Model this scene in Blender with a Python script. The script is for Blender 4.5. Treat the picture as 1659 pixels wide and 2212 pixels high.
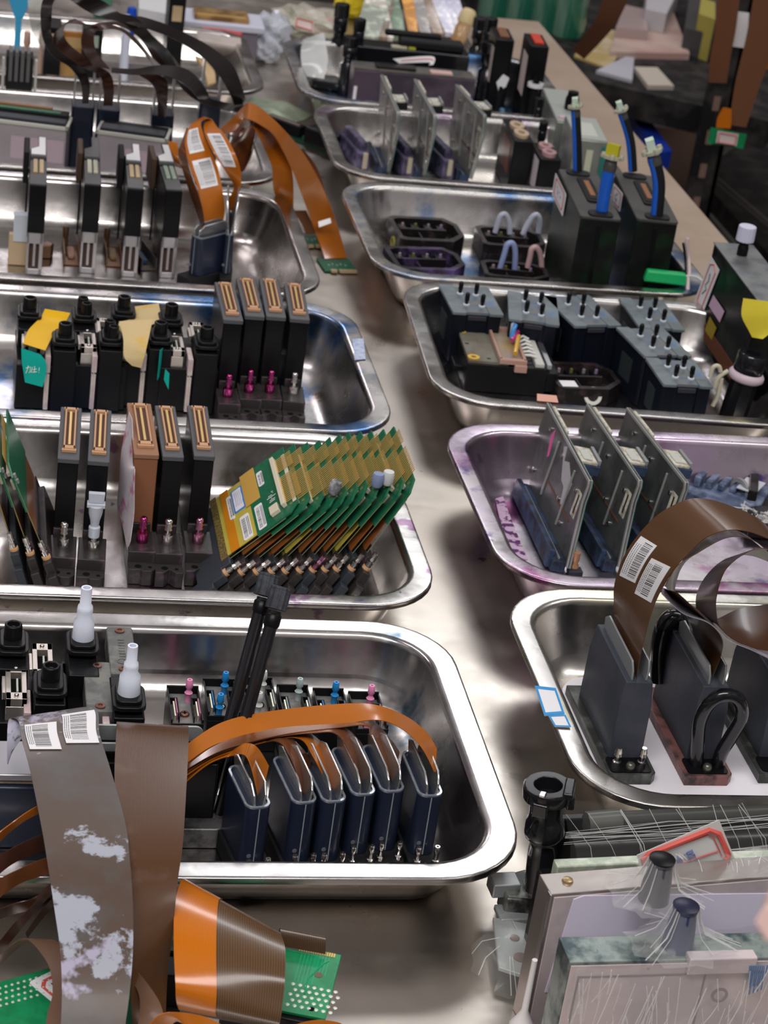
import bpy, bmesh, math, random
from mathutils import Vector, Matrix
for _o in list(bpy.data.objects): bpy.data.objects.remove(_o)
S = bpy.context.scene
COL = S.collection
RND = random.Random(7)
# ---------------------------------------------------------------- camera
W, H = 1659.0, 2212.0
FPX = 4635.0
CAMZ = 0.8125
PITCH, ROLL, YAW = 0.46110653, -0.14407987, 0.22905044
cp, sp = math.cos(PITCH), math.sin(PITCH)
FW = Vector((math.sin(YAW)*cp, math.cos(YAW)*cp, -sp))
r0 = Vector((math.cos(YAW), -math.sin(YAW), 0)); d0 = FW.cross(r0)
cr, sr = math.cos(ROLL), math.sin(ROLL)
RT = cr*r0 + sr*d0
DN = -sr*r0 + cr*d0
cam = bpy.data.cameras.new('camera'); camo = bpy.data.objects.new('camera', cam); COL.objects.link(camo)
m3 = Matrix((RT, -DN, -FW)).transposed()
camo.matrix_world = Matrix.Translation((0, 0, CAMZ)) @ m3.to_4x4()
cam.sensor_fit = 'VERTICAL'; cam.sensor_height = 36.0; cam.lens = FPX/H*36.0
cam.clip_start = 0.02; cam.clip_end = 60
cam.dof.use_dof = True; cam.dof.focus_distance = 1.42; cam.dof.aperture_fstop = 20.0
S.camera = camo
# ---------------------------------------------------------------- light
def area(name, loc, target, sx, sy, power, col):
    l = bpy.data.lights.new(name, 'AREA'); l.shape = 'RECTANGLE'; l.size = sx; l.size_y = sy
    l.energy = power; l.color = col
    o = bpy.data.objects.new(name, l); COL.objects.link(o); o.location = loc
    d = Vector(target) - Vector(loc); o.rotation_euler = d.to_track_quat('-Z', 'Y').to_euler()
    return o
area('ceiling_light', (1.25, 4.3, 2.15), (0.7, 2.6, 0), 1.2, 0.40, 15, (0.97, 0.98, 1.0))
area('ceiling_light', (-0.2, 0.1, 2.0), (0.25, 1.5, 0), 1.8, 0.5, 38, (1.0, 0.95, 0.93))
area('ceiling_light', (-0.9, 2.6, 2.2), (0.1, 1.6, 0), 0.3, 1.6, 12, (1.0, 0.92, 0.96))
area('ceiling_light', (1.6, 1.6, 2.0), (0.5, 1.6, 0), 0.3, 1.4, 12, (1.0, 0.97, 0.92))
area('ceiling_light', (0.1, 5.6, 2.1), (0.3, 2.6, 0), 0.5, 0.25, 8, (1.0, 0.92, 0.98))
wld = bpy.data.worlds.new('room_light'); S.world = wld; wld.use_nodes = True
nt = wld.node_tree; nt.nodes.clear()
wo = nt.nodes.new('ShaderNodeOutputWorld'); bg = nt.nodes.new('ShaderNodeBackground')
tc = nt.nodes.new('ShaderNodeTexCoord'); nz = nt.nodes.new('ShaderNodeTexNoise'); rp = nt.nodes.new('ShaderNodeValToRGB')
nz.inputs['Scale'].default_value = 3.0; nz.inputs['Detail'].default_value = 2
nt.links.new(tc.outputs['Generated'], nz.inputs['Vector']); nt.links.new(nz.outputs['Fac'], rp.inputs['Fac'])
rp.color_ramp.elements[0].position = 0.40; rp.color_ramp.elements[0].color = (0.15, 0.13, 0.12, 1)
rp.color_ramp.elements[1].position = 0.62; rp.color_ramp.elements[1].color = (0.74, 0.69, 0.70, 1)
sx = nt.nodes.new('ShaderNodeSeparateXYZ'); nt.links.new(tc.outputs['Generated'], sx.inputs[0])
mr = nt.nodes.new('ShaderNodeMapRange'); mr.inputs['From Min'].default_value = 0.0; mr.inputs['From Max'].default_value = 0.8
mr.inputs['To Min'].default_value = 0.22; mr.inputs['To Max'].default_value = 1.25; nt.links.new(sx.outputs['Z'], mr.inputs['Value'])
m2 = nt.nodes.new('ShaderNodeMapRange'); m2.inputs['From Min'].default_value = -0.9; m2.inputs['From Max'].default_value = 0.2; m2.inputs['To Min'].default_value = 1.7; m2.inputs['To Max'].default_value = 1.0
nt.links.new(sx.outputs['Y'], m2.inputs['Value']); mm = nt.nodes.new('ShaderNodeMath'); mm.operation = 'MULTIPLY'; nt.links.new(mr.outputs['Result'], mm.inputs[0]); nt.links.new(m2.outputs['Result'], mm.inputs[1])
vm = nt.nodes.new('ShaderNodeVectorMath'); vm.operation = 'SCALE'; nt.links.new(rp.outputs['Color'], vm.inputs[0]); nt.links.new(mm.outputs[0], vm.inputs['Scale'])
nt.links.new(vm.outputs['Vector'], bg.inputs['Color']); bg.inputs['Strength'].default_value = 0.54
nt.links.new(bg.outputs['Background'], wo.inputs['Surface'])
S.view_settings.view_transform = 'Standard'; S.view_settings.look = 'None'
S.view_settings.gamma = 1; S.view_settings.use_curve_mapping = False
S.view_settings.exposure = -0.05

# a photograph pixel -> the point of the bench-top world it shows, at a known height / known row
def _ray(u, v):
    return ((u-W/2)/FPX)*RT + ((v-H/2)/FPX)*DN + FW
def A(u, v, z=0.0):
    w = _ray(u, v); return Vector((0, 0, CAMZ)) + w*((z-CAMZ)/w.z)
def AY(u, v, y):
    w = _ray(u, v); return Vector((0, 0, CAMZ)) + w*(y/w.y)
def AX(u, v, x):
    w = _ray(u, v); return Vector((0, 0, CAMZ)) + w*(x/w.x)

# ---------------------------------------------------------------- materials
MATS = {}
def mat(name, col, rough=0.5, metal=0.0, noise=None, col2=None, nscale=40, namt=(0.45, 0.6), coat=0.0, alpha=1.0,
        trans=0.0, bump=0.0, bscale=200, stain=None, rvar=0.0, spec=0.3, stretch=None, sss=0.0):
    """noise: second colour col2 mixed through a noise mask; stain: list of (colour, scale, lo, hi, seed)"""
    if name in MATS: return MATS[name]
    if max(col) < 0.03 and metal < 0.1 and rough > 0.2: col = tuple(c*0.55 for c in col); spec *= 0.62
    m = bpy.data.materials.new(name); m.use_nodes = True; MATS[name] = m
    t = m.node_tree; b = t.nodes['Principled BSDF']
    b.inputs['Base Color'].default_value = (*col, 1); b.inputs['Roughness'].default_value = rough
    b.inputs['Metallic'].default_value = metal; b.inputs['Coat Weight'].default_value = coat
    b.inputs['Coat Roughness'].default_value = 0.12
    b.inputs['Alpha'].default_value = alpha; b.inputs['Transmission Weight'].default_value = trans
    b.inputs['Specular IOR Level'].default_value = spec
    if sss: b.inputs['Subsurface Weight'].default_value = sss; b.inputs['Subsurface Scale'].default_value = 0.003
    L = t.links
    cur = None
    def rgb(c):
        n = t.nodes.new('ShaderNodeRGB'); n.outputs[0].default_value = (*c, 1); return n.outputs[0]
    co = t.nodes.new('ShaderNodeTexCoord')
    def nmask(scale, lo, hi, seed, st=None):
        mp = t.nodes.new('ShaderNodeMapping'); mp.inputs['Location'].default_value = (seed*3.7, seed*1.3, seed)
        if st: mp.inputs['Scale'].default_value = st
        L.new(co.outputs['Object'], mp.inputs['Vector'])
        n = t.nodes.new('ShaderNodeTexNoise'); n.inputs['Scale'].default_value = scale; n.inputs['Detail'].default_value = 5
        n.inputs['Roughness'].default_value = 0.6
        L.new(mp.outputs['Vector'], n.inputs['Vector'])
        r = t.nodes.new('ShaderNodeMapRange'); r.inputs['From Min'].default_value = lo; r.inputs['From Max'].default_value = hi
        L.new(n.outputs['Fac'], r.inputs['Value']); return r.outputs['Result']
    if col2:
        mx = t.nodes.new('ShaderNodeMix'); mx.data_type = 'RGBA'
        mx.inputs[6].default_value = (*col, 1); mx.inputs[7].default_value = (*col2, 1)
        L.new(nmask(nscale, namt[0], namt[1], 1.0, stretch), mx.inputs[0]); cur = mx.outputs[2]
    for s in (stain or []):
        c, sc, lo, hi, seed = s[:5]
        mx = t.nodes.new('ShaderNodeMix'); mx.data_type = 'RGBA'
        if cur is None: mx.inputs[6].default_value = (*col, 1)
        else: L.new(cur, mx.inputs[6])
        mx.inputs[7].default_value = (*c, 1)
        L.new(nmask(sc, lo, hi, seed, s[5] if len(s) > 5 else None), mx.inputs[0]); cur = mx.outputs[2]
    if cur is not None: L.new(cur, b.inputs['Base Color'])
    if rvar:
        r = t.nodes.new('ShaderNodeMapRange'); r.inputs['To Min'].default_value = max(0.02, rough-rvar); r.inputs['To Max'].default_value = rough+rvar
        n = nmask(18, 0.3, 0.7, 5.0, stretch); L.new(n, r.inputs['Value']); L.new(r.outputs['Result'], b.inputs['Roughness'])
    if bump:
        n = t.nodes.new('ShaderNodeTexNoise'); n.inputs['Scale'].default_value = bscale
        L.new(co.outputs['Object'], n.inputs['Vector'])
        bp = t.nodes.new('ShaderNodeBump'); bp.inputs['Strength'].default_value = bump; bp.inputs['Distance'].default_value = 0.001
        L.new(n.outputs['Fac'], bp.inputs['Height']); L.new(bp.outputs['Normal'], b.inputs['Normal'])
    return m

STEEL = (0.57, 0.55, 0.53)
purple, magenta, blue = (0.22, 0.05, 0.30), (0.40, 0.03, 0.22), (0.03, 0.08, 0.28)
def steel_tray(name, stains, rough=0.24):
    return mat(name, STEEL, rough+0.01, 1.0, stain=stains, rvar=0.09, bump=0.15, bscale=60)

# ---------------------------------------------------------------- mesh builder
class MB:
    def __init__(s, k=0.001): s.v = []; s.f = []; s.k = k; s.mi = []; s.uv = {}; s.cur = 0; s.sm = []; s.smooth = False
    def add(s, vs, fs, M=None, uvs=None):
        n = len(s.v)
        for p in vs:
            p = Vector(p)
            if M is not None: p = M @ p
            s.v.append(p*s.k)
        for i, f in enumerate(fs):
            if uvs: s.uv[len(s.f)] = uvs[i]
            s.f.append([a+n for a in f]); s.mi.append(s.cur); s.sm.append(s.smooth)
        return s
    def box(s, x0, x1, y0, y1, z0, z1, M=None, taper=None):
        tx, ty = taper or (0, 0)
        vs = [(x0, y0, z0), (x1, y0, z0), (x1, y1, z0), (x0, y1, z0), (x0+tx, y0+ty, z1), (x1-tx, y0+ty, z1), (x1-tx, y1-ty, z1), (x0+tx, y1-ty, z1)]
        return s.add(vs, [(3, 2, 1, 0), (4, 5, 6, 7), (0, 1, 5, 4), (1, 2, 6, 5), (2, 3, 7, 6), (3, 0, 4, 7)], M)
    def prism(s, poly, z0, z1, M=None, scale1=1.0):
        n = len(poly)
        ar = sum(poly[i][0]*poly[(i+1) % n][1]-poly[(i+1) % n][0]*poly[i][1] for i in range(n))
        if ar < 0: poly = poly[::-1]
        cx = sum(p[0] for p in poly)/n; cy = sum(p[1] for p in poly)/n
        vs = [(p[0], p[1], z0) for p in poly] + [(cx+(p[0]-cx)*scale1, cy+(p[1]-cy)*scale1, z1) for p in poly]
        fs = [tuple(range(n-1, -1, -1)), tuple(range(n, 2*n))] + [(i, (i+1) % n, n+(i+1) % n, n+i) for i in range(n)]
        return s.add(vs, fs, M)
    def lathe(s, prof, c=(0, 0, 0), n=20, M=None, closed=False):
        vs = []; fs = []; m = len(prof); sm = s.smooth; s.smooth = True
        for r, z in prof:
            for i in range(n):
                a = 2*math.pi*i/n; vs.append((c[0]+r*math.cos(a), c[1]+r*math.sin(a), c[2]+z))
        for j in range(m-1):
            for i in range(n):
                k = (i+1) % n; fs.append((j*n+i, j*n+k, (j+1)*n+k, (j+1)*n+i))
        if not closed:
            fs.append(tuple(range(n-1, -1, -1))); fs.append(tuple((m-1)*n+i for i in range(n)))
        else:
            for i in range(n):
                k = (i+1) % n; fs.append(((m-1)*n+i, (m-1)*n+k, k, i))
        s.add(vs, fs, M); s.smooth = sm; return s
    def cyl(s, c, r, h, n=16, r1=None, M=None): return s.lathe([(r, 0), (r if r1 is None else r1, h)], c, n, M)
    def ring(s, c, ro, ri, h, n=20, M=None): return s.lathe([(ri, 0), (ro, 0), (ro, h), (ri, h)], c, n, M, closed=True)
    def tube(s, pts, r, n=8, M=None, cap=True):
        pts = [Vector(p) for p in pts]; vs = []; fs = []; m = len(pts); sm = s.smooth; s.smooth = True
        up = None
        for j in range(m):
            t = (pts[min(j+1, m-1)]-pts[max(j-1, 0)])
            if t.length < 1e-9: t = Vector((0, 0, 1))
            t.normalize()
            if up is None: up = t.orthogonal().normalized()
            else:
                up = up - t*up.dot(t)
                up = up.normalized() if up.length > 1e-6 else t.orthogonal().normalized()
            w = t.cross(up); rr = r[j] if isinstance(r, (list, tuple)) else r
            for i in range(n):
                a = 2*math.pi*i/n; vs.append(pts[j]+(up*math.cos(a)+w*math.sin(a))*rr)
        for j in range(m-1):
            for i in range(n):
                k = (i+1) % n; fs.append((j*n+i, j*n+k, (j+1)*n+k, (j+1)*n+i))
        if cap: fs.append(tuple(range(n-1, -1, -1))); fs.append(tuple((m-1)*n+i for i in range(n)))
        s.add(vs, fs, M); s.smooth = sm; return s
    def quadplate(s, a, b, c, d, th):
        """thin plate through four points, thickness th along its normal"""
        a, b, c, d = map(Vector, (a, b, c, d)); n = (b-a).cross(d-a).normalized()*th
        return s.add([a, b, c, d, a+n, b+n, c+n, d+n], [(3, 2, 1, 0), (4, 5, 6, 7), (0, 1, 5, 4), (1, 2, 6, 5), (2, 3, 7, 6), (3, 0, 4, 7)])
    def build(s, name, m=None, parent=None, bevel=0.0, seg=2, loc=None, origin=None):
        me = bpy.data.meshes.new(name)
        og = Vector(origin) if origin is not None else Vector((0, 0, 0))
        me.from_pydata([tuple(p-og) for p in s.v], [], s.f)
        ms = m if isinstance(m, (list, tuple)) else [m]
        for q in ms: me.materials.append(q)
        for p, i, q in zip(me.polygons, s.mi, s.sm): p.material_index = min(i, len(ms)-1); p.use_smooth = q
        if s.uv:
            ul = me.uv_layers.new(name='UVMap')
            for p in me.polygons:
                u = s.uv.get(p.index)
                if u:
                    for li, c in zip(p.loop_indices, u): ul.data[li].uv = c
        me.validate(); me.update()
        o = bpy.data.objects.new(name, me); COL.objects.link(o)
        if bevel:
            md = o.modifiers.new('bevel', 'BEVEL'); md.width = bevel*s.k; md.segments = seg; md.limit_method = 'ANGLE'; md.angle_limit = 0.7
            md.use_clamp_overlap = True
            for p in me.polygons: p.use_smooth = True
            wn = o.modifiers.new('wn', 'WEIGHTED_NORMAL'); wn.keep_sharp = True
            me.set_sharp_from_angle(angle=1.0)
        elif any(s.sm): me.set_sharp_from_angle(angle=0.9)
        if parent is not None: o.parent = parent
        if origin is not None: o.location = og
        if loc is not None: o.location = loc
        return o

def tag(o, label=None, cat=None, group=None, kind=None):
    if label: o['label'] = label
    if cat: o['category'] = cat
    if group: o['group'] = group
    if kind: o['kind'] = kind
    return o
def thing(name, label, cat, loc=(0, 0, 0), rz=0.0, group=None, rot=None):
    o = bpy.data.objects.new(name, None); COL.objects.link(o); o.empty_display_size = 0.01
    o.location = loc; o.rotation_euler = rot if rot else (0, 0, rz)
    return tag(o, label, cat, group)
def dup(root, loc, rz=0.0, label=None, group=None, rot=None, keep=None):
    r = root.copy(); COL.objects.link(r); r.location = loc; r.rotation_euler = rot if rot else (0, 0, rz)
    if label: r['label'] = label
    if group: r['group'] = group
    for ch in list(root.children):
        c = ch.copy(); COL.objects.link(c); c.parent = r
        for g in list(ch.children):
            d = g.copy(); COL.objects.link(d); d.parent = c
    return r
def rrect(x0, x1, y0, y1, r, n=5):
    pts = []
    for cx, cy, a0 in ((x1-r, y0+r, -90), (x1-r, y1-r, 0), (x0+r, y1-r, 90), (x0+r, y0+r, 180)):
        for i in range(n+1):
            a = math.radians(a0+90*i/n); pts.append((cx+r*math.cos(a), cy+r*math.sin(a)))
    return pts
def RX(a): return Matrix.Rotation(a, 4, 'X')
def RY(a): return Matrix.Rotation(a, 4, 'Y')
def RZ(a): return Matrix.Rotation(a, 4, 'Z')
def T(x, y, z): return Matrix.Translation((x, y, z))
def rad(a): return math.radians(a)

# thin curved strips (flat cables, tape, film): pairs of edge points, swept smoothly
class Strip:
    def __init__(s, pairs):
        s.L = [Vector(a) for a, b in pairs]; s.R = [Vector(b) for a, b in pairs]; s.n = len(pairs)
    def _cr(s, P, t):
        x = max(0.0, min(1.0, t))*(s.n-1); i = min(int(x), s.n-2); f = x-i
        p0 = P[max(i-1, 0)]; p1 = P[i]; p2 = P[i+1]; p3 = P[min(i+2, s.n-1)]
        return 0.5*((2*p1)+(-p0+p2)*f+(2*p0-5*p1+4*p2-p3)*f*f+(-p0+3*p1-3*p2+p3)*f**3)
    def pt(s, t, u): return s._cr(s.L, t).lerp(s._cr(s.R, t), u)
    def nrm(s, t, u):
        e = 0.004
        a = s.pt(min(t+e, 1), u)-s.pt(max(t-e, 0), u); b = s.pt(t, 1)-s.pt(t, 0)
        n = b.cross(a)
        return n.normalized() if n.length > 1e-12 else Vector((0, 0, 1))
    def patch(s, mb, t0=0, t1=1, u0=0, u1=1, off=0.0, th=0.0004, nt=None, nu=2, sg=1):
        nt = nt or max(4, int(s.n*7*(t1-t0))); nt = max(nt, 2); vs = []; fs = []; uvs = []
        for k in (0, 1):
            for j in range(nt+1):
                t = t0+(t1-t0)*j/nt
                for i in range(nu+1):
                    u = u0+(u1-u0)*i/nu; vs.append(s.pt(t, u)+s.nrm(t, u)*(sg*off+(sg*th if k else 0)))
        m = (nt+1)*(nu+1); w = nu+1
        def uvc(q):
            q = q % m; return ((u0+(u1-u0)*(q % w)/nu), (t0+(t1-t0)*(q//w)/nt))
        for j in range(nt):
            for i in range(nu):
                a = j*w+i; f = (a, a+1, a+w+1, a+w); fs.append(f); fs.append(tuple(m+q for q in f[::-1]))
        for j in range(nt):
            for i in (0, nu):
                a = j*w+i; b = a+w; fs.append((a, b, b+m, a+m) if i == 0 else (b, a, a+m, b+m))
        for i in range(nu):
            for j in (0, nt):
                a = j*w+i; b = a+1; fs.append((b, a, a+m, b+m) if j == 0 else (a, b, b+m, a+m))
        for f in fs: uvs.append([uvc(q) for q in f])
        sm = mb.smooth; mb.smooth = True; mb.add(vs, fs, None, uvs); mb.smooth = sm
        return mb
def strip_px(rows):
    """rows of (uL,vL,yL, uR,vR,yR): both edge points given as picture point + distance row y"""
    return Strip([(AY(a, b, c), AY(d, e, f)) for a, b, c, d, e, f in rows])

def ribbon_mat(name, c1, c2, n=40, rough=0.22, wear=None, coat=0.5):
    if name in MATS: return MATS[name]
    m = bpy.data.materials.new(name); m.use_nodes = True; MATS[name] = m; t = m.node_tree; b = t.nodes['Principled BSDF']; L = t.links
    uv = t.nodes.new('ShaderNodeUVMap'); sep = t.nodes.new('ShaderNodeSeparateXYZ'); L.new(uv.outputs['UV'], sep.inputs[0])
    mu = t.nodes.new('ShaderNodeMath'); mu.operation = 'MULTIPLY'; mu.inputs[1].default_value = n*2*math.pi; L.new(sep.outputs['X'], mu.inputs[0])
    si = t.nodes.new('ShaderNodeMath'); si.operation = 'SINE'; L.new(mu.outputs[0], si.inputs[0])
    mr = t.nodes.new('ShaderNodeMapRange'); mr.inputs['From Min'].default_value = -0.6; mr.inputs['From Max'].default_value = 0.6
    L.new(si.outputs[0], mr.inputs['Value'])
    mx = t.nodes.new('ShaderNodeMix'); mx.data_type = 'RGBA'; mx.inputs[6].default_value = (*c1, 1); mx.inputs[7].default_value = (*c2, 1)
    L.new(mr.outputs['Result'], mx.inputs[0]); cur = mx.outputs[2]
    b.inputs['Roughness'].default_value = rough; b.inputs['Coat Weight'].default_value = coat*0.35; b.inputs['Coat Roughness'].default_value = 0.1; b.inputs['Specular IOR Level'].default_value = 0.4
    if wear:
        co = t.nodes.new('ShaderNodeTexCoord')
        for col, sc, lo, hi, seed in wear:
            mp = t.nodes.new('ShaderNodeMapping'); mp.inputs['Location'].default_value = (seed, seed*2.1, seed*.7); L.new(co.outputs['Object'], mp.inputs['Vector'])
            nn = t.nodes.new('ShaderNodeTexNoise'); nn.inputs['Scale'].default_value = sc; nn.inputs['Detail'].default_value = 6; nn.inputs['Roughness'].default_value = 0.65
            L.new(mp.outputs[0], nn.inputs['Vector'])
            r2 = t.nodes.new('ShaderNodeMapRange'); r2.inputs['From Min'].default_value = lo; r2.inputs['From Max'].default_value = hi; L.new(nn.outputs['Fac'], r2.inputs['Value'])
            m2 = t.nodes.new('ShaderNodeMix'); m2.data_type = 'RGBA'; L.new(cur, m2.inputs[6]); m2.inputs[7].default_value = (*col, 1); L.new(r2.outputs[0], m2.inputs[0]); cur = m2.outputs[2]
    L.new(cur, b.inputs['Base Color'])
    return m

black = mat('black_plastic', (0.010, 0.010, 0.012), 0.33)
blackm = mat('black_matte', (0.022, 0.022, 0.025), 0.6, bump=0.2, bscale=500)
white_p = mat('white_label', (0.78, 0.78, 0.80), 0.5)
ink = mat('print_ink', (0.02, 0.02, 0.025), 0.6)
white_plastic = mat('white_plastic', (0.75, 0.76, 0.78), 0.35)
metal = mat('polished_metal', (0.62, 0.60, 0.58), 0.2, 1.0)
metal_d = mat('dull_metal', (0.42, 0.42, 0.44), 0.42, 1.0, rvar=0.08)
# ================================================================ setting
fl = MB(1).box(-4, 6, -1, 9, -0.84, -0.80).build('floor', mat('dark_floor', (0.05, 0.045, 0.042), 0.5, col2=(0.09, 0.08, 0.075), nscale=3)); tag(fl, kind='structure')
wb = MB(1).box(-4, 6, 9.0, 9.1, -0.8, 2.6).build('wall_back', mat('wall_paint', (0.35, 0.33, 0.31), 0.8, bump=0.1)); tag(wb, kind='structure')
# steel worktable
tb = thing('worktable', 'long stainless steel worktable that carries all the steel trays', 'table', (0, 0, -0.80))
top_m = mat('table_steel', (0.58, 0.54, 0.49), 0.33, 1.0, col2=(0.50, 0.44, 0.38), nscale=2.2, namt=(0.35, 0.7), rvar=0.08, bump=0.08, bscale=90,
            stain=[((0.16, 0.12, 0.09), 28, 0.72, 0.76, 3.0)])
mb = MB(1); pl = rrect(-1.3, 0.925, 0.45, 3.37, 0.05, 6); mb.prism(pl, 0.768, 0.80)
mb.build('tabletop', top_m, tb, bevel=0.004)
for x in (-1.2, 0.83):
    for y in (0.55, 3.27): MB(1).box(x, x+.05, y, y+.05, 0, 0.768).build('leg', metal_d, tb)

# ================================================================ trays
def tray(label, x0, x1, y0, y1, m, yaw=0.0, h=0.054, rc=0.058, rim=0.017, lift=0.0, slope=0.020):
    cx, cy = (x0+x1)/2, (y0+y1)/2; w, d = (x1-x0)/2, (y1-y0)/2
    rt = thing('steel_tray', label, 'tray', (cx, cy, lift), yaw, 'stainless steel trays on the worktable')
    prof = [  # inset from the outer edge, height
        (0.0, h-0.0045), (0.0, h-0.0010), (0.0003, h-0.0003), (0.0010, h), (0.0022, h), (rim-0.004, h-0.0002), (rim-0.0016, h-0.0006), (rim, h-0.0022), (rim+0.0010, h-0.005), (rim+0.0020, h-0.010),
        (rim+slope*0.62, 0.016), (rim+slope*0.80, 0.011), (rim+slope, 0.006), (rim+slope+0.008, 0.0022), (rim+slope+0.016, 0.0018)]
    prof_o = [(0.0010, h-0.0045), (0.0012, h-0.0018), (rim-0.001, h-0.0018), (rim-0.0002, h-0.006), (rim+slope*0.70, 0.013), (rim+slope-0.001, 0.005), (rim+slope+0.008, 0.0008), (rim+slope+0.016, 0.0006)]
    def loop(mb, prof, flip):
        n = 9; rings = []
        for ins, z in prof:
            r = max(0.012, rc-ins*0.70); rings.append([(px, py, z) for px, py in rrect(-w+ins, w-ins, -d+ins, d-ins, r, n)])
        k = len(rings[0]); vs = [p for rg in rings for p in rg]; fs = []
        for j in range(len(rings)-1):
            for i in range(k):
                q = (i+1) % k; f = (j*k+i, j*k+q, (j+1)*k+q, (j+1)*k+i); fs.append(f[::-1] if flip else f)
        last = tuple((len(rings)-1)*k+i for i in range(k)); fs.append(last[::-1] if flip else last)
        mb.add(vs, fs)
        return k
    mb = MB(1); mb.smooth = True
    loop(mb, prof, False)
    n1 = len(mb.v); k = loop(mb, prof_o, True)
    mb.add([], [])
    for i in range(k):
        q = (i+1) % k; mb.f.append([i, q, n1+q, n1+i][::-1]); mb.mi.append(0); mb.sm.append(True)
    mb.build('tray_body', m, rt)
    return rt
st_clean = [((0.30, 0.27, 0.22), 22, 0.66, 0.74, 2.0)]
m1 = steel_tray('tray_steel_scuffed', st_clean+[((0.46, 0.45, 0.46), 5, 0.45, 0.7, 14.0), ((0.10, 0.16, 0.22), 9, 0.64, 0.72, 4.0), ((0.22, 0.12, 0.06), 60, 0.74, 0.78, 6.0)], 0.22)
m2 = steel_tray('tray_steel_purple_spots', st_clean+[((0.36, 0.22, 0.34), 24, 0.60, 0.64, 8.0), ((0.16, 0.15, 0.30), 26, 0.66, 0.69, 9.5)], 0.22)
m3 = steel_tray('tray_steel_blue_stain', st_clean+[((0.10, 0.22, 0.45), 7, 0.53, 0.62, 12.0), ((0.30, 0.20, 0.14), 16, 0.64, 0.70, 2.4)], 0.26)
m4 = steel_tray('tray_steel_rusty', st_clean+[((0.12, 0.07, 0.05), 110, 0.70, 0.73, 3.1)], 0.22)
m5 = steel_tray('tray_steel_magenta', st_clean+[((0.50, 0.40, 0.52), 5, 0.30, 0.62, 21.0), ((0.34, 0.12, 0.27), 14, 0.54, 0.64, 22.0, (1, 1, .3)), ((0.14, 0.09, 0.28), 12, 0.62, 0.68, 25.0)], 0.26)
m7 = steel_tray('tray_steel_lilac', st_clean+[((0.44, 0.34, 0.44), 9, 0.54, 0.64, 41.0)], 0.24)
m6 = steel_tray('tray_steel_cream', [((0.50, 0.48, 0.38), 9, 0.50, 0.62, 31.0), ((0.05, 0.05, 0.16), 14, 0.70, 0.72, 33.0)], 0.27)
tray('front left steel tray with blue-black stained heads and orange flat cables inside', -0.045, 0.364, 1.018, 1.326, m1, h=0.047, rim=0.019, slope=0.017)
tray('steel tray with purple spotted rim holding the fan of green circuit boards', -0.045, 0.368, 1.336, 1.630, m2)
tray('steel tray with blue stained floor holding heads with yellow and teal tape', -0.045, 0.386, 1.634, 1.930, m3)
tray('steel tray with rust specked back wall holding four upright comb-like boards', -0.045, 0.366, 1.946, 2.262, m4)
tray('steel tray with two silver box modules behind the orange cables', -0.045, 0.362, 2.278, 2.585, m4)
tray('farthest left steel tray under the tangle of black flat cables', -0.045, 0.388, 2.632, 2.94, m4)
tray('cream stained steel tray lined with white paper at the right foreground', 0.414, 0.79, 1.086, 1.372, m6)
tray('magenta and violet stained steel tray with three metal-plated boards', 0.424, 0.80, 1.377, 1.668, m5)
tray('steel tray holding black damper blocks with grey tops and peg nozzles', 0.440, 0.80, 1.700, 2.004, m1, rad(-3.0))
tray('steel tray with clear tube loops and two tall black heads', 0.428, 0.795, 2.016, 2.318, m3)
tray('steel tray with three thin grey-plated boards standing in a row at the back', 0.436, 0.80, 2.330, 2.620, m7, rad(-1.0))
tray('farthest right steel tray holding long dark bars and black fittings', 0.434, 0.80, 2.628, 2.93, m3, rad(-1.5))

o = MB(1).box(0.772, 0.921, 2.0, 3.362, 0.0002, 0.0012).build('tan_board', mat('board_tan', (0.36, 0.275, 0.205), .55, col2=(.40, .32, .25), nscale=6, stain=[((.30, .16, .10), 26, .70, .74, 5.0)]), None, origin=(.85, 2.7, 0)); tag(o, 'thin tan board strip laid along the right edge of the steel table', 'board')
# ================================================================ tall print heads with a slot connector on top
peach = mat('connector_peach', (0.52, 0.30, 0.17), 0.45)
gold = mat('contact_gold', (0.62, 0.42, 0.16), 0.35, 0.7)
dark_slot = mat('slot_brown', (0.10, 0.045, 0.03), 0.6)
nickel = mat('barb_nickel', (0.66, 0.64, 0.62), 0.18, 1.0)
magenta_m = mat('barb_magenta', (0.50, 0.07, 0.25), 0.2, 1.0)
pinkish = mat('barb_pink', (0.58, 0.28, 0.42), 0.2, 1.0)
greytop = mat('top_grey', (0.085, 0.088, 0.095), 0.55, bump=0.3, bscale=900)
foot_dirty = mat('foot_black', (0.030, 0.027, 0.026), 0.38, col2=(0.10, 0.06, 0.09), nscale=60, namt=(0.55, 0.72))
brown_body = mat('head_brown', (0.25, 0.105, 0.05), 0.55, bump=0.15, bscale=700)
brown_top = mat('head_brown_top', (0.29, 0.15, 0.085), 0.6)

def barb(parent, x, y, z, m, k=1.0, name='hose_barb', n=16):
    mb = MB()
    mb.lathe([(4.6*k, 0), (4.6*k, 7.5*k), (4.2*k, 8.2*k), (2.1*k, 8.3*k), (2.1*k, 12*k), (3.3*k, 12.4*k), (2.2*k, 15*k), (3.2*k, 15.4*k), (2.2*k, 18*k), (3.1*k, 18.6*k), (2.9*k, 20.4*k), (2.0*k, 21.6*k), (1.2*k, 21.7*k), (1.2*k, 19.5*k)], (x, y, z), n)
    return mb.build(name, m, parent)

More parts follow.
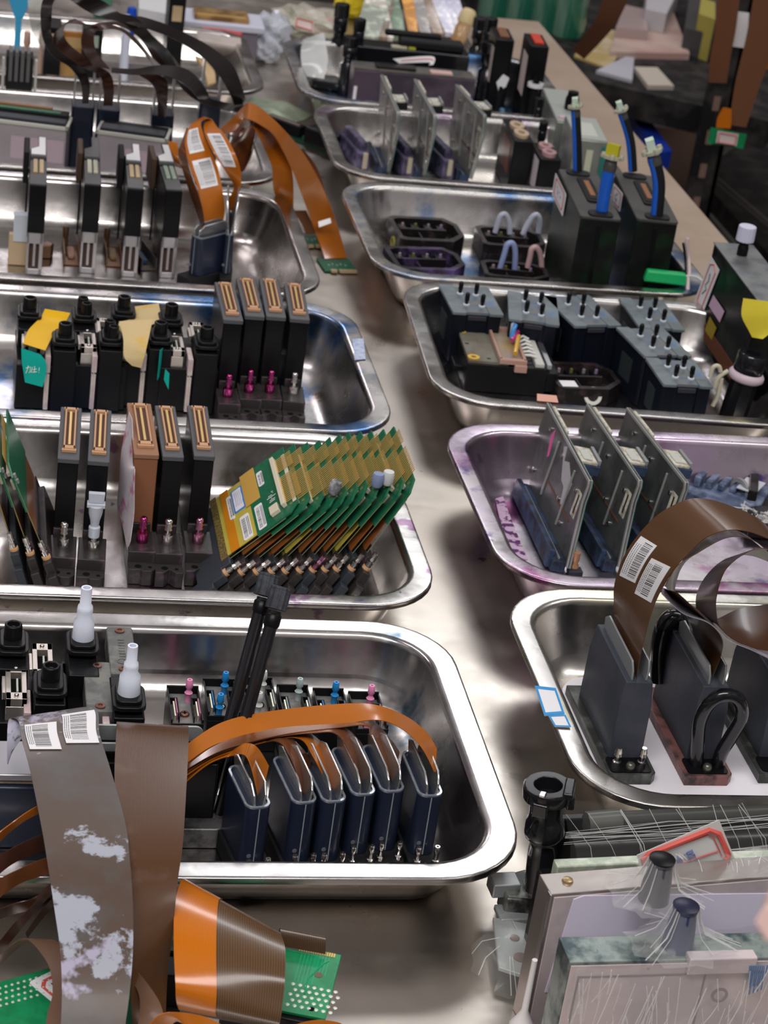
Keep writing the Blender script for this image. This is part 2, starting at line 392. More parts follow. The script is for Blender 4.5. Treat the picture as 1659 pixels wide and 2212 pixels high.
def connector_head(label, ftop, btop, ztop=0.0915, w=15.6, fw=21.5, brown=False, barbm=None, notch=True, group='tall slot-connector heads', foot=48.0):
    p = A(*ftop, ztop); q = A(*btop, ztop); d = q-p; L = d.length*1000; yaw = -math.atan2(d.x, d.y)
    root = thing('printhead', label, 'print head', (p.x, p.y, 0.0022), yaw, group)
    h = (ztop-0.0022)*1000; b2 = w/2; f2 = fw/2
    MB().box(-b2, b2, 0, L, 3, h-4).build('body', brown_body if brown else black, root, bevel=0.8)
    tp = MB(); tp.prism(rrect(-b2-0.5, b2+0.5, -0.7, L+0.5, 1.2, 3), h-4, h)
    tp.build('top_cover', brown_top if brown else greytop, root, bevel=0.5)
    c0, c1 = L*0.13, L*0.93; cw = w*0.29
    fr = MB(); fr.box(-cw, -cw+1.5, c0, c1, h, h+3.4); fr.box(cw-1.5, cw, c0, c1, h, h+3.4)
    fr.box(-cw, cw, c1-4, c1, h, h+3.4); fr.box(-cw, cw, c0, c0+5, h, h+3.4); fr.box(-cw-1, cw+1, c0-2, c0+1.5, h, h+2.6); fr.box(-cw-1, cw+1, c1-1.5, c1+1.5, h, h+2.6)
    cf = fr.build('connector', peach, root, bevel=0.35)
    MB().box(-cw+1.5, cw-1.5, c0+5, c1-4, h+0.05, h+0.7).build('slot_floor', dark_slot, cf)
    ct = MB(); ct.box(-1.15, 1.15, c0+8, c1-7, h+0.6, h+3.0)
    ct.build('contact_strip', gold, cf, bevel=0.3)
    # stepped foot in front of the body
    m2 = foot_dirty
    us = MB(); us.box(-f2, f2, -34, 2, 0, 22)
    us.box(-f2+3, f2-3, -2, 8, 20, 30); us.build('foot_block', m2, root, bevel=0.7)
    ls = MB()
    if notch:
        pl = [(-f2, -34), (-f2, -foot), (-4, -foot), (0.5, -foot+6), (5, -foot), (f2, -foot), (f2, -34)]
    else:
        pl = [(-f2, -34), (-f2, -foot+2), (-2, -foot+2), (0, -foot), (f2-4, -foot), (f2, -foot+5), (f2, -34)]
    ls.prism(pl, 0, 13); foot_o = ls.build('foot_plate', m2, root, bevel=0.5)
    MB().cyl((-f2*0.3, -41, 13.02), 2.8, 0.15, 14).build('screw_hole', mat('hole_black', (0.002, 0.002, 0.002), 0.9), root)
    MB().cyl((f2*0.55, -42, 13.02), 1.6, 0.15, 12).build('screw_hole', MATS['hole_black'], root)
    barb(root, -0.5 if notch else 0.5, -17, 22, barbm or nickel)
    return root

s_ = 3.53
def c7(x, y): return (x/s_, 860+y/s_)
connector_head('black slot-connector head, leftmost of its row, nickel hose barb with nothing on it', c7(522, 462), c7(545, 72), notch=False)
hd2 = connector_head('black slot-connector head whose front barb wears a frosted plastic cap', c7(752, 480), c7(772, 90), notch=False)
connector_head('brown slot-connector head with magenta barb and a paper tissue on its left', c7(1118, 428), c7(1060, 40), w=18.5, brown=True, barbm=magenta_m, notch=False)
connector_head('black slot-connector head between the brown head and the one by the green boards', c7(1322, 445), c7(1258, 60))
connector_head('black slot-connector head next to the green circuit boards, pink stained barb', c7(1560, 440), c7(1505, 60), barbm=pinkish)
# frosted cap pushed on the second barb
fr_pl = mat('frosted_plastic', (0.66, 0.71, 0.80), 0.35, trans=0.25, sss=0.2)
cp_ = MB(); cp_.lathe([(4.3, 0), (4.4, 9), (3.2, 9.5), (3.6, 14), (5.2, 20), (5.8, 27), (5.9, 27.5)], (0.5, -17, 33), 18)
cp_.box(-6.4, 7.4, -20.5, -13.5, 59, 62.5); cp_.box(-5.2, 6.2, -19, -15, 62.5, 71, taper=(-0.5, 0))
o = cp_.build('frosted_stopper', fr_pl, None, bevel=0.6); o.location = hd2.location; o.rotation_euler = hd2.rotation_euler
tag(o, 'frosted white tube cap pinched flat on top of a black head\'s front barb', 'cap')
s3 = 1.952
def c3(x, y): return (x/s3, 580+y/s3)
for i, (f, b, bm_, lb) in enumerate([((984, 217), (945, 60), magenta_m, 'black slot-connector head beside the taped heads, leftmost of four'),
                         ((1075, 200), (1036, 43), magenta_m, 'second of four slot-connector heads, magenta barb, stands slightly further back'),
                         ((1165, 203), (1133, 45), magenta_m, 'third of four slot-connector heads in the blue stained tray'),
                         ((1265, 213), (1238, 65), nickel, 'slot-connector head beside the empty blue stained end of the tray')]):
    connector_head(lb, c3(*f), c3(*b), w=17.2, fw=20.5, barbm=bm_, notch=True)

# crumpled tissue hanging beside the brown head
tis = strip_px([(278, 890, 1.555, 285, 905, 1.535), (262, 975, 1.54, 290, 1000, 1.50), (258, 1030, 1.53, 291, 1015, 1.478), (253, 1093, 1.515, 290, 1055, 1.474), (262, 1125, 1.50, 289, 1110, 1.474), (275, 1188, 1.47, 281, 1170, 1.466)])
tm = mat('tissue_paper', (0.72, 0.66, 0.70), 0.85, stain=[((0.60, 0.15, 0.34), 45, 0.56, 0.66, 5.0)])
o = tis.patch(MB(1), th=0.0003, nu=6).build('paper_tissue', tm, None, origin=A(278, 1180, 0.02)); tag(o, 'white paper tissue with pink ink blots hanging beside the brown head', 'tissue')

# ================================================================ heads with twin dampers (caps, connectors, white strip)
cap_m = mat('cap_black', (0.014, 0.014, 0.016), 0.28)
silver_c = mat('connector_silver', (0.62, 0.57, 0.52), 0.32, 0.85)
strip_w = mat('strip_cream', (0.62, 0.57, 0.50), 0.5, col2=(0.55, 0.42, 0.44), nscale=60)
grey_mod = mat('module_grey', (0.10, 0.105, 0.10), 0.42, col2=(0.17, 0.17, 0.155), nscale=90)
rusty = mat('screw_rusty', (0.22, 0.11, 0.08), 0.45, 0.8)
def cap_geo(x, y, z, r=1.0, double=False):
    mb = MB(); mb.prism(rrect(x-9.5*r, x+9.5*r, y-13*r, y+13*r, 5*r, 4), z, z+3*r)
    mb.prism(rrect(x-7.4*r, x+7.4*r, y-10.5*r, y+10.5*r, 4*r, 4), z+3*r, z+5.5*r)
    for dy in ((-5.5, 5.5) if double else (0,)):
        k = 0.8 if double else 1.0
        mb.lathe([(5.4*k*r, 5), (5.2*k*r, 13*r), (5.0*k*r, 14.5*r), (3.4*k*r, 14.6*r), (2.9*k*r, 11*r)], (x-(dy*0.25), y+dy*r, z), 18)
    return mb
def damper_head(label, px_front_cap, px_rear_cap, zc, k=1.0, grey=False, doubles=False, loc=None):
    """zc: height of the cap plates above the tray floor (mm)"""
    f = A(*px_front_cap, 0.0022+zc/1000); r = A(*px_rear_cap, 0.0022+zc/1000)
    d = r-f; mid = (f+r)/2
    fx, fy = (f.x-mid.x)*1000, (f.y-mid.y)*1000
    k *= 1.14; root = thing('damper_printhead', label, 'print head', (mid.x, mid.y, 0.0022), 0, 'heads with twin black damper caps')
    w = 23*k
    yf = fy-15*k; yr = -fy+14*k
    b = MB(); b.box(-w, w, yf+4, yr-4, 0, zc-20); b.box(fx-9*k, fx+9*k, yf, 0, 0, zc-3); b.box(-fx-9*k, -fx+9*k, 0, yr, 0, zc-3)
    b.build('body', black, root, bevel=1.0)
    sx = fx-12.5*k
    wz = MB(); wz.box(sx-2, sx+2, yf-1.5, yf+24, 2, zc-26); wz.box(sx-2.3, sx+2.3, yf-2.0, yf+26, zc-24, zc-8); wz.box(sx-.5, sx+.5, yf-2.2, yf, 4, zc-10)
    wz.build('side_strip', strip_w, root, bevel=0.6)
    for nm, (cx, cy) in (('front', (fx, fy)), ('rear', (-fx, -fy))):
        cap_geo(cx, cy, zc, k*1.02, doubles).build('damper_cap', cap_m, root, bevel=0.6)
    if grey:
        for cx, cy in ((-fx*0.1-3, -fy*0.15-14*k), (fx*1.0, -fy+2)):
            g = MB(); g.prism(rrect(cx-8*k, cx+8*k, cy-27*k, cy+27*k, 2, 3), zc-20, zc-4); g = g.build('cover', grey_mod, root, bevel=0.7)
            for e in (-22*k, 22*k): MB().lathe([(3.4, 0), (3.4, .9), (1.6, 1.2), (1.4, .5)], (cx, cy+e, zc-4), 14).build('screw', rusty, g)
            if cx > 0:
                em = MB()
                for q in range(7): em.box(cx-2+(q % 2)*.4, cx+2.2, cy-9+q*3.6, cy-7.4+q*3.6, zc-4, zc-3.6)
                em.ring((cx-.5, cy-15, zc-4), 3.4, 2.8, .4, 16); em.build('raised_marks', grey_mod, g)
    else:
        for cx, cy in ((-fx*1.0+2*k, fy*0.55), (fx*1.0-3*k, -fy*0.6)):
            c = MB(); z = zc-10
            c.box(cx-6*k, cx-3*k, cy-18*k, cy+18*k, z, z+6); c.box(cx+3*k, cx+6*k, cy-18*k, cy+18*k, z, z+6)
            c.box(cx-6*k, cx+6*k, cy-18*k, cy-11*k, z, z+6); c.box(cx-6*k, cx+6*k, cy+11*k, cy+18*k, z, z+6); c.box(cx-8*k, cx-6*k, cy-11*k, cy+7*k, z, z+5.6)
            c.box(cx-6*k, cx+5*k, cy-18*k-.6, cy-18*k, z-18, z)
            co = c.build('connector', silver_c, root, bevel=0.4)
            cc = MB(); cc.box(cx-3*k, cx+3*k, cy-11*k, cy+11*k, z, z+.6); cc.build('slot_floor', mat('hole_black', (0.002, 0.002, 0.002), 0.9), co)
            cc = MB(); cc.box(cx+0.2, cx+1.4, cy-8*k, cy+6*k, z, z+4.6); cc.build('contact_strip', mat('contact_pale', (0.45, 0.50, 0.45), 0.4), co)
            for e in (-14.5*k, 14.5*k): MB().lathe([(1.6, 0), (1.5, 1.0), (.6, 1.6)], (cx, cy+e, z+6), 10).build('rivet', metal, co)
    return root
def c8(x, y): return (x/3.53, 600+y/3.53)
for fc, rc, db, lb in [((492, 478), (222, 280), False, 'damper head under yellow and teal tape, leftmost in the tray'),
                   ((845, 478), (640, 300), True, 'damper head with paired cap tubes and bare silver connectors'),
                   ((1218, 468), (940, 270), False, 'damper head half covered by torn beige masking tape'),
                   ((1570, 505), (1300, 330), False, 'damper head beside the four slot-connector heads')]:
    damper_head(lb, c8(*fc), c8(*rc), 62, 1.0, doubles=db)
def c1(x, y): return (x/4.88, 1230+y/4.88)
damper_head('damper head with black caps at the far left of the front tray', c1(525, 1240), c1(130, 800), 56, 1.0)
dB = damper_head('damper head with grey screwed covers and white adaptors on its caps', c1(1350, 1380), c1(868, 800), 56, 1.0, grey=True)
# white stepped tube adaptors standing on its two caps
fm = mat('adaptor_white', (0.74, 0.80, 0.92), 0.4, sss=0.3)
for (px, py), z, k, lb in (((868, 800), 0.0622, 1.0, 'tall frosted white stepped adaptor on the rear damper cap'), ((1350, 1380), 0.0622, 0.92, 'shorter frosted white stepped adaptor on the front damper cap')):
    p = A(*c1(px, py), 0.0582)
    a = MB(); a.lathe([(7.3, 0), (7.6, 1), (7.2, 8*k), (6.9, 15), (5.2*k, 18), (5.4*k, 24*k), (5.0*k, 27*k), (3.9*k, 28*k), (3.7*k, 40*k), (3.6*k, 41*k), (2.4*k, 41*k), (2.3*k, 34*k)], (0, 0, 0), 24)
    o = a.build('tube_adaptor', fm, None, loc=(p.x, p.y, z)); tag(o, lb, 'adaptor', 'frosted white tube adaptors')

# tape pieces on the taped heads
def tape(name, rows, m, label, nu=4, parent=None):
    st = strip_px(rows); mb = st.patch(MB(1), th=0.0003, nu=nu)
    b = st.pt(1.0, 0.5)
    return tag(mb.build(name, m, None, origin=b), label, 'tape')
y_t = mat('tape_yellow', (0.74, 0.43, 0.0), 0.5, bump=0.4, bscale=120)
t_t = mat('tape_teal', (0.0, 0.42, 0.34), 0.45, bump=0.3, bscale=120)
b_t = mat('tape_masking', (0.58, 0.45, 0.23), 0.7, bump=0.6, bscale=160, stain=[((0.62, 0.40, 0.08), 40, 0.55, 0.68, 3.0)])
tape('yellow_tape', [(97, 667, 1.835, 152, 676, 1.835), (88, 685, 1.825, 140, 697, 1.822), (62, 712, 1.79, 118, 718, 1.79), (50, 742, 1.757, 98, 757, 1.755)], y_t, 'crumpled yellow tape strip over the leftmost damper head')
tt = tape('teal_tape', [(46, 752, 1.752, 88, 766, 1.752), (47, 780, 1.751, 99, 782, 1.751), (50, 800, 1.751, 100, 805, 1.751), (54, 826, 1.751, 92, 836, 1.751)], t_t, 'teal tape with white handwriting on the leftmost head\'s front')
wr = MB(1)
for st in ([(56, 795), (66, 793), (65, 803), (62, 805)], [(61, 790), (59, 799), (56, 806)], [(70, 793), (67, 805)], [(71, 799), (79, 797)], [(75, 791), (74, 805)], [(69, 804), (80, 803)], [(85, 794), (84, 801)], [(84, 804), (84, 805)]):
    wr.tube([AY(u, v, 1.7505) for u, v in st], 0.0003, 5)
wo_ = wr.build('handwriting', mat('white_ink', (0.85, 0.9, 0.88), 0.6), None, origin=tuple(tt.location)); wo_.parent = tt; wo_.location = (0, 0, 0)
tape('masking_tape', [(290, 662, 1.88, 343, 655, 1.87), (283, 688, 1.84, 346, 690, 1.83), (257, 697, 1.81, 325, 705, 1.81), (262, 722, 1.80, 323, 735, 1.80)], b_t, 'upper torn piece of beige masking tape behind the double cap')
tape('masking_tape', [(257, 694, 1.80, 330, 690, 1.80), (266, 730, 1.77, 318, 745, 1.765), (268, 770, 1.757, 312, 770, 1.757), (285, 790, 1.755, 305, 795, 1.755)], b_t, 'lower torn piece of beige masking tape hanging over the head front')
tape('teal_tape', [(346, 757, 1.76, 357, 747, 1.79), (343, 790, 1.76, 354, 778, 1.79), (340, 821, 1.76, 349, 808, 1.79)], t_t, 'teal tape sliver on the side of the masking-taped head')
tape('teal_tape', [(357, 797, 1.752, 366, 807, 1.752), (354, 820, 1.752, 364, 842, 1.752)], t_t, 'short teal tape end beside the white side strip')
# ================================================================ blue-black heads with a flat cable between two metal plates
navy = mat('head_navy', (0.012, 0.018, 0.038), 0.36, coat=0.2, bump=0.1, bscale=300)
navy_g = mat('head_slate', (0.040, 0.048, 0.062), 0.5, col2=(0.058, 0.058, 0.078), nscale=25, bump=0.2, bscale=900)
plate_m = mat('plate_alu', (0.55, 0.56, 0.56), 0.3, 0.9, rvar=0.08)
plate_g = mat('plate_grey', (0.33, 0.35, 0.36), 0.38, 0.45, bump=0.1, bscale=300)
resin = mat('resin_rim', (0.20, 0.23, 0.27), 0.15, 0.2, coat=0.6, col2=(0.5, 0.52, 0.45), nscale=90, namt=(0.55, 0.75))
hole = MATS['hole_black']
def blue_head(label, ftop, btop, ztop=0.062, w=16.5, tilt=0.0, tall=14.0, front_pins=True, L=None, group='blue-black heads in the front tray', parts=True):
    p = A(*ftop, ztop); q = A(*btop, ztop); d = q-p; L = L or d.length*1000; yaw = -math.atan2(d.x, d.y)
    root = thing('cabled_printhead', label, 'print head', (p.x, p.y, 0.0022), yaw, group); h = (ztop-0.0022)*1000; b2 = w/2
    MB().prism(rrect(-b2-2, b2+2, -12.5, L+5, 3, 3), 0, 14).build('base_plate', blackm, root, bevel=0.6)
    MB().prism(rrect(-b2, b2, 0, L, w*0.36, 5), 14, h-1).build('body', navy, root, bevel=0.5)
    rm = MB(); pl = rrect(-b2+.2, b2-.2, 0.2, L-.2, w*0.35, 5); pi = rrect(-b2+1.6, b2-1.6, 1.6, L-1.6, w*0.3, 5); n = len(pl)
    vs = [(x, y, h-1) for x, y in pl]+[(x, y, h) for x, y in pl]+[(x, y, h) for x, y in pi]+[(x, y, h-1) for x, y in pi]; fs = []
    for k in range(3):
        for i in range(n): j = (i+1) % n; fs.append((k*n+i, k*n+j, (k+1)*n+j, (k+1)*n+i))
    rm.add(vs, fs); rm.build('top_rim', resin, root)
    MB().box(-0.35, 0.35, -0.15, 0.3, 15, h-1.5).build('seam', mat('seam_glue', (0.26, 0.30, 0.32), 0.4), root)
    MB().lathe([(1.5, 0), (1.5, .3), (.9, .35)], (-3.5, -0.05, 24), 12, M=T(-3.5, 0, 24) @ RX(rad(90)) @ T(3.5, 0, -24)).build('vent_dot', mat('dot_grey', (0.12, 0.13, 0.16), 0.5), root)
    if front_pins:
        for x in (-5.8, 6.2):
            MB().lathe([(2.4, 0), (2.4, 3), (1.6, 3.4), (1.6, 8), (2.0, 8.4), (2.0, 12.5), (1.6, 13.4), (.9, 13.4), (.9, 11)], (x, -9, 14), 14).build('nozzle_pin', nickel, root)
    # pair of bent plates leaning apart
    for sg in (-1, 1):
        x = sg*b2*0.34
        pl = [(1.5, -4), (1.5, h*0.02+tall*0.45), (L*0.16, tall*0.95), (L*0.8, tall), (L-2, tall*0.7), (L-2, -4)]
        mb = MB(); M = T(x, 0, h) @ RY(rad(sg*7)) @ Matrix(((0, 0, 1, 0), (1, 0, 0, 0), (0, 1, 0, 0), (0, 0, 0, 1)))
        mb.prism(pl, -0.7, 0.7, M); mb.build('side_plate', plate_m, root, bevel=0.35)
    return root
def c9(x, y): return (400+x/2.86, 1560+y/2.86)
BH = []
for i, (f, b, lb) in enumerate([((462, 527), (330, 260), 'blue-black cabled head, leftmost of the six, set apart from the other five'),
        ((748, 497), (605, 205), 'blue-black cabled head, second of the six from the left'),
        ((930, 490), (785, 185), 'blue-black cabled head, third of the six from the left'),
        ((1112, 447), (965, 150), 'blue-black cabled head, fourth of the six from the left'),
        ((1290, 427), (1155, 135), 'blue-black cabled head, fifth of the six, gap on its right side'),
        ((1525, 455), (1405, 170), 'blue-black cabled head, rightmost of the six by the tray corner')]):
    BH.append(blue_head(lb, c9(*f), c9(*b), w=16.6))
# short flat cable ends rising from each head
rb_o = ribbon_mat('flex_orange', (0.44, 0.130, 0.010), (0.38, 0.108, 0.008), 26, 0.22)
rb_b = ribbon_mat('flex_brown', (0.16, 0.055, 0.02), (0.115, 0.038, 0.014), 40, 0.2)
rb_d = ribbon_mat('flex_dark', (0.060, 0.022, 0.014), (0.05, 0.018, 0.012), 30, 0.24)
rb_k = ribbon_mat('flex_black', (0.018, 0.014, 0.014), (0.022, 0.016, 0.016), 30, 0.3)
def flat_cable(name, rows, m, label, group=None, th=0.0005, nu=3, px=True, org=None):
    st = strip_px(rows) if px else Strip(rows)
    o = st.patch(MB(1), th=th, nu=nu).build(name, m, None, origin=org or st.pt(0, 0.5))
    tag(o, label, 'flat cable', group); return o, st
# the bundle: one upper cable sweeping over all heads plus the ones beneath it, each ending in a head
def bundle(i, rows, m, lb):
    return flat_cable('flat_cable', rows, m, lb, 'orange flat cables bundled over the six heads')
# rows: far edge then near edge
bundle(0, [(395, 1615, 1.12, 395, 1655, 1.105), (470, 1565, 1.145, 470, 1607, 1.13), (560, 1541, 1.16, 570, 1592, 1.14), (700, 1524, 1.17, 715, 1571, 1.15), (800, 1522, 1.17, 808, 1556, 1.15), (870, 1545, 1.16, 862, 1572, 1.13), (918, 1580, 1.135, 908, 1612, 1.105), (943, 1618, 1.12, 938, 1668, 1.095)], rb_o, 'top orange flat cable arching over all six heads to the rightmost one')
bundle(1, [(395, 1630, 1.12, 395, 1668, 1.10), (480, 1592, 1.14, 480, 1622, 1.12), (600, 1568, 1.155, 600, 1590, 1.13), (720, 1560, 1.16, 720, 1574, 1.14), (790, 1556, 1.16, 790, 1568, 1.14), (815, 1566, 1.16, 800, 1590, 1.13), (845, 1600, 1.15, 832, 1650, 1.105), (862, 1625, 1.15, 848, 1692, 1.10)], rb_b, 'brown flat cable under the orange one, dropping into the fifth head')
bundle(2, [(395, 1640, 1.12, 395, 1675, 1.10), (470, 1604, 1.14, 470, 1630, 1.12), (580, 1578, 1.15, 580, 1596, 1.13), (680, 1570, 1.155, 680, 1584, 1.13), (735, 1568, 1.15, 728, 1588, 1.13), (775, 1600, 1.145, 760, 1640, 1.10), (793, 1630, 1.145, 780, 1695, 1.10)], rb_b, 'brown flat cable under the orange one, dropping into the fourth head')
bundle(3, [(395, 1648, 1.12, 395, 1682, 1.10), (470, 1614, 1.135, 470, 1636, 1.12), (580, 1586, 1.145, 580, 1602, 1.13), (650, 1578, 1.15, 645, 1596, 1.13), (690, 1600, 1.14, 676, 1635, 1.10), (730, 1640, 1.135, 715, 1712, 1.09)], rb_o, 'orange flat cable under the bundle, dropping into the third head')
bundle(4, [(395, 1655, 1.12, 395, 1690, 1.10), (460, 1622, 1.13, 460, 1645, 1.12), (560, 1592, 1.14, 560, 1608, 1.13), (615, 1588, 1.14, 605, 1606, 1.12), (650, 1615, 1.13, 635, 1655, 1.09), (672, 1645, 1.12, 655, 1715, 1.085)], rb_b, 'brown flat cable under the bundle, dropping into the second head')
bundle(5, [(395, 1662, 1.12, 395, 1696, 1.10), (450, 1632, 1.125, 450, 1652, 1.115), (500, 1612, 1.13, 500, 1634, 1.12), (548, 1610, 1.12, 535, 1640, 1.09), (580, 1655, 1.11, 560, 1735, 1.08)], rb_o, 'shortest orange flat cable at the bundle\'s underside, dropping into the leftmost head')

# ---- larger slate heads at right
def slate_head(label, fl, ztop, w, L, yaw, base=True, red=False, wb=36.0, plate=14.0, front=None):
    """fl: world position of the middle of the base front"""
    root = thing('slate_printhead', label, 'print head', (fl.x, fl.y, 0.0022), yaw, 'large slate heads in the paper-lined tray'); h = (ztop-0.0022)*1000
    bm = mat('base_grimy_red', (0.20, 0.09, 0.085), 0.4, col2=(0.04, 0.03, 0.03), nscale=50) if red else mat('base_grimy', (0.035, 0.038, 0.035), 0.35, 0.2, col2=(0.12, 0.13, 0.12), nscale=70, namt=(0.5, 0.75))
    f2 = wb/2
    MB().prism([(-f2, 0), (f2-4, 0), (f2, 5), (f2, 118), (-f2, 118)], 0, 8).build('base_plate', bm, root, bevel=0.8)
    MB().prism(rrect(-f2+3, f2-3, 3, 22, 3, 3), 8, 9).build('base_recess', black, root)
    bw = w/2
    sh = h*0.72; y0, y1 = 21, 21+L
    b = MB()
    # pentagonal section: straight sides, sloping shoulders
    prof = [(-bw, 8), (bw, 8), (bw, sh), (bw*0.80, h), (-bw*0.80, h), (-bw, sh)]
    ys = [(y0, 0.0), (y1, 0.0)]
    vs = []; 
    for (x, z) in prof: vs.append((x, y0+((z-8)/(h-8))*2.0, z))
    for (x, z) in prof: vs.append((x, y1-((z-8)/(h-8))*2.0, z))
    n = 6; fs = [tuple(range(n)), tuple(range(2*n-1, n-1, -1))]+[(i, n+i, n+(i+1) % n, (i+1) % n) for i in range(n)]
    b.add(vs, fs); b.build('body', navy_g, root, bevel=0.8)
    for x in (-bw*0.40, bw*0.46):
        pl = [(y0+5, -3), (y0+5, plate*0.5), (y0+9, plate*0.95), (y1-14, plate), (y1-6, plate*0.6), (y1-6, -3)]
        mb = MB(); M = T(x, 0, h) @ RY(rad(-4 if x < 0 else 4)) @ Matrix(((0, 0, 1, 0), (1, 0, 0, 0), (0, 1, 0, 0), (0, 0, 0, 1)))
        mb.prism(pl, -0.8, 0.8, M); mb.build('side_plate', plate_g, root, bevel=0.4)
    MB().lathe([(3.2, 0), (3.4, 2), (2.5, 4), (1.0, 4.6)], (0, 8, 9), 14).build('fitting', mat('fitting_dark', (0.16, 0.07, 0.08) if red else (0.14, 0.14, 0.12), 0.3, 0.7), root)
    if front == 'pins':
        for x in (-9, 9): MB().lathe([(3.1, 0), (3.1, 3), (2.2, 3.5), (2.2, 7), (2.9, 7.6), (2.2, 9.5), (2.8, 10), (2.2, 13), (1.9, 14), (1.1, 14)], (x, 12, 9), 14).build('nozzle_pin', nickel, root)
    return root
gloss = mat('tube_black_gloss', (0.008, 0.008, 0.010), 0.14, coat=0.4)
R1a = slate_head('slate-grey head at the left, two steel nozzle pins on its base', Vector((0.4790, 1.186, 0)), 0.072, 24, 83, rad(0.5), front='pins')
R1b = slate_head('slate-grey head on a reddish base with a black tube loop in front', Vector((0.5355, 1.186, 0)), 0.070, 24, 83, rad(0.5), red=True)
R1c = slate_head('slate-grey head partly cut off at the right edge of the picture', Vector((0.592, 1.190, 0)), 0.070, 24, 83, rad(0.5))
def c6(x, y): return (1080+x/2.865, 1060+y/2.865)
# black tube loops
lp = [c6(1215, 1700), c6(1225, 1560), c6(1240, 1420), c6(1300, 1310), c6(1400, 1262), c6(1480, 1300), c6(1495, 1400), c6(1430, 1520), c6(1370, 1620), c6(1345, 1710)]
ys = [1.20, 1.198, 1.194, 1.19, 1.188, 1.188, 1.190, 1.194, 1.197, 1.20]
def smooth_path(P, n=6):
    st = Strip([(p, p) for p in P]); N = (len(P)-1)*n
    return [st.pt(i/N, 0) for i in range(N+1)]
pth = smooth_path([AY(*a, y) for a, y in zip(lp, ys)])
o = MB(1).tube(pth, 0.0049, 14).build('hose_loop', gloss, None, origin=pth[0]); tag(o, 'shiny black tube bent into a loop in front of the reddish-based head', 'tube')
pth = smooth_path([AY(*c6(a, b), y) for a, b, y in [(985, 1180, 1.283), (985, 1000, 1.288), (1010, 860, 1.29), (1060, 790, 1.292), (1110, 810, 1.292), (1130, 900, 1.29), (1140, 980, 1.288)]])
o = MB(1).tube(pth, 0.0068, 14).build('hose_loop', gloss, None, origin=pth[0]); tag(o, 'black tube arching up behind the reddish-based slate head', 'tube')
# white paper lining the tray
pm = mat('paper_liner', (0.76, 0.75, 0.80), 0.7, stain=[((0.62, 0.30, 0.36), 14, 0.62, 0.72, 3.0)])
MBp = MB(1).box(0.456, 0.748, 1.130, 1.328, 0.0020, 0.0026).build('paper_liner', pm, None, origin=(0.6, 1.2, 0.002)); tag(MBp, 'white paper sheet lining the floor of the right foreground tray', 'paper')

# ---- brown cables of those heads
rb_R = ribbon_mat('flex_walnut', (0.105, 0.050, 0.022), (0.085, 0.040, 0.018), 60, 0.25, coat=0.7)
rows = [(c6(712, 880), 1.275, c6(842, 1190), 1.215), (c6(708, 700), 1.275, c6(885, 960), 1.215), (c6(716, 560), 1.275, c6(960, 700), 1.215), (c6(790, 370), 1.27, c6(1070, 500), 1.21), (c6(935, 190), 1.27, c6(1175, 385), 1.21), (c6(1070, 95), 1.265, c6(1280, 290), 1.21), (c6(1220, 50), 1.26, c6(1430, 245), 1.205), (c6(1420, 95), 1.255, c6(1600, 275), 1.20), (c6(1640, 210), 1.25, c6(1790, 390), 1.20), (c6(1900, 520), 1.25, c6(1960, 700), 1.20)]
RB1, st1 = flat_cable('flat_cable', [(*a, y, *b, z) for a, y, b, z in rows], rb_R, 'wide brown flat cable with two barcode stickers arching up from the left slate head')
rows = [(c6(1790, 540), 1.255, c6(1850, 640), 1.205), (c6(1600, 330), 1.26, c6(1700, 420), 1.205), (c6(1420, 240), 1.262, c6(1560, 300), 1.205), (c6(1210, 330), 1.262, c6(1400, 290), 1.205), (c6(1130, 430), 1.265, c6(1210, 390), 1.205), (c6(1080, 600), 1.265, c6(1090, 470), 1.205), (c6(1090, 660), 1.27, c6(1020, 590), 1.21)]
flat_cable('flat_cable', [(*a, y, *b, z) for a, y, b, z in rows], rb_R, 'second brown flat cable nested under the stickered one')
rows = [(c6(1800, 500), 1.25, c6(1800, 430), 1.20), (c6(1560, 400), 1.25, c6(1640, 355), 1.20), (c6(1400, 420), 1.25, c6(1520, 385), 1.20), (c6(1280, 520), 1.25, c6(1400, 480), 1.20), (c6(1215, 650), 1.25, c6(1345, 620), 1.20), (c6(1230, 770), 1.25, c6(1335, 745), 1.20), (c6(1330, 800), 1.245, c6(1375, 865), 1.195), (c6(1480, 735), 1.245, c6(1520, 960), 1.195), (c6(1700, 700), 1.24, c6(1760, 1010), 1.19)]
rb_W2 = ribbon_mat('flex_walnut_dark', (0.085, 0.035, 0.018), (0.075, 0.03, 0.015), 60, 0.3, coat=0.5)
flat_cable('flat_cable', [(*a, y, *b, z) for a, y, b, z in rows], rb_W2, 'inner brown flat cable curling into a loop by the right picture edge')
rows = [(c6(1190, 1010), 1.27, c6(1318, 1150), 1.215), (c6(1200, 880), 1.27, c6(1372, 1010), 1.215), (c6(1150, 760), 1.265, c6(1370, 900), 1.21), (c6(1060, 680), 1.26, c6(1240, 760), 1.20), (c6(1000, 600), 1.255, c6(1100, 630), 1.20)]
flat_cable('flat_cable', [(*a, y, *b, z) for a, y, b, z in rows], rb_R, 'brown flat cable rising from the reddish-based slate head')
film = mat('film_grey', (0.30, 0.29, 0.34), 0.25, coat=0.5, stain=[((0.40, 0.20, 0.27), 12, 0.5, 0.6, 7.0)])
rows = [(c6(1000, 600), 1.248, c6(1000, 640), 1.20), (c6(1110, 660), 1.245, c6(1130, 760), 1.20), (c6(1250, 760), 1.24, c6(1290, 820), 1.195), (c6(1390, 870), 1.235, c6(1420, 930), 1.19), (c6(1540, 920), 1.23, c6(1560, 990), 1.185), (c6(1720, 990), 1.23, c6(1740, 1080), 1.185)]
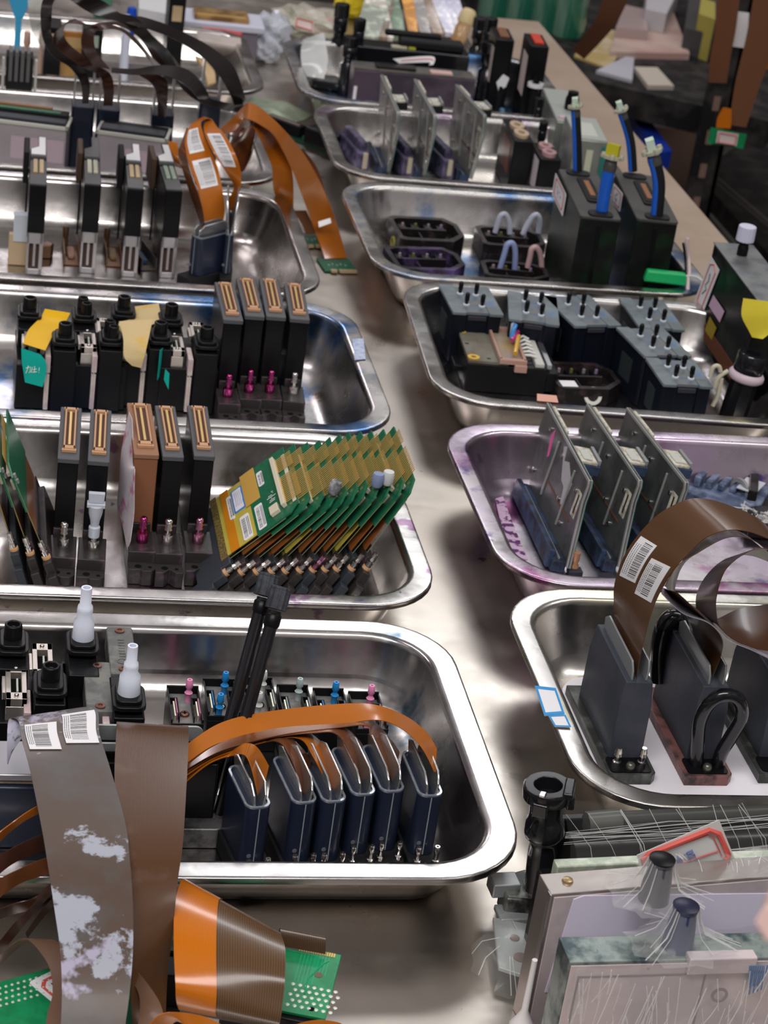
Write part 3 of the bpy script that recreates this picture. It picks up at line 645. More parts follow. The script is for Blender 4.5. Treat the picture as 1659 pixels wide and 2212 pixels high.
flat_cable('flat_cable', [(*a, y, *b, z) for a, y, b, z in rows], film, 'grey and pink stained flat cable twisting below the brown arch')

# stickers with bar codes, moulded to a cable
def sticker(st, root, t0, t1, u0, u1, sg, bars=(0.3, 0.92, 0.1, 0.9), along=True, m=None, seed=1, lines=3, off=0.0006):
    sk = st.patch(MB(1), t0, t1, u0, u1, off=off, th=0.00025, nu=4, nt=10, sg=sg)
    og = root.location.copy()
    o = sk.build('sticker', m or white_p, None, origin=og); o.parent = root; o.location = (0, 0, 0); o['label'] = 'white paper sticker with a bar code'
    R_ = random.Random(seed); b = MB(1); x = bars[0]
    dt, du = t1-t0, u1-u0
    def put(a0, a1, b0, b1, mbx):
        if along: st.patch(mbx, t0+dt*a0, t0+dt*a1, u0+du*b0, u0+du*b1, off=off+0.0003, th=0.00008, nu=1, nt=2, sg=sg)
        else: st.patch(mbx, t0+dt*b0, t0+dt*b1, u0+du*a0, u0+du*a1, off=off+0.0003, th=0.00008, nu=1, nt=3, sg=sg)
    a = 0.08
    while a < 0.92:
        wdt = R_.choice([0.006, 0.006, 0.012, 0.017]); put(a, a+wdt, bars[0], bars[1], b); a += wdt+R_.choice([0.016, 0.024, 0.032])
    for k in range(lines):
        a = 0.1; bb = bars[0]*(0.18+0.27*k)
        while a < 0.85:
            wdt = R_.uniform(0.015, 0.03); put(a, a+wdt, bb, bb+0.025, b); a += wdt+0.02
    ob = b.build('barcode', ink, None, origin=og); ob.parent = o; ob.location = (0, 0, 0)
    return o
# find ribbon parameter of a picture point (placing stickers where they sit on the cable)
def param(st, u, v):
    best = None
    for i in range(101):
        for j in range(21):
            p = st.pt(i/100, j/20); q = p-Vector((0, 0, CAMZ)); z = q.dot(FW)
            e = (q.dot(RT)/z*FPX+W/2-u)**2+(q.dot(DN)/z*FPX+H/2-v)**2
            if best is None or e < best[0]: best = (e, i/100, j/20)
    return best[1:]
def facing(st, t, u):
    return 1 if st.nrm(t, u).dot(Vector((0, 0, CAMZ))-st.pt(t, u)) > 0 else -1
ta, ua = param(st1, *c6(745, 520)); tb_, ub = param(st1, *c6(885, 285))
sgn = facing(st1, 0.3, 0.4)
t_lo, _ = param(st1, *c6(830, 600)); t_hi, _ = param(st1, *c6(960, 345))
sticker(st1, RB1, ta, tb_, 0.07, 0.45, sgn, bars=(0.42, 0.88), seed=4)
sticker(st1, RB1, ta-0.03, tb_-0.045, 0.52, 0.93, sgn, bars=(0.30, 0.72), seed=9)
# ================================================================ small nozzle modules in the front tray
tipc = {'pink': (0.80, 0.28, 0.50), 'blue': (0.02, 0.28, 0.70), 'white': (0.72, 0.76, 0.72), 'pale': (0.50, 0.62, 0.62)}
frame_k = mat('module_black', (0.012, 0.012, 0.014), 0.35)
inner_g = mat('module_inner', (0.16, 0.17, 0.17), 0.45, 0.1, col2=(0.22, 0.20, 0.18), nscale=120)
def nozzle_module(label, bl, tip, two, hue, z=0.034):
    p = A(*bl, z)
    root = thing('nozzle_module', label, 'nozzle module', (p.x+0.011, p.y-0.022, 0.0022), 0, 'small nozzle modules in a row'); h = (z-0.0022)*1000
    b = MB(); b.box(-11, 11, -22, 22, 0, h-6); b.build('body', frame_k, root, bevel=0.5)
    f = MB(); f.box(-11, -9.8, -20, 22, h-6, h); f.box(9.8, 11, -20, 22, h-6, h); f.box(-11, 11, 20.6, 22, h-6, h+1); f.box(-11, 11, -22, -20.8, h-6, h-2)
    f.box(-11, -4.6, 7, 8, h-6, h); f.box(4.6, 11, 7, 8, h-6, h); f.box(-5.4, -4.6, -16, 8, h-6, h); f.box(4.6, 5.4, -16, 8, h-6, h)
    f.build('rim', frame_k, root, bevel=0.25)
    MB().box(-9.8, 9.8, -20.8, 20.6, h-6.1, h-5.2).build('plate', inner_g, root)
    hm = mat('stain_'+hue, tuple(c*0.5 for c in tipc[hue]), 0.4)
    for x in (-8.2, 7.2):
        MB().box(x, x+1.2, -14, 4, h-5.2, h-0.5).build('contact_bar', mat('contact_bar', (0.62, 0.60, 0.48), 0.3, 0.6), root, bevel=0.2)
        MB().box(x+1.6, x+2.4, -12, 6, h-5.2, h+0.5).build('contact_bar', hm, root)
    sc = MB().lathe([(3.3, 0), (3.3, 1.2), (2.8, 1.9), (1.2, 2.0), (.8, 1.2)], (-0.5, -6, h-5.2), 16).build('screw', rusty if hue == 'pink' and not two else metal, root)
    cr_ = MB(); cr_.box(-2.4, 1.4, -6.4, -5.6, h-3.3, h-3.1); cr_.box(-0.9, -0.1, -7.9, -4.1, h-3.3, h-3.1); cr_.build('cross_slot', hole, sc)
    tm = mat('tip_'+hue, tipc[hue], 0.3, sss=0.15)
    for (x, y) in ([(3.2, 12)] + ([(-3, -16)] if two else [])):
        MB().lathe([(2.2, 0), (2.2, 6), (2.9, 6.6), (1.7, 8), (1.7, 10), (2.6, 11), (2.4, 15), (1.9, 17), (1.0, 17), (1.0, 15)], (x, y, h-5.2), 14).build('nozzle_tip', tm, root)
    return root
def c2(x, y): return (320+x/3.072, 1420+y/3.072)
for bl, hue, two, lb in [((122, 190), 'pink', False, 'black nozzle module with a pink tip, leftmost in the row'), ((362, 142), 'blue', True, 'black nozzle module with two bright blue tips'),
                    ((615, 132), 'white', True, 'black nozzle module with two white tips right of the black stalks'), ((852, 182), 'pale', False, 'black nozzle module with a pale grey-green tip'),
                    ((1090, 206), 'blue', False, 'black nozzle module with a single blue tip'), ((1325, 228), 'pink', True, 'black nozzle module with pink tips, nearest the tray corner')]:
    nozzle_module(lb, c2(*bl), None, two, hue)

# ---- pair of black stalks with knurled knobs
knob = mat('knob_grey', (0.055, 0.062, 0.072), 0.6, col2=(0.03, 0.033, 0.04), nscale=80, bump=0.3)
for i, (tx, ty, yy, bx, by) in enumerate([(608, 1268, 1.20, 466, 1790), (583, 1240, 1.215, 440, 1770)]):
    top = AY(tx, ty, yy); bot = A(bx, by, 0.008); d = (top-bot); L = d.length*1000
    q = d.normalized().to_track_quat('Z', 'Y').to_euler()
    rt = thing('knobbed_stalk', ['nearer black fluted stalk with a knurled grey knob on top', 'rear black fluted stalk with a knurled grey knob, leaning behind the nearer one'][i], 'stalk', tuple(bot), 0, 'pair of knobbed stalks', rot=tuple(q))
    gear = [((4.3 if k % 2 else 3.5)*math.cos(k*math.pi/8), (4.3 if k % 2 else 3.5)*math.sin(k*math.pi/8)) for k in range(16)]
    MB().prism(gear, 0, L-16).build('stalk', gloss, rt)
    MB().lathe([(4.5, 0), (5.4, 2), (5.4, 8), (4.6, 9)], (0, 0, L-27), 18).build('collar', black, rt)
    kg = [((7.2 if k % 2 else 6.3)*math.cos(k*math.pi/12), (7.2 if k % 2 else 6.3)*math.sin(k*math.pi/12)) for k in range(24)]
    MB().prism(kg, L-15, L-2).prism([(x*.96, y*.96) for x, y in kg], L-2, L).build('knob', knob, rt, bevel=0.3)

# ================================================================ green circuit boards standing like a fan
pcb = mat('pcb_green', (0.010, 0.115, 0.055), 0.38, col2=(0.012, 0.15, 0.07), nscale=300, namt=(0.4, 0.6), coat=0.25)
pcb_e = mat('pcb_edge', (0.22, 0.28, 0.14), 0.6)
flex_y = mat('flex_yellow', (0.50, 0.42, 0.07), 0.4); flex_o = mat('flex_orange_band', (0.60, 0.22, 0.01), 0.35)
kapton = mat('tape_amber', (0.56, 0.33, 0.07), 0.35, bump=0.3, bscale=80)
goldpin = mat('pin_gold', (0.66, 0.43, 0.13), 0.35, 0.35)
cream = mat('connector_cream', (0.66, 0.60, 0.46), 0.5)
blu_l = mat('label_blue', (0.05, 0.22, 0.62), 0.5)
copper_f = mat('flex_copper', (0.30, 0.10, 0.025), 0.3, coat=0.4)
foam = mat('peach_washer', (0.62, 0.36, 0.18), 0.6)
SW = Matrix(((1, 0, 0, 0), (0, 1, 0, 0), (0, 0, 1, 0), (0, 0, 0, 1)))
def board_head(label, x, y, z, tilt, Wd=104.0, Ln=74.0, detail=0, var=0, stopper=None, group='green circuit board heads fanned out in the spotted tray'):
    """local x runs up along the board, y across it (0 = near edge), z is the face normal towards the camera's left"""
    root = thing('board_printhead', label, 'print head', (x, y, z), 0, group, rot=(0, -tilt, 0))
    hb = MB(); hb.box(-26, 6, -8, Wd*0.9, -7, -0.5); hb.box(-33, -12, -26, -6, -7, 0); hb.box(-14, -2, -20, -6, -7, 0)
    hb.build('head_block', foot_dirty if var % 3 else mat('block_slate', (0.03, 0.036, 0.045), 0.5), root, bevel=0.8)
    hx = [( -30+5.5*math.cos(k*math.pi/3), -22+5.5*math.sin(k*math.pi/3)) for k in range(6)]
    MB().prism(hx, -7.5, 3).build('hex_boss', blackm, root, bevel=0.3)
    wsh = MB().lathe([(3.4, 0), (3.4, 2.2)], (0, 0, 0), 14, M=T(-2, -12, -3.5) @ RY(rad(90))); wsh.build('washer', foam, root)
    MB().lathe([(2.6, 0), (2.6, 4), (1.8, 4.4), (1.8, 6), (2.5, 6.5), (1.8, 9), (2.5, 9.5), (2.2, 13), (1.2, 13.2)], (0, 0, 0), 14, M=T(0, -12, -3.5) @ RY(rad(90))).build('hose_barb', pinkish if var == 6 else nickel, root)
    # flex part
    fl = MB(); fl.box(2, 38, 4, Wd-4, -1.3, -0.5); fx = fl.build('flex_sheet', [flex_y, copper_f, copper_f][0 if detail else (1 if var % 4 else 0)], root)
    MB().box(-2, 12, 2, Wd-2, -2.4, -1.4).build('stiffener', black, root)
    # rigid board with clipped near corner
    pl = [(34, 0), (34, Wd), (Ln, Wd), (Ln, 9), (Ln-9, 0)]
    bd = MB(); bd.prism(pl, -1.6, 0); bd = bd.build('circuit_board', [pcb], root, bevel=0.15)
    MB().box(2, Ln-14, -0.4, 0.0, -1.9, -1.5).build('board_edge', pcb_e, root)
    MB().box(Ln-13, Ln-9.5, 12, Wd-12, 0, 4.2).build('pin_header', cream if var not in (3, 8) else blackm, bd, bevel=0.3)
    for (a, b) in ((15, 60), (66, 90)):
        for row in (1.6,):
            pn = MB(); n = int((b-a)/2.9)
            pn.box(Ln-9.5, Ln-8.6, a, a+n*2.9-1.2, row-0.15, row+0.15)
            for k in range(n): pn.box(Ln-9.0, Ln+5.5, a+k*2.9, a+k*2.9+0.7, row-0.2, row+0.3)
            pn.build('pin_row', goldpin, bd)
    MB().box(Ln-24, Ln-16, 10, 22, 0, 3.6).build('small_socket', cream, bd, bevel=0.4)
    MB().cyl((Ln-6, 12, 0.02), 1.6, 0.1, 12).build('mount_hole', mat('hole_dull', (0.16, 0.18, 0.08), 0.5), bd)
    for k in range(2): MB().box(Ln-12-k*6, Ln-9-k*6, 4+k*2, 7.5+k*2, -3.2, -1.6).build('chip', mat('chip_grey', (0.42, 0.42, 0.40), 0.35, 0.5), bd)
    if detail:
        MB().box(-1, 5, 2, Wd-2, -0.5, 0.1).build('edge_band', mat('band_brown', (0.10, 0.07, 0.025), 0.5, col2=(0.25, 0.18, 0.05), nscale=500), root)
        MB().box(9, 17, 3, Wd-3, -0.5, 0.05).build('orange_band', flex_o, root)
        MB().box(30, 44, 52, Wd+1, 0.05, 0.35).build('amber_tape', kapton, root, bevel=0.1)
        def lab(x0, x1, y0, y1, border=None, bars=True, base=white_p, z=0.1):
            lo = MB(); lo.prism(rrect(x0, x1, y0, y1, 1.6, 3), z-0.6 if x0 < 33 else z, z+0.12); l = lo.build('sticker', border or base, root); l['label'] = 'white paper sticker with printing'
            if border:
                MB().prism(rrect(x0+1.3, x1-1.3, y0+1.8, y1-1.8, 1, 3), z+0.12, z+0.2).build('sticker_face', white_p, l)
                wr = MB()
                for k in range(5): wr.tube([(x0+3+k*1.6, y1-6, z+.22), (x0+3.6+k*1.6, (y0+y1)/2+2*(k % 2), z+.22), (x0+3+k*1.6, y0+8, z+.22)], 0.14, 5)
                wr.build('handwriting', mat('pen_blue', (0.10, 0.16, 0.45), 0.6), l)
            elif bars:
                br = MB(); R_ = random.Random(int(x0*7+y0)); y = y0+3
                while y < y1-4:
                    w_ = R_.choice((0.5, 0.5, 0.9)); br.box(x0+1.2, x0+(x1-x0)*0.55, y, y+w_, z+.12, z+.16); y += w_+R_.choice((0.6, 0.9, 1.3))
                for r_ in (0.68, 0.84):
                    y = y0+4
                    while y < y1-5: br.box(x0+(x1-x0)*r_, x0+(x1-x0)*r_+0.7, y, y+1.4, z+.12, z+.16); y += 2.1
                br.build('barcode', ink, l)
        lab(19, 30, 55, 92, blu_l, z=0.0); lab(14, 18.5, 50, 88, z=0.0); lab(22, 30.5, 6, 44, z=0.0)
        lab(45, 50.5, 68, 92, z=0.1); lab(36.5, 44, 5, 44, z=0.1, bars=True)
        wr = MB()
        R_ = random.Random(3)
        for k in range(7): wr.box(49+R_.uniform(0, 6), 50.2+R_.uniform(3, 8), 34+k*2.4, 34.8+k*2.4, 0.02, 0.12)
        wr.build('silkscreen_mark', white_p, bd)
    if stopper:
        c_, yy = stopper
        MB().lathe([(3.6, 0), (4.6, 2), (4.6, 9), (4.0, 11)], (0, 0, 0), 16, M=T(Ln-2, yy, 2) @ RY(rad(60))).build('foam_stopper', c_, root)
    return root
vd = ['front board of the fan, yellow flex with blue-edged and bar code stickers', 'second board of the fan, right behind the stickered front board', 'third board of the fan from the front',
      'fourth board of the fan, dark foam cylinder at its lower corner', 'fifth board of the fan from the front', 'sixth board of the fan, cream connector strip on its face', 'seventh board of the fan, magenta stained barb',
      'eighth board of the fan, light blue foam cylinder on its corner', 'ninth board of the fan, white foam cylinder on its corner', 'tenth board of the fan, next to last', 'last board of the fan, nearest the tray\'s right corner']
stp = {3: (mat('foam_dark', (0.06, 0.07, 0.08), 0.6, col2=(0.4, 0.4, 0.42), nscale=60), 8), 7: (mat('foam_blue', (0.22, 0.28, 0.45), 0.6), 6), 8: (mat('foam_white', (0.6, 0.62, 0.62), 0.6), 8)}
tl = [43, 46, 47, 49, 51.5, 54.5, 57, 57, 57.5, 59, 62]
bx = [0.2155, 0.2270, 0.2385, 0.2500, 0.2605, 0.2715, 0.2815, 0.2910, 0.3000, 0.3115, 0.3230]
for i in range(11):
    board_head(vd[i], bx[i], 1.4413, 0.029+0.0008*i, rad(tl[i]), detail=(i == 0), var=i, stopper=stp.get(i))
for i, (x, t, lb) in enumerate([(0.078, 113, 'rightmost of the left group of boards, its brown flex side facing right'), (0.066, 110, 'middle board of the left group leaning left'), (0.054, 108, 'leftmost visible board of the left group, at the picture edge')]):
    board_head(lb, x, 1.455+i*0.006, 0.026, rad(t), var=i+1, group='circuit board heads leaning left in the spotted tray')

# ================================================================ metal-plated boards
pl_m = mat('plate_grimy', (0.15, 0.155, 0.155), 0.38, 0.55, col2=(0.09, 0.095, 0.09), nscale=30, bump=0.15, bscale=200)
pl_m2 = mat('plate_light', (0.36, 0.35, 0.33), 0.45, 0.4, col2=(0.22, 0.19, 0.18), nscale=45, bump=0.2)
dirty_lbl = mat('label_dirty', (0.60, 0.58, 0.48), 0.6, col2=(0.30, 0.27, 0.22), nscale=120)
edge_l = mat('edge_light', (0.40, 0.42, 0.40), 0.35, 0.5)
blue_grime = mat('base_blue_grime', (0.03, 0.055, 0.11), 0.5, col2=(0.015, 0.018, 0.03), nscale=60, bump=0.4)
def plated_board(label, tb, tf, bf, ztop, m, group, conn=0.42, big=True, first=False, k=1.0, zb=0.006):
    p = A(*tf, ztop); q = A(*tb, ztop); b = A(*bf, zb); d = q-p; L = d.length*1000; yaw = -math.atan2(d.x, d.y)
    lean = math.atan2(p.x-b.x, ztop-0.0022)
    root = thing('plated_board', label, 'print head', (b.x, p.y, 0.0022), 0, group, rot=(0, lean, yaw)); h = (ztop-0.0022)*1000/math.cos(lean)
    YZ = Matrix(((0, 0, 1, 0), (1, 0, 0, 0), (0, 1, 0, 0), (0, 0, 0, 1)))
    y0 = max(-16, (b.y-p.y)*1000)
    pl = [(y0, 6), (L*0.98+y0, 6), (L, h*0.45), (L, h), (3, h), (0, h-5), (0, h*0.75)]
    MB().prism(pl, -1.2, 1.2, YZ).build('metal_plate', m, root, bevel=0.3)
    MB().prism([(a+0.8, c-0.8) for a, c in pl], 1.3, 2.6, YZ).build('circuit_board', mat('pcb_teal', (0.01, 0.13, 0.10), 0.4), root)
    er = MB(); er.prism([(3, h), (0, h-5), (0, h*0.75), (y0, 6), (y0+3, 6), (3, h*0.75), (3, h-5), (5, h-2.5), (L, h-2.5), (L, h)], -1.9, 1.7, YZ)
    er.build('plate_rim', edge_l, root, bevel=0.2)
    # upright ribs and screws on the left face
    for yy in (L*0.24, L*0.60):
        MB().box(-3.0, -1.2, yy, yy+2, 18, h-9).build('rib', edge_l, root, bevel=0.4)
    for (yy, zz) in ((L*0.15, h*0.75), (L*0.34, h*0.45), (L*0.5, h*0.82), (L*0.8, h*0.86), (L*0.2, h*0.3), (L*0.85, h*0.3)):
        MB().lathe([(2.2, 0), (2.2, 1.4), (1.2, 1.9)], (0, 0, 0), 12, M=T(-1.2, yy, zz) @ RY(rad(-90))).build('screw', metal, root)
    MB().box(-1.9, -1.3, L*0.1, L*0.62, h*0.36, h*0.38, M=T(0, 0, 4)).build('copper_trace', mat('trace_rust', (0.14, 0.06, 0.035), 0.5), root)
    sl = MB(); sl.prism(rrect(7, 19, h*0.50, h*0.80, 1, 2), -1.35, -1.25, YZ @ T(0, 0, 0)); sl = sl.build('window_label', dirty_lbl, root)
    MB().box(-1.5, -1.36, 11.5, 14, h*0.54, h*0.76).build('window_slot', hole, sl)
    if first:
        MB().prism([(38, h*.5), (46, h*.42), (52, h*.6), (62, h*.62), (82, h*.9), (74, h*.95), (70, h*.8), (58, h*.86), (46, h*.78), (36, h*.74)], -1.35, -1.25, YZ).build('torn_sticker', mat('torn_paper', (0.50, 0.51, 0.52), 0.5, 0.2, bump=0.4), root)
        MB().prism([(108, h*.62), (112, h*.58), (120, h*.8), (114, h*.92)], -1.35, -1.25, YZ).build('pink_mark', mat('mark_pink', (0.7, 0.12, 0.35), 0.5), root)
    # top connector block with label
    c0 = L*conn; cw = 24*k
    MB().box(1.8, 20*k, c0-17*k, c0+17*k, h-12, h-3).build('connector_block', blackm if not big else blue_grime, root, bevel=0.8)
    cb = MB().box(1.5, 17*k, c0-16*k, c0+14*k, h-3, h-0.5).build('connector_top', dirty_lbl, root, bevel=0.5)
    MB().box(5, 13*k, c0-12*k, c0+6*k, h-0.5, h+0.6).build('connector_lid', mat('lid_pale', (0.5, 0.52, 0.48), 0.5), cb, bevel=0.3)
    MB().box(18*k, 21*k, c0-12*k, c0+16*k, h-6, h+1.0).build('connector_latch', plate_g, root, bevel=0.5)
    MB().box(1.8, 4.4, L*0.62, L*0.95, h-6, h+0.8).build('top_clip', dirty_lbl, root, bevel=0.4)
    # base rail on the left
    bs = MB(); bs.box(-13, -1, y0+4, L*0.97+y0, -1.5, 9); bs.box(-16, -11, y0+10, L*0.92+y0, -1.5, 15)
    bs.build('base_rail', blue_grime, root, bevel=0.8)
    MB().box(-8, -6.8, y0+8, L*0.9+y0, 9, 10.4).build('rail_edge', edge_l, root)
    return root
def c4(x, y): return (840+x/2.0256, 560+y/2.0256)
g_ = 'three metal-plated boards in the magenta tray'
plated_board('leftmost metal-plated board in the magenta tray, torn silver sticker on its face', c4(700, 628), c4(888, 975), c4(782, 1368), 0.080, pl_m, g_, first=True, conn=0.37)
plated_board('middle metal-plated board in the magenta tray', c4(875, 632), c4(1108, 975), c4(1008, 1372), 0.080, pl_m, g_, conn=0.36)
plated_board('rightmost metal-plated board in the magenta tray, behind the brown cable arch', c4(1050, 650), c4(1312, 985), c4(1215, 1380), 0.080, pl_m, g_, conn=0.36)
def cF(x, y): return (760+x/3.072, 150+y/3.072)
g_ = 'three grey-plated boards in the back tray'
plated_board('leftmost thin grey plate with a cream connector, in the back right tray', cF(200, 35), cF(312, 285), cF(235, 690), 0.098, pl_m2, g_, conn=0.4, big=False, k=0.9)
plated_board('middle thin grey plate with a cream connector, in the back right tray', cF(420, 62), cF(555, 305), cF(475, 712), 0.098, pl_m2, g_, conn=0.4, big=False, k=0.9)
plated_board('rightmost thin grey plate with a cream connector, yellow strip on its face', cF(695, 98), cF(888, 305), cF(800, 740), 0.098, pl_m2, g_, conn=0.36, big=False, k=0.9)

# ================================================================ damper blocks with four pegs
top_sl = mat('peg_top', (0.13, 0.16, 0.17), 0.42, col2=(0.18, 0.22, 0.24), nscale=25, stain=[((0.10, 0.18, 0.32), 30, 0.6, 0.7, 4.0), ((0.16, 0.24, 0.16), 22, 0.62, 0.72, 9.0)])
top_mid = mat('peg_top_mid', (0.15, 0.165, 0.17), 0.38, col2=(0.12, 0.17, 0.24), nscale=40)
navy_b = mat('block_navy', (0.010, 0.014, 0.026), 0.34, bump=0.1)
collar_w = mat('collar_white', (0.60, 0.66, 0.72), 0.4)
peg_k = mat('peg_black', (0.010, 0.010, 0.012), 0.3)
PEG = None
def peg_block(label, fl, fr, bl, zt=0.056, open_face=False):
    global PEG
    a = A(*fl, zt); b = A(*fr, zt); c = A(*bl, zt)
    w = (b-a).length*1000; L = abs(c.y-a.y)*1000; yaw = math.atan2(b.y-a.y, b.x-a.x)
    o = (a+b)/2
    root = thing('damper_block', label, 'damper', (o.x, o.y, 0.0022), yaw, 'damper blocks with four black pegs'); h = (zt-0.0022)*1000; w2 = w/2
    bd = MB(); bd.box(-w2+1.5, w2-1.5, 3, L-2, 0, h-3); bd.box(-w2+2, -w2*0.42, 0.5, 6, 0, h-3); bd.box(w2*0.42, w2-2, 0.5, 6, 0, h-3)
    bd.build('body', navy_b, root, bevel=1.0)
    MB().box(-w2*0.36, w2*0.36, 1.2, 6, h-9, h-4.5).build('front_latch', mat('latch_grey', (0.035, 0.035, 0.045), 0.4), root, bevel=0.5)
    MB().prism(rrect(-w2, -w2*0.44, -1, L, 2, 3), h-3, h).build('side_top', top_sl, root, bevel=0.4)
    MB().prism(rrect(w2*0.44, w2, -1, L, 2, 3), h-3, h).build('side_top', top_sl, root, bevel=0.4)
    MB().box(-w2*0.44, w2*0.44, 3, L-2, h-3.4, h-0.8).build('centre_top', top_mid, root)
    MB().prism(rrect(0, 1, 0, 1, .2, 2), 0, .01) if False else None
    MB().box(-w2+.8, -w2+1.6, L*0.35, L*0.7, h*0.25, h*0.7).build('side_label', mat('side_label', (0.025, 0.035, 0.038), 0.4), root)
    for x, y in ((-w*0.15, L*0.30), (w*0.15, L*0.27), (-w*0.16, L*0.70), (w*0.15, L*0.68)):
        pg = MB().lathe([(1.9, 0), (1.9, 4.5), (2.4, 5), (2.5, 11), (1.7, 13), (1.0, 13.4)], (x, y, h-0.8), 12).build('peg', peg_k, root)
        MB().lathe([(3.4, 0), (3.4, 1.2), (2.2, 1.6)], (x, y, h-0.8), 14).build('collar', collar_w, pg)
    return root
def cP(x, y): return (940+x/5.352, 590+y/5.352)
def cQ(x, y): return (1180+x/4.366, 600+y/4.366)
peg_block('damper block at the back left of its tray, pale top with four dark pegs', cP(205, 445), cP(795, 480), cP(130, 130))
peg_block('damper block second from the left in the back row, yellow stain by one peg', cP(850, 520), cP(1440, 600), cP(805, 190))
peg_block('blue stained damper block third from the left in the back row', cQ(265, 450), cQ(710, 445), cQ(90, 165))
peg_block('damper block at the right end of the back row', cQ(880, 465), cQ(1310, 490), cQ(725, 185))
peg_block('green and brown stained damper block in front of the back row', cQ(925, 735), cQ(1375, 735), cQ(735, 465))
peg_block('nearest damper block by the front rim, with a shadowed side pocket', cQ(1105, 1000), cQ(1580, 1025), cQ(945, 750))

# ================================================================ module with pink frame, dock tray
p = A(*cP(355, 1010), 0.034); q = A(*cP(1340, 1090), 0.034); r_ = A(*cP(325, 640), 0.034)
w = (q-p).length*1000; L = abs(r_.y-p.y)*1000; o = (p+q)/2
cmod = thing('carriage_module', 'low black module with a beige top plate and a pink framed window', 'module', (o.x, o.y, 0.0022), math.atan2(q.y-p.y, q.x-p.x))
w2 = w/2; h = 31.8
MB().box(-w2+2, w2-2, 1, L, 0, h-3).box(-w2-6, -w2+6, L*0.3, L*0.6, 10, 16).box(w2-4, w2+10, 4, L*0.9, 4, 24).build('base', black, cmod, bevel=1.0)
MB().box(-w2+3, w2*0.02, 2, L, h-3, h).build('top_plate', mat('top_beige', (0.16, 0.155, 0.125), 0.5, col2=(0.12, 0.085, 0.05), nscale=26, namt=(0.5, 0.6), stretch=(1, .3, 1)), cmod, bevel=0.3)
pf = MB(); x0, x1 = -w2*0.22, w2*0.42
pf.box(x0, x1, -2, 3, h, h+5); pf.box(x0, x1, L-3, L+3, h, h+5); pf.box(x0, x0+3, 0, L, h, h+5); pf.box(x1-3, x1, 0, L, h, h+5); pf.box(x0+2, x1-2, 0, L, h, h+1); pf.box(x1-12, x1, -6, 0, h-6, h+1)
pf = pf.build('window_frame', mat('frame_pink', (0.42, 0.25, 0.20), 0.35, coat=0.3), cmod, bevel=0.5)
MB().box(x0+3, x1-3, 3, L-3, h+1, h+1.6).build('window_pane', mat('pane_murky', (0.34, 0.28, 0.24), 0.2, coat=0.5, col2=(0.40, 0.30, 0.12), nscale=60), pf)
for (u, v, u2, v2, c_, n_) in ((560, 1130, 905, 540, (0.35, 0.42, 0.5), 'clear'), (880, 760, 930, 600, (0.03, 0.22, 0.55), 'blue'), (890, 780, 955, 680, (0.45, 0.03, 0.2), 'magenta'), (925, 930, 965, 730, (0.65, 0.38, 0.05), 'amber')):
    if n_ == 'clear': u, v = 885, 740
    a = A(*cP(u, v), 0.0415); b = A(*cP(u2, v2), 0.052 if n_ in ('clear', 'blue') else 0.043)
    t_ = MB(1).tube([a, a.lerp(b, .5)+Vector((0, 0, 0.002)), b], 0.0024, 10).build('ink_tube', mat('ink_tube_'+n_, c_, 0.25, coat=0.4), None, origin=a)
    tag(t_, {'clear': 'clear tube stub leaning over the pink framed window', 'blue': 'short blue tube stub by the pink framed window', 'magenta': 'short magenta tube stub by the pink framed window', 'amber': 'yellow strip lying on the pink framed window'}[n_], 'tube')
for k in range(6): MB().tube([(x1+1, L*(0.25+k*0.1), h+2), (x1+6, L*(0.2+k*0.12), h+4), (x1+12, L*(0.22+k*0.11), h+2)], 1.5, 8).build('wire', mat('wire_white', (0.66, 0.68, 0.64), 0.3, coat=0.3), cmod)
MB().box(x1+10, x1+19, L*0.05, L*0.85, h-6, h+1).build('white_block', mat('white_block', (0.52, 0.52, 0.49), 0.45), cmod, bevel=1.0)
MB().box(w2-3, w2+2, 4, L*0.8, h-4, h+0.5).build('side_rail', metal_d, cmod, bevel=0.4)
for (x, y, rr) in ((-w2+7, L*0.9, 3.2), (-w2+9, L*0.12, 6)): MB().ring((x, y, h), rr, rr*0.45, 0.8, 16).build('yellow_ring', mat('ring_yellow', (0.62, 0.40, 0.04), 0.4), cmod)
for (x, y) in ((-w2+5, L*0.52), (-w2+18, L*0.9), (-w2+22, L*0.1)): MB().box(x, x+4, y, y+2.5, h, h+.1).build('slot', hole, cmod)

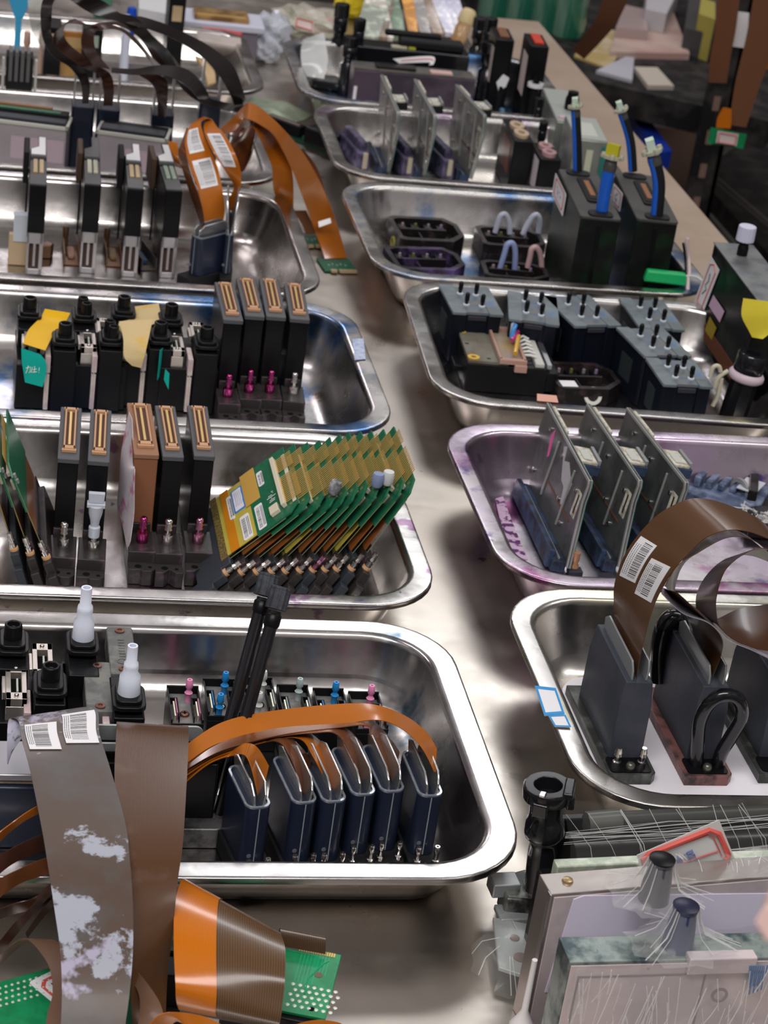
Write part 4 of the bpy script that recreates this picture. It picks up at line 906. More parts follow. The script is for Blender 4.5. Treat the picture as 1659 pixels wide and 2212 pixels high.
def dock(label, fl, fr, bl, zt, kind, cols=None):
    """low black chassis with a ribbed trough"""
    a = A(*fl, zt); b = A(*fr, zt); c = A(*bl, zt); w = (b-a).length*1000; L = (c-a).length*1000; o = (a+b)/2
    root = thing('head_dock', label, 'dock', (o.x, o.y, 0.0022), math.atan2(b.y-a.y, b.x-a.x), 'low black ribbed docks'); w2 = w/2; h = (zt-0.0022)*1000
    body = mat('dock_black', (0.020, 0.017, 0.017), 0.4, col2=(0.07, 0.045, 0.05), nscale=60, namt=(0.52, 0.75))
    if kind == 'purple': body = mat('dock_purple', (0.020, 0.016, 0.022), 0.38, col2=(0.12, 0.08, 0.22), nscale=22, namt=(0.52, 0.68))
    out = [(-w2, 4), (-w2+6, 0), (w2-18, 0), (w2, L*0.28), (w2, L*0.75), (w2-12, L), (-w2+8, L), (-w2, L-6)]
    mb = MB(); mb.prism(out, 0, h*0.5); mb.build('chassis', body, root, bevel=0.6)
    inn = [(x*0.86, (y-L/2)*0.80+L/2) for x, y in out]; n = len(out); wl = MB()
    vs = [(x, y, h*.5) for x, y in out]+[(x, y, h) for x, y in out]+[(x, y, h) for x, y in inn]+[(x, y, h*.5) for x, y in inn]; fs = []
    for k in range(3):
        for i in range(n): j = (i+1) % n; fs.append((k*n+i, k*n+j, (k+1)*n+j, (k+1)*n+i))
    wl.add(vs, fs); wl.build('wall', body, root)
    rb = MB(); rb.box(-w2*0.8, w2*0.55, L*0.45, L*0.50, h*.5, h*1.0); rb.box(-w2*0.3, -w2*0.25, 6, L*0.45, h*.5, h*.9); rb.box(-w2*0.28, w2*0.6, 6, 9, h*.5, h*.85)
    rb.build('ridge', body, root, bevel=0.3)
    pegc = [(0.25, 0.2, 0.22), (0.12, 0.12, 0.03), (0.2, 0.19, 0.2), (0.22, 0.16, 0.26)]
    for k in range(4):
        x = -w2*0.62+k*w2*0.38
        MB().box(x-w2*.12, x+w2*.10, L*0.56, L*0.86, h*.5, h*.8).build('bay', frame_k, root, bevel=0.5)
        MB().lathe([(1.8, 0), (1.6, 4), (.8, 4.4)], (x, L*0.72, h*.8), 10).build('peg', mat('dock_peg_%d' % k, pegc[k], 0.4), root)
    if kind == 'ring' or kind == 'purple':
        MB().ring((0, 0, 0), 7.5, 5.5, 2.5, 20, M=T(-w2-2, L*0.35, 9) @ RY(rad(90))).build('side_ring', mat('ring_olive' if kind == 'ring' else 'ring_beige', (0.28, 0.25, 0.05) if kind == 'ring' else (0.42, 0.40, 0.33), 0.5), root)
    return root, w2, L, h
def c10(x, y): return (820+x/3.77, 400+y/3.77)
dock('black ribbed dock at the back left of the tube-loop tray, olive ring on its side', c10(170, 440), c10(730, 470), c10(160, 250), 0.026, 'ring')
dock('violet stained ribbed dock at the front left of the tube-loop tray', c10(150, 680), c10(740, 700), c10(150, 500), 0.026, 'purple')
clr = mat('tube_clear', (0.55, 0.60, 0.72), 0.12, alpha=0.75, coat=0.5)
for lb, fl, fr, bl, lbs, loops in [('black ribbed dock with two clear tube loops, further back', (850, 480), (1380, 520), (770, 320), ['clear grey tube loop, back left', 'clear yellowish tube loop, back right'], [((940, 385), (1060, 395), (1015, 235)), ((1165, 400), (1290, 400), (1275, 240))]),
                     ('black ribbed dock with two coloured tube loops, nearest the front rim', (860, 730), (1400, 780), (815, 600), ['clear tube loop with blue ink in its bend, front', 'clear tube loop with yellow and red ends, front'], [((980, 680), (1100, 685), (1070, 470)), ((1205, 670), (1320, 675), (1270, 505))])]:
    root, w2, L, h = dock(lb, c10(*fl), c10(*fr), c10(*bl), 0.024, 'plain')
    for (a, b, t), l2 in zip(loops, lbs):
        pa = A(*c10(*a), 0.022); pb = A(*c10(*b), 0.022); y = pa.y; pt = AY(*c10(*t), y)
        path = smooth_path([pa, pa.lerp(pt, .55)+Vector((-.002, 0, 0)), pt+Vector((-.004, 0, -.003)), pt, pt+Vector((.004, 0, -.003)), pb.lerp(pt, .55)+Vector((.003, 0, 0)), pb], 5)
        o = MB(1).tube(path, 0.0032, 10).build('tube_loop', clr if 'front' not in l2 else mat('tube_clear_blue', (0.30, 0.38, 0.66), 0.12, alpha=0.8, coat=0.5) if 'blue' in l2 else mat('tube_clear_rose', (0.62, 0.42, 0.42), 0.12, alpha=0.8, coat=0.5), None, origin=pa)
        tag(o, l2, 'tube', 'clear tube loops on the docks')
dk, w2, L, h = dock('black ribbed dock with a small white sticker, beside the pink framed module', cQ(130, 1040), cQ(760, 1060), cQ(130, 800), 0.020, 'plain')
MB().box(-w2+4, -w2+20, 4, 18, h, h+.3).build('sticker', white_p, dk)
q = A(*cQ(432, 1105), 0.012)
o = MB().ring((0, 0, 0), 9, 5.5, 4, 24, M=RX(rad(60))).build('white_ring', mat('ring_white', (0.62, 0.62, 0.58), 0.5), None, loc=(q.x, q.y, 0.0105)); tag(o, 'white ring leaning at the front wall below the black dock', 'ring')
# ================================================================ comb boards standing in the rust specked tray
comb_g = mat('comb_grey', (0.10, 0.10, 0.105), 0.45)
contact_c = [mat('contact_tan', (0.55, 0.42, 0.25), 0.35, 0.4), mat('contact_cream', (0.55, 0.55, 0.42), 0.35, 0.3), mat('contact_green', (0.34, 0.42, 0.34), 0.35, 0.3)]
frame_s = mat('frame_satin', (0.55, 0.54, 0.56), 0.3, 0.85)
def comb_board(label, ft, bt, var=0, zt=0.100):
    p = A(*ft, zt); q = A(*bt, zt); d = q-p; L = d.length*1000; yaw = -math.atan2(d.x, d.y); h = (zt-0.0022)*1000
    r = thing('comb_board', label, 'board', (p.x, p.y, 0.0022), yaw, 'upright comb-like boards in the rust specked tray')
    MB().box(-8.5, 8.5, 0, L*0.75, h*0.46, h-2).box(-8.5, 3, 2, L*0.7, h*0.40, h*0.47).build('body', black, r, bevel=0.8)
    fr = MB(); fr.box(-8.0, -5.6, 1, 9, 0, h*.46); fr.box(4.6, 8.4, 1, 9, 0, h*.46); fr.box(-8, 8, 1, 9, h*.34, h*.46); fr.box(-8, 8, 1, 9, 0, 6)
    fr.build('lower_frame', frame_s, r, bevel=0.4)
    MB().box(-5.6, 4.6, 6, L*0.7, 2, h*.44).build('lower_core', mat('core_brown', (0.06, 0.03, 0.02), 0.5), r)
    MB().box(-1.5, 1.2, 3, 6, 8, h*.36).build('inner_bar', frame_s, r, bevel=0.3)
    MB().box(-8.5, 8, 0.5, L*0.20, h-2, h).build('front_cover', comb_g, r, bevel=0.5)
    MB().box(-8, 8, L*0.20, L*0.50, h-2.4, h-1.2).build('contact_bed', comb_g, r)
    for x in (-5.4, 0.8): MB().box(x, x+4.6, L*0.22, L*0.48, h-1.2, h+1.6).build('contact_strip', contact_c[var % 3], r, bevel=0.5)
    MB().box(-8.5, 8.5, L*0.50, L*0.56, h-6, h-3).build('gap_bar', hole, r)
    cv = MB(); cv.prism([(-8, L*.56), (8, L*.56), (8, L), (0, L), (0, L*.78), (-8, L*.72)], h-3, h+1)
    cv = cv.build('rear_cover', comb_g, r, bevel=0.5)
    if var != 1: MB().prism([(-7.4, L*.59), (7.2, L*.59), (7.2, L*.97), (0.6, L*.97), (0.6, L*.76), (-7.4, L*.70)], h+1, h+1.3).build('sticker', white_p, cv)['label'] = 'white L-shaped sticker'
    MB().box(-15, -9, L*.62, L*.95, h*.66, h+1).build('side_arm', mat('arm_brown', (0.075, 0.045, 0.03), 0.5) if var else blackm, r, bevel=1)
    MB().cyl((-10, L*.62, 8), 1.0, h*.62, 8).build('side_rod', blackm, r)
    return r
def cU(x, y): return (x/3.95, 280+y/3.95)
for i, (f, b, lb) in enumerate([((328, 462), (330, 60), 'leftmost upright comb-like board, white sticker and tan contacts'), ((795, 460), (780, 70), 'second upright comb-like board, plain grey cover without a sticker'),
                    ((1160, 495), (1125, 120), 'third upright comb-like board, white sticker and tan contacts'), ((1490, 508), (1375, 125), 'rightmost upright comb-like board, white sticker and pale green contacts')]):
    comb_board(lb, cU(*f), cU(*b), [0, 1, 0, 2][i])
def bracket(label, x, y, m, inner, L=58, w=17, rz=0.0, knobm=None):
    r = thing('channel_bracket', label, 'bracket', (x, y, 0.0022), rz, 'U-shaped channel brackets between the boards')
    b = MB(); b.box(-w/2, -w/2+1.5, 0, L, 0, 13); b.box(w/2-1.5, w/2, 0, L, 0, 13); b.box(-w/2, w/2, 0, L, 0, 1.5); b.build('channel', m, r, bevel=0.4)
    MB().prism(rrect(-w*.22, w*.22, 16, 44, 3, 4), 1.5, 5).build('insert', inner, r, bevel=0.5)
    if knobm: MB().lathe([(3.2, 0), (3.2, 8), (2.4, 10), (3.4, 13), (3.4, 21), (2.2, 22.5)], (-w*.3, L-2, 0), 14).build('knob', knobm, r)
    return r
cb_ = mat('bracket_bronze', (0.22, 0.12, 0.07), 0.4, 0.5); kb = mat('knob_brown', (0.13, 0.07, 0.03), 0.45)
a = A(155, 575, 0.003); bracket('bronze channel bracket with pinkish insert, left of the second board', a.x, a.y+.004, cb_, mat('insert_pink', (0.42, 0.24, 0.18), 0.5), knobm=kb)
a = A(246, 578, 0.003); bracket('bronze channel bracket with tan insert, left of the third board', a.x, a.y+.004, cb_, mat('insert_tan', (0.30, 0.20, 0.10), 0.5), knobm=kb)
a = A(322, 586, 0.003); bracket('channel bracket with a blue end, left of the rightmost board', a.x, a.y+.004, mat('bracket_dark', (0.12, 0.10, 0.09), 0.4, 0.5), mat('insert_blue', (0.03, 0.08, 0.2), 0.5), rz=rad(12))
a = A(40, 575, 0.003)
r = thing('cream_bar', 'cream plastic bar with white cap beside the leftmost comb board', 'bracket', (a.x, a.y+.004, .0022), 0)
MB().box(-11, 11, 0, 8, 0, 34).build('bar', mat('bar_cream', (0.50, 0.38, 0.24), 0.5), r, bevel=1); MB().box(-7, 8, -1.5, 8.5, 26, 56).build('cap', mat('cap_pale', (0.55, 0.60, 0.66), 0.45), r, bevel=1)
a = A(97, 556, 0.004); o = MB().prism([(-8, 0), (6, 2), (9, 12), (3, 16), (-7, 10)], 0, 14).build('bronze_clip', cb_, None, bevel=1, loc=(a.x, a.y, .0022)); tag(o, 'small bronze clip lying right of the leftmost comb board', 'clip')

# ---- blue-black head with a looped orange cable
def c5(x, y): return (340+x/3.456, 200+y/3.456)
bh = blue_head('blue-black head turned sideways, orange cable looping out of its top', c5(283, 1075), c5(522, 1015), ztop=0.058, w=17, front_pins=False, tall=12, group=None)
bh2 = blue_head('blue-black head standing behind the sideways one, empty of cable', c5(540, 1060), c5(548, 890), ztop=0.060, w=9, front_pins=False, tall=34, group=None)
def strip_z(rows): return Strip([(A(a, b, c), A(d, e, f)) for a, b, c, d, e, f in rows])
def cable_z(rows, m, label, conv, group=None, nu=3, th=0.0005, name='flat_cable'):
    st = Strip([(A(*conv(a, b), c), A(*conv(d, e), f)) for a, b, c, d, e, f in rows])
    o = st.patch(MB(1), th=th, nu=nu).build(name, m, None, origin=st.pt(0, .5)); tag(o, label, 'flat cable', group); return o, st
LO, lst = cable_z([(345, 1075, .055, 470, 1030, .057), (345, 960, .068, 500, 880, .07), (300, 720, .092, 475, 680, .094), (245, 560, .108, 435, 520, .110), (205, 380, .124, 355, 340, .128), (235, 265, .134, 325, 240, .138), (290, 210, .138, 345, 205, .142), (360, 185, .14, 400, 200, .142),
        (345, 260, .135, 450, 260, .138), (365, 340, .13, 520, 340, .134), (430, 470, .12, 590, 480, .123), (510, 590, .105, 622, 600, .108), (570, 700, .09, 618, 720, .092), (535, 790, .075, 590, 800, .076), (515, 870, .062, 570, 890, .062)], rb_o, 'orange flat cable folded into a loop with white stickers, above the sideways head', c5)
sgl = facing(lst, .2, .5)
t0_, _ = param(lst, *c5(240, 460)); t1_, _ = param(lst, *c5(290, 270)); t2_, _ = param(lst, *c5(390, 700)); t3_, _ = param(lst, *c5(330, 500))
sticker(lst, LO, min(t0_, t1_), max(t0_, t1_), .12, .75, sgl, seed=2, off=.0006); sticker(lst, LO, min(t2_, t3_), max(t2_, t3_), .12, .85, sgl, seed=3, off=.0006)
sticker(lst, LO, .62, .76, .12, .8, facing(lst, .7, .5), seed=6, off=.0006)
cable_z([(330, 1000, .06, 360, 1040, .06), (235, 720, .09, 330, 830, .09), (165, 480, .11, 240, 560, .11), (170, 400, .12, 215, 420, .12), (220, 260, .13, 260, 300, .128)], rb_b, 'brown back of the looped cable seen at its left', c5)
cable_z([(80, 360, .10, 150, 375, .10), (90, 470, .09, 160, 500, .09), (120, 545, .08, 185, 570, .08)], rb_o, 'small bright orange cable end left of the looped cable', c5)
RG = 'orange flat cables hanging over the table gap'
cable_z([(500, 310, .115, 470, 270, .115), (580, 280, .13, 560, 190, .13), (640, 200, .145, 650, 95, .145), (690, 200, .15, 700, 78, .15), (770, 240, .146, 790, 130, .146), (880, 330, .13, 930, 260, .13), (1000, 560, .095, 1075, 430, .095), (1080, 760, .065, 1185, 610, .065), (1150, 950, .035, 1275, 800, .035), (1200, 1090, .015, 1345, 1000, .015), (1250, 1240, .004, 1415, 1232, .004)], rb_o, 'longest orange flat cable, over the peak and down to the nearest green board', c5, RG)
cable_z([(610, 330, .125, 640, 210, .125), (700, 250, .14, 760, 180, .14), (760, 330, .132, 850, 235, .132), (810, 440, .11, 930, 380, .11), (855, 560, .09, 1000, 560, .09), (870, 740, .06, 1016, 740, .06), (930, 850, .03, 1010, 925, .03)], rb_o, 'shorter orange flat cable hanging behind the tray corner', c5, RG)
cable_z([(530, 340, .11, 520, 270, .11), (560, 430, .10, 660, 240, .12), (610, 560, .08, 735, 250, .12), (640, 586, .075, 690, 500, .085), (690, 480, .09, 725, 380, .10), (735, 330, .11, 760, 220, .12)], rb_b, 'brown flat cable hanging in a fold inside the orange cable peak', c5, RG)
cable_z([(1040, 420, .085, 1090, 425, .085), (1120, 560, .06, 1180, 540, .06), (1190, 700, .035, 1240, 680, .035), (1240, 800, .02, 1262, 790, .02)], rb_b, 'brown flat cable showing behind the longest orange cable', c5, RG)
cable_z([(1010, 880, .03, 1110, 880, .03), (1080, 980, .018, 1150, 960, .018), (1110, 1060, .008, 1200, 1050, .008)], ribbon_mat('flex_tan', (0.26, 0.13, 0.06), (0.22, 0.10, 0.05), 30, .3), 'tan flat cable end leading to the rear green board', c5, RG)
def small_board(label, fl, fr, bl, z=0.0015):
    a = A(*c5(*fl), z); b = A(*c5(*fr), z); c = A(*c5(*bl), z); w = (b-a).length*1000; L = (c-a).length*1000
    r = thing('small_circuit_board', label, 'circuit board', (a.x, a.y, 0.0008), math.atan2(b.y-a.y, b.x-a.x), 'small green cable-end boards on the table')
    MB().prism([(0, 0), (w, 0), (w, L), (0, L)], 0, 2).build('board', pcb, r, bevel=.2)
    MB().box(w*.18, w*.36, -4, 1, .5, 3.4).build('edge_contact', mat('contact_tan', (0.55, 0.42, 0.25), 0.35, 0.4), r, bevel=.2)
    MB().box(w*.44, w*.97, -4, 1, .5, 3.4).build('edge_contact', mat('contact_tan', (0.55, 0.42, 0.25), 0.35, 0.4), r, bevel=.2)
    b = MB()
    for k in range(13): b.box(w*.06+k*w*.068, w*.09+k*w*.068, L*.75, L*.95, 2, 2.3)
    b.build('solder_row', metal, r)
    b = MB()
    for k in range(5): b.box(w*.2+k*w*.13, w*.25+k*w*.13, L*.35+(k % 2)*3, L*.45+(k % 2)*3, 2, 2.8)
    b.build('chip', mat('chip_grey', (0.42, 0.42, 0.40), 0.35, 0.5), r)
small_board('green cable-end board lying nearest on the table, gold edge contacts', (1250, 1335), (1490, 1340), (1240, 1245))
small_board('green cable-end board partly hidden behind the longest orange cable', (1080, 1150), (1300, 1150), (1090, 1060))
o, st = None, None
a = A(*c5(1245, 975), .03)
w_ = Strip([(A(*c5(1200, 965), .0335), A(*c5(1205, 1008), .031)), (A(*c5(1290, 938), .0335), A(*c5(1298, 975), .031))]).patch(MB(1), th=.0004).build('white_tag', white_p, None, origin=a); tag(w_, 'tiny white tag stuck on the longest orange cable', 'tag')

# ================================================================ silver modules in the tray behind
def silver_module(label, ftl, ftr, z=0.080, green=True, depth=44):
    a = A(*ftl, z); b = A(*ftr, z); w = (b-a).length*1000; h = (z-.0022)*1000
    r = thing('silver_module', label, 'module', (a.x, a.y, .0022), math.atan2(b.y-a.y, b.x-a.x), 'silver box modules')
    sm = mat('module_silver', (0.50, 0.46, 0.49), 0.34, 0.5, rvar=.06)
    MB().box(0, w, 0, depth, 0, h-4).build('case', sm, r, bevel=1)
    rm = MB(); rm.box(-2, w+2, -2, 1.5, h-4, h); rm.box(-2, w+2, depth-2, depth+2, h-4, h); rm.box(-2, 1.5, -2, depth+2, h-4, h); rm.box(w-1.5, w+2, -2, depth+2, h-4, h); rm.build('top_rim', mat('rim_pale', (0.55, 0.56, 0.50), 0.4), r, bevel=.4)
    MB().box(2, w-2, 3, depth*.5, h-4, h+3).build('connector', mat('conn_slate', (0.03, 0.035, 0.045), 0.5), r, bevel=.6)
    MB().box(2, w-2, depth*.5, depth-3, h-4, h+(6 if green else 1)).build('rear_connector', blackm, r, bevel=.6)
    if green:
        MB().box(w*.1, w*.9, depth*.55, depth*.75, h+6, h+7).build('green_strip', pcb, r)
        MB().box(w*.2, w*.8, depth*.78, depth*.92, h+5.5, h+9).build('brown_strip', mat('strip_brown', (0.26, 0.13, 0.06), .4), r, bevel=.3)
    MB().box(w*.42, w*.98, -0.3, 0, h*.45, h*.78).build('sticker', mat('sticker_lilac', (0.52, 0.42, 0.48), .5), r)
    return r
silver_module('silver box module with green and brown connector strips, at the left picture edge', (-60, 250), (144, 275))
silver_module('silver box module with two dark slotted bars on top, right one', (211, 281), (358, 301), green=False)
r = thing('plug_block', 'grey slotted plug block between pale side plates, at the left edge', 'connector', tuple(A(38, 232, .03).xy)+(.0022,), 0)
MB().box(-16, 16, 0, 30, 0, 90).build('block', blackm, r, bevel=1)
for k in range(4): MB().box(-13+k*7, -9+k*7, -1, 26, 60, 96).build('fin', mat('fin_grey', (.12, .12, .12), .5), r, bevel=.4)
for x in (-21, 18): MB().box(x, x+3, -3, 6, 30, 88).build('side_plate', mat('plate_pale', (0.5, 0.5, 0.46), .4), r, bevel=.5)
for i, (u, v, lb, t2) in enumerate([(180, 232, 'blue-black head between the two silver modules', 55), (235, 238, 'blue-black head behind the right silver module, left one', 40), (352, 250, 'blue-black head behind the right silver module, right one', 46), (455, 225, 'blue-black head at the tray\'s right end under the black cables', 50)]):
    hgt = .093 if i < 3 else .085
    a = A(u, v, hgt); 
    r = thing('cabled_printhead', lb, 'print head', (a.x, a.y, .0022), rad(-2), 'blue-black heads among the silver modules'); h = (hgt-.0022)*1000
    MB().prism(rrect(-13, 13, 0, 34, 4, 4), 0, h).build('body', navy, r, bevel=.6)
    for x in (-11.5, 9.5):
        MB().prism([(4, -4), (4, t2*.6), (8, t2), (26, t2), (30, t2*.6), (30, -4)], 0, 2, T(x, 0, h) @ Matrix(((0, 0, 1, 0), (1, 0, 0, 0), (0, 1, 0, 0), (0, 0, 0, 1)))).build('side_plate', plate_m, r, bevel=.4)
a = A(472, 330, .05)
# ---- tangle of black flat cables
def cB(x, y): return (x/3.95, y/3.95)
KG = 'black flat cables arching over the back left trays'
K = lambda rows, lb, m=rb_k: cable_z(rows, m, lb, cB, KG, nu=2)
K([(700, 880, .12, 755, 880, .12), (690, 720, .15, 760, 700, .15), (600, 580, .17, 690, 560, .17), (450, 480, .19, 540, 420, .19), (365, 330, .21, 440, 300, .21), (345, 150, .24, 440, 150, .24), (360, 20, .26, 450, 40, .26), (420, -80, .27, 480, -20, .27)], 'black flat cable bowing far left, rising out of the picture top')
K([(880, 900, .12, 960, 900, .12), (880, 750, .145, 970, 740, .145), (840, 640, .16, 930, 620, .16), (680, 560, .18, 800, 540, .18), (500, 420, .20, 590, 380, .20), (450, 320, .22, 540, 260, .22), (560, 200, .24, 620, 160, .24), (800, 220, .24, 760, 205, .24), (1010, 215, .235, 1000, 185, .235), (1200, 330, .21, 1220, 250, .21), (1330, 520, .17, 1440, 440, .17), (1560, 680, .13, 1560, 600, .13)], 'black flat cable forming the large loop in front', rb_d)
K([(800, 560, .19, 940, 590, .19), (700, 400, .21, 820, 430, .21), (720, 260, .23, 810, 280, .23), (860, 215, .24, 900, 250, .24), (1010, 230, .235, 1040, 270, .235), (1150, 320, .215, 1180, 400, .21), (1300, 500, .17, 1310, 560, .165)], 'brownish black flat cable forming the inner loop', rb_d)
K([(560, -30, .28, 760, -40, .28), (720, 80, .26, 900, 20, .26), (880, 150, .25, 1020, 110, .25), (1050, 200, .24, 1160, 150, .24), (1200, 330, .215, 1300, 300, .215), (1340, 450, .18, 1440, 440, .18), (1420, 590, .15, 1520, 600, .15)], 'black flat cable coming down from the picture top over the loops')
K([(1060, 190, .24, 1120, 150, .24), (1160, 220, .235, 1200, 140, .235), (1300, 260, .22, 1400, 200, .22), (1500, 340, .20, 1600, 290, .20), (1720, 480, .175, 1800, 400, .175), (1870, 640, .15, 1990, 560, .15), (1960, 800, .12, 2080, 790, .12), (2000, 900, .10, 2110, 890, .10)], 'black flat cable sweeping right and down behind the orange cables')
K([(950, 580, .19, 950, 620, .19), (1150, 590, .185, 1150, 640, .185), (1350, 560, .18, 1350, 640, .18), (1560, 580, .17, 1500, 680, .17), (1700, 680, .15, 1620, 760, .15), (1790, 830, .12, 1700, 860, .12)], 'black flat cable drooping level across the middle of the tangle')
K([(1180, 640, .17, 1280, 620, .17), (1300, 720, .155, 1420, 680, .155), (1340, 850, .13, 1430, 850, .13), (1345, 1000, .10, 1415, 1000, .10)], 'dark red-brown flat cable dropping into the right head', rb_d)
K([(1480, 640, .16, 1540, 600, .16), (1560, 760, .14, 1640, 700, .14), (1700, 870, .12, 1780, 830, .12), (1880, 930, .10, 1960, 880, .10), (2050, 960, .10, 2100, 900, .10)], 'thin black flat cable twisting low toward the orange peak')
# ---- far left tray contents
def c11(x, y): return (x/3.95, y/3.95)
for i, (u, v, w, h, d, m, nm, lb, cat) in enumerate([
        (110, 60, 22, 80, 50, 'black', 'upright_board', 'black upright board with white screws, inside the black cable loops', 'board'),
        (160, 45, 70, 70, 6, 'amber', 'amber_plate', 'amber-brown flat plate standing behind the black cable loops', 'plate'),
        (195, 70, 26, 78, 26, 'black', 'upright_board', 'black upright board in front of the amber plate', 'board'),
        (375, 90, 22, 105, 50, 'black', 'upright_board', 'tall black board at the tray end with an orange stripe beside it', 'board')]):
    a = A(u, 205 if i != 3 else 175, .0022)
    r = thing(nm, lb, cat, (a.x, a.y+.03+.015*(i == 1), .0022), 0)
    MB().box(-w/2, w/2, 0, d, 0, h).build('slab', black if m == 'black' else mat('amber_plastic', (0.36, 0.14, 0.025), .3, coat=.3, col2=(.45, .26, .08), nscale=20), r, bevel=1)
    MB().box(-w*.3, w*.3, -1, 0, h*.7, h*.9).build('contact_patch', contact_c[i % 3] if i != 1 else mat('patch_gold', (.5, .34, .14), .4), r, bevel=.3)
for i, (u, v, hgt) in enumerate([(55, 140, .05), (88, 140, .045)]):
    a = A(u, v+12, .01)
    o = MB().lathe([(5, 0), (5, 26), (3.4, 30), (3.4, 40), (5, 44), (4.5, 58), (2.5, 60)], (0, 0, 0), 14).build('flesh_fitting', mat('fitting_flesh', (0.60, 0.40, 0.30), .45), None, loc=(a.x, a.y, .0022)); tag(o, ['flesh coloured fitting, left of two by the far tray wall', 'flesh coloured fitting, right of two, beside the cable loops'][i], 'fitting', 'flesh coloured fittings')
a = A(268, 135, .03)
o = MB().lathe([(6, 0), (6, 60), (4.6, 64), (4.6, 84), (3, 92), (2, 92)], (0, 0, 0), 16).build('white_adaptor', mat('adaptor_lilac', (0.60, 0.64, 0.76), .35), None, loc=(a.x, a.y, .0022)); tag(o, 'lilac-white upright adaptor seen through the right cable loop', 'adaptor')
# bag film ghosting and blue clip at the upper left
fb = mat('film_clear', (0.75, 0.80, 0.78), 0.18, alpha=0.42, coat=.6, col2=(.62, .66, .55), nscale=30)
st = Strip([(A(60, -10, .25), A(100, -10, .25)), (A(62, 30, .23), A(108, 30, .23)), (A(70, 70, .20), A(100, 70, .20)), (A(88, 100, .17), A(118, 96, .17))])
tag(st.patch(MB(1), th=.0006, nu=3).build('plastic_film', fb, None, origin=st.pt(1, .5)), 'pale translucent plastic strip draped at the left of the black cables', 'plastic film')
a = A(35, 140, .03)
r = thing('blue_clip', 'light blue forked plastic clip standing in the far left tray', 'clip', (a.x, a.y, .0022), 0)
bl_ = mat('clip_blue', (0.05, 0.36, 0.62), .4)
MB().box(-4, 4, 0, 5, 0, 88).build('stem', bl_, r, bevel=1); MB().prism([(-5, 88), (5, 88), (14, 112), (12, 122), (0, 116), (-12, 122), (-14, 112)], 0, 5, Matrix(((1, 0, 0, 0), (0, 0, 1, 0), (0, 1, 0, 0), (0, 0, 0, 1)))).build('fork', bl_, r, bevel=1)
MB().box(-10, 10, -2, 8, 0, 30).build('foot', mat('clip_blue_dark', (0.02, 0.14, 0.26), .4), r, bevel=1)

# ---- dark boards lying in the gap behind the orange peak
a = A(640, 260, 0)
r = thing('foil_pouch', 'pale green plastic pouch lying on the table behind the orange cable peak', 'pouch', (A(585, 245, 0).x, A(585, 245, 0).y, 0.0005), rad(-35))
po = MB()
vs = []; fs = []
for j in range(7):
    for i in range(9): vs.append((i*11-44, j*13-40, 5+4*math.sin(i*1.3+j)*math.sin(j*1.1)+(5 if 0 < i < 8 and 0 < j < 6 else -4)))
n0 = len(vs)
for v in list(vs): vs.append((v[0], v[1], 0))
for j in range(6):
    for i in range(8): q = j*9+i; fs.append((q, q+1, q+10, q+9)); fs.append((n0+q+9, n0+q+10, n0+q+1, n0+q))
for i in range(8):
    fs.append((i+1, i, n0+i, n0+i+1)); q = 54+i; fs.append((q, q+1, n0+q+1, n0+q))
for j in range(6):
    q = j*9; fs.append((q, q+9, n0+q+9, n0+q)); q = j*9+8; fs.append((q+9, q, n0+q, n0+q+9))
po.smooth = True; po.add(vs, fs); po.build('pouch', mat('pouch_green', (0.42, 0.50, 0.36), .4, col2=(.30, .36, .27), nscale=30), r)
a = A(640, 250, 0)
r = thing('loose_circuit_board', 'dark green circuit board with black sockets lying behind the orange cables', 'circuit board', (A(655, 300, 0).x, A(655, 300, 0).y, .0005), rad(-48))
MB().box(-75, 70, -18, 18, 0, 2).build('board', mat('pcb_dark', (0.008, 0.05, 0.03), .45), r, bevel=.3)
MB().box(-60, 0, -10, 4, 2, 16).build('socket', black, r, bevel=1); MB().box(-55, -5, -6, -3, 16, 17).build('socket_slot', mat('slot_grey', (.25, .2, .18), .5), r)
MB().box(15, 66, -20, 20, 2, 24).build('black_housing', black, r, bevel=3)
for k in range(3): MB().box(8+k*3, 10+k*3, -12, -4, 2, 8).build('chip', pcb, r, bevel=.3)

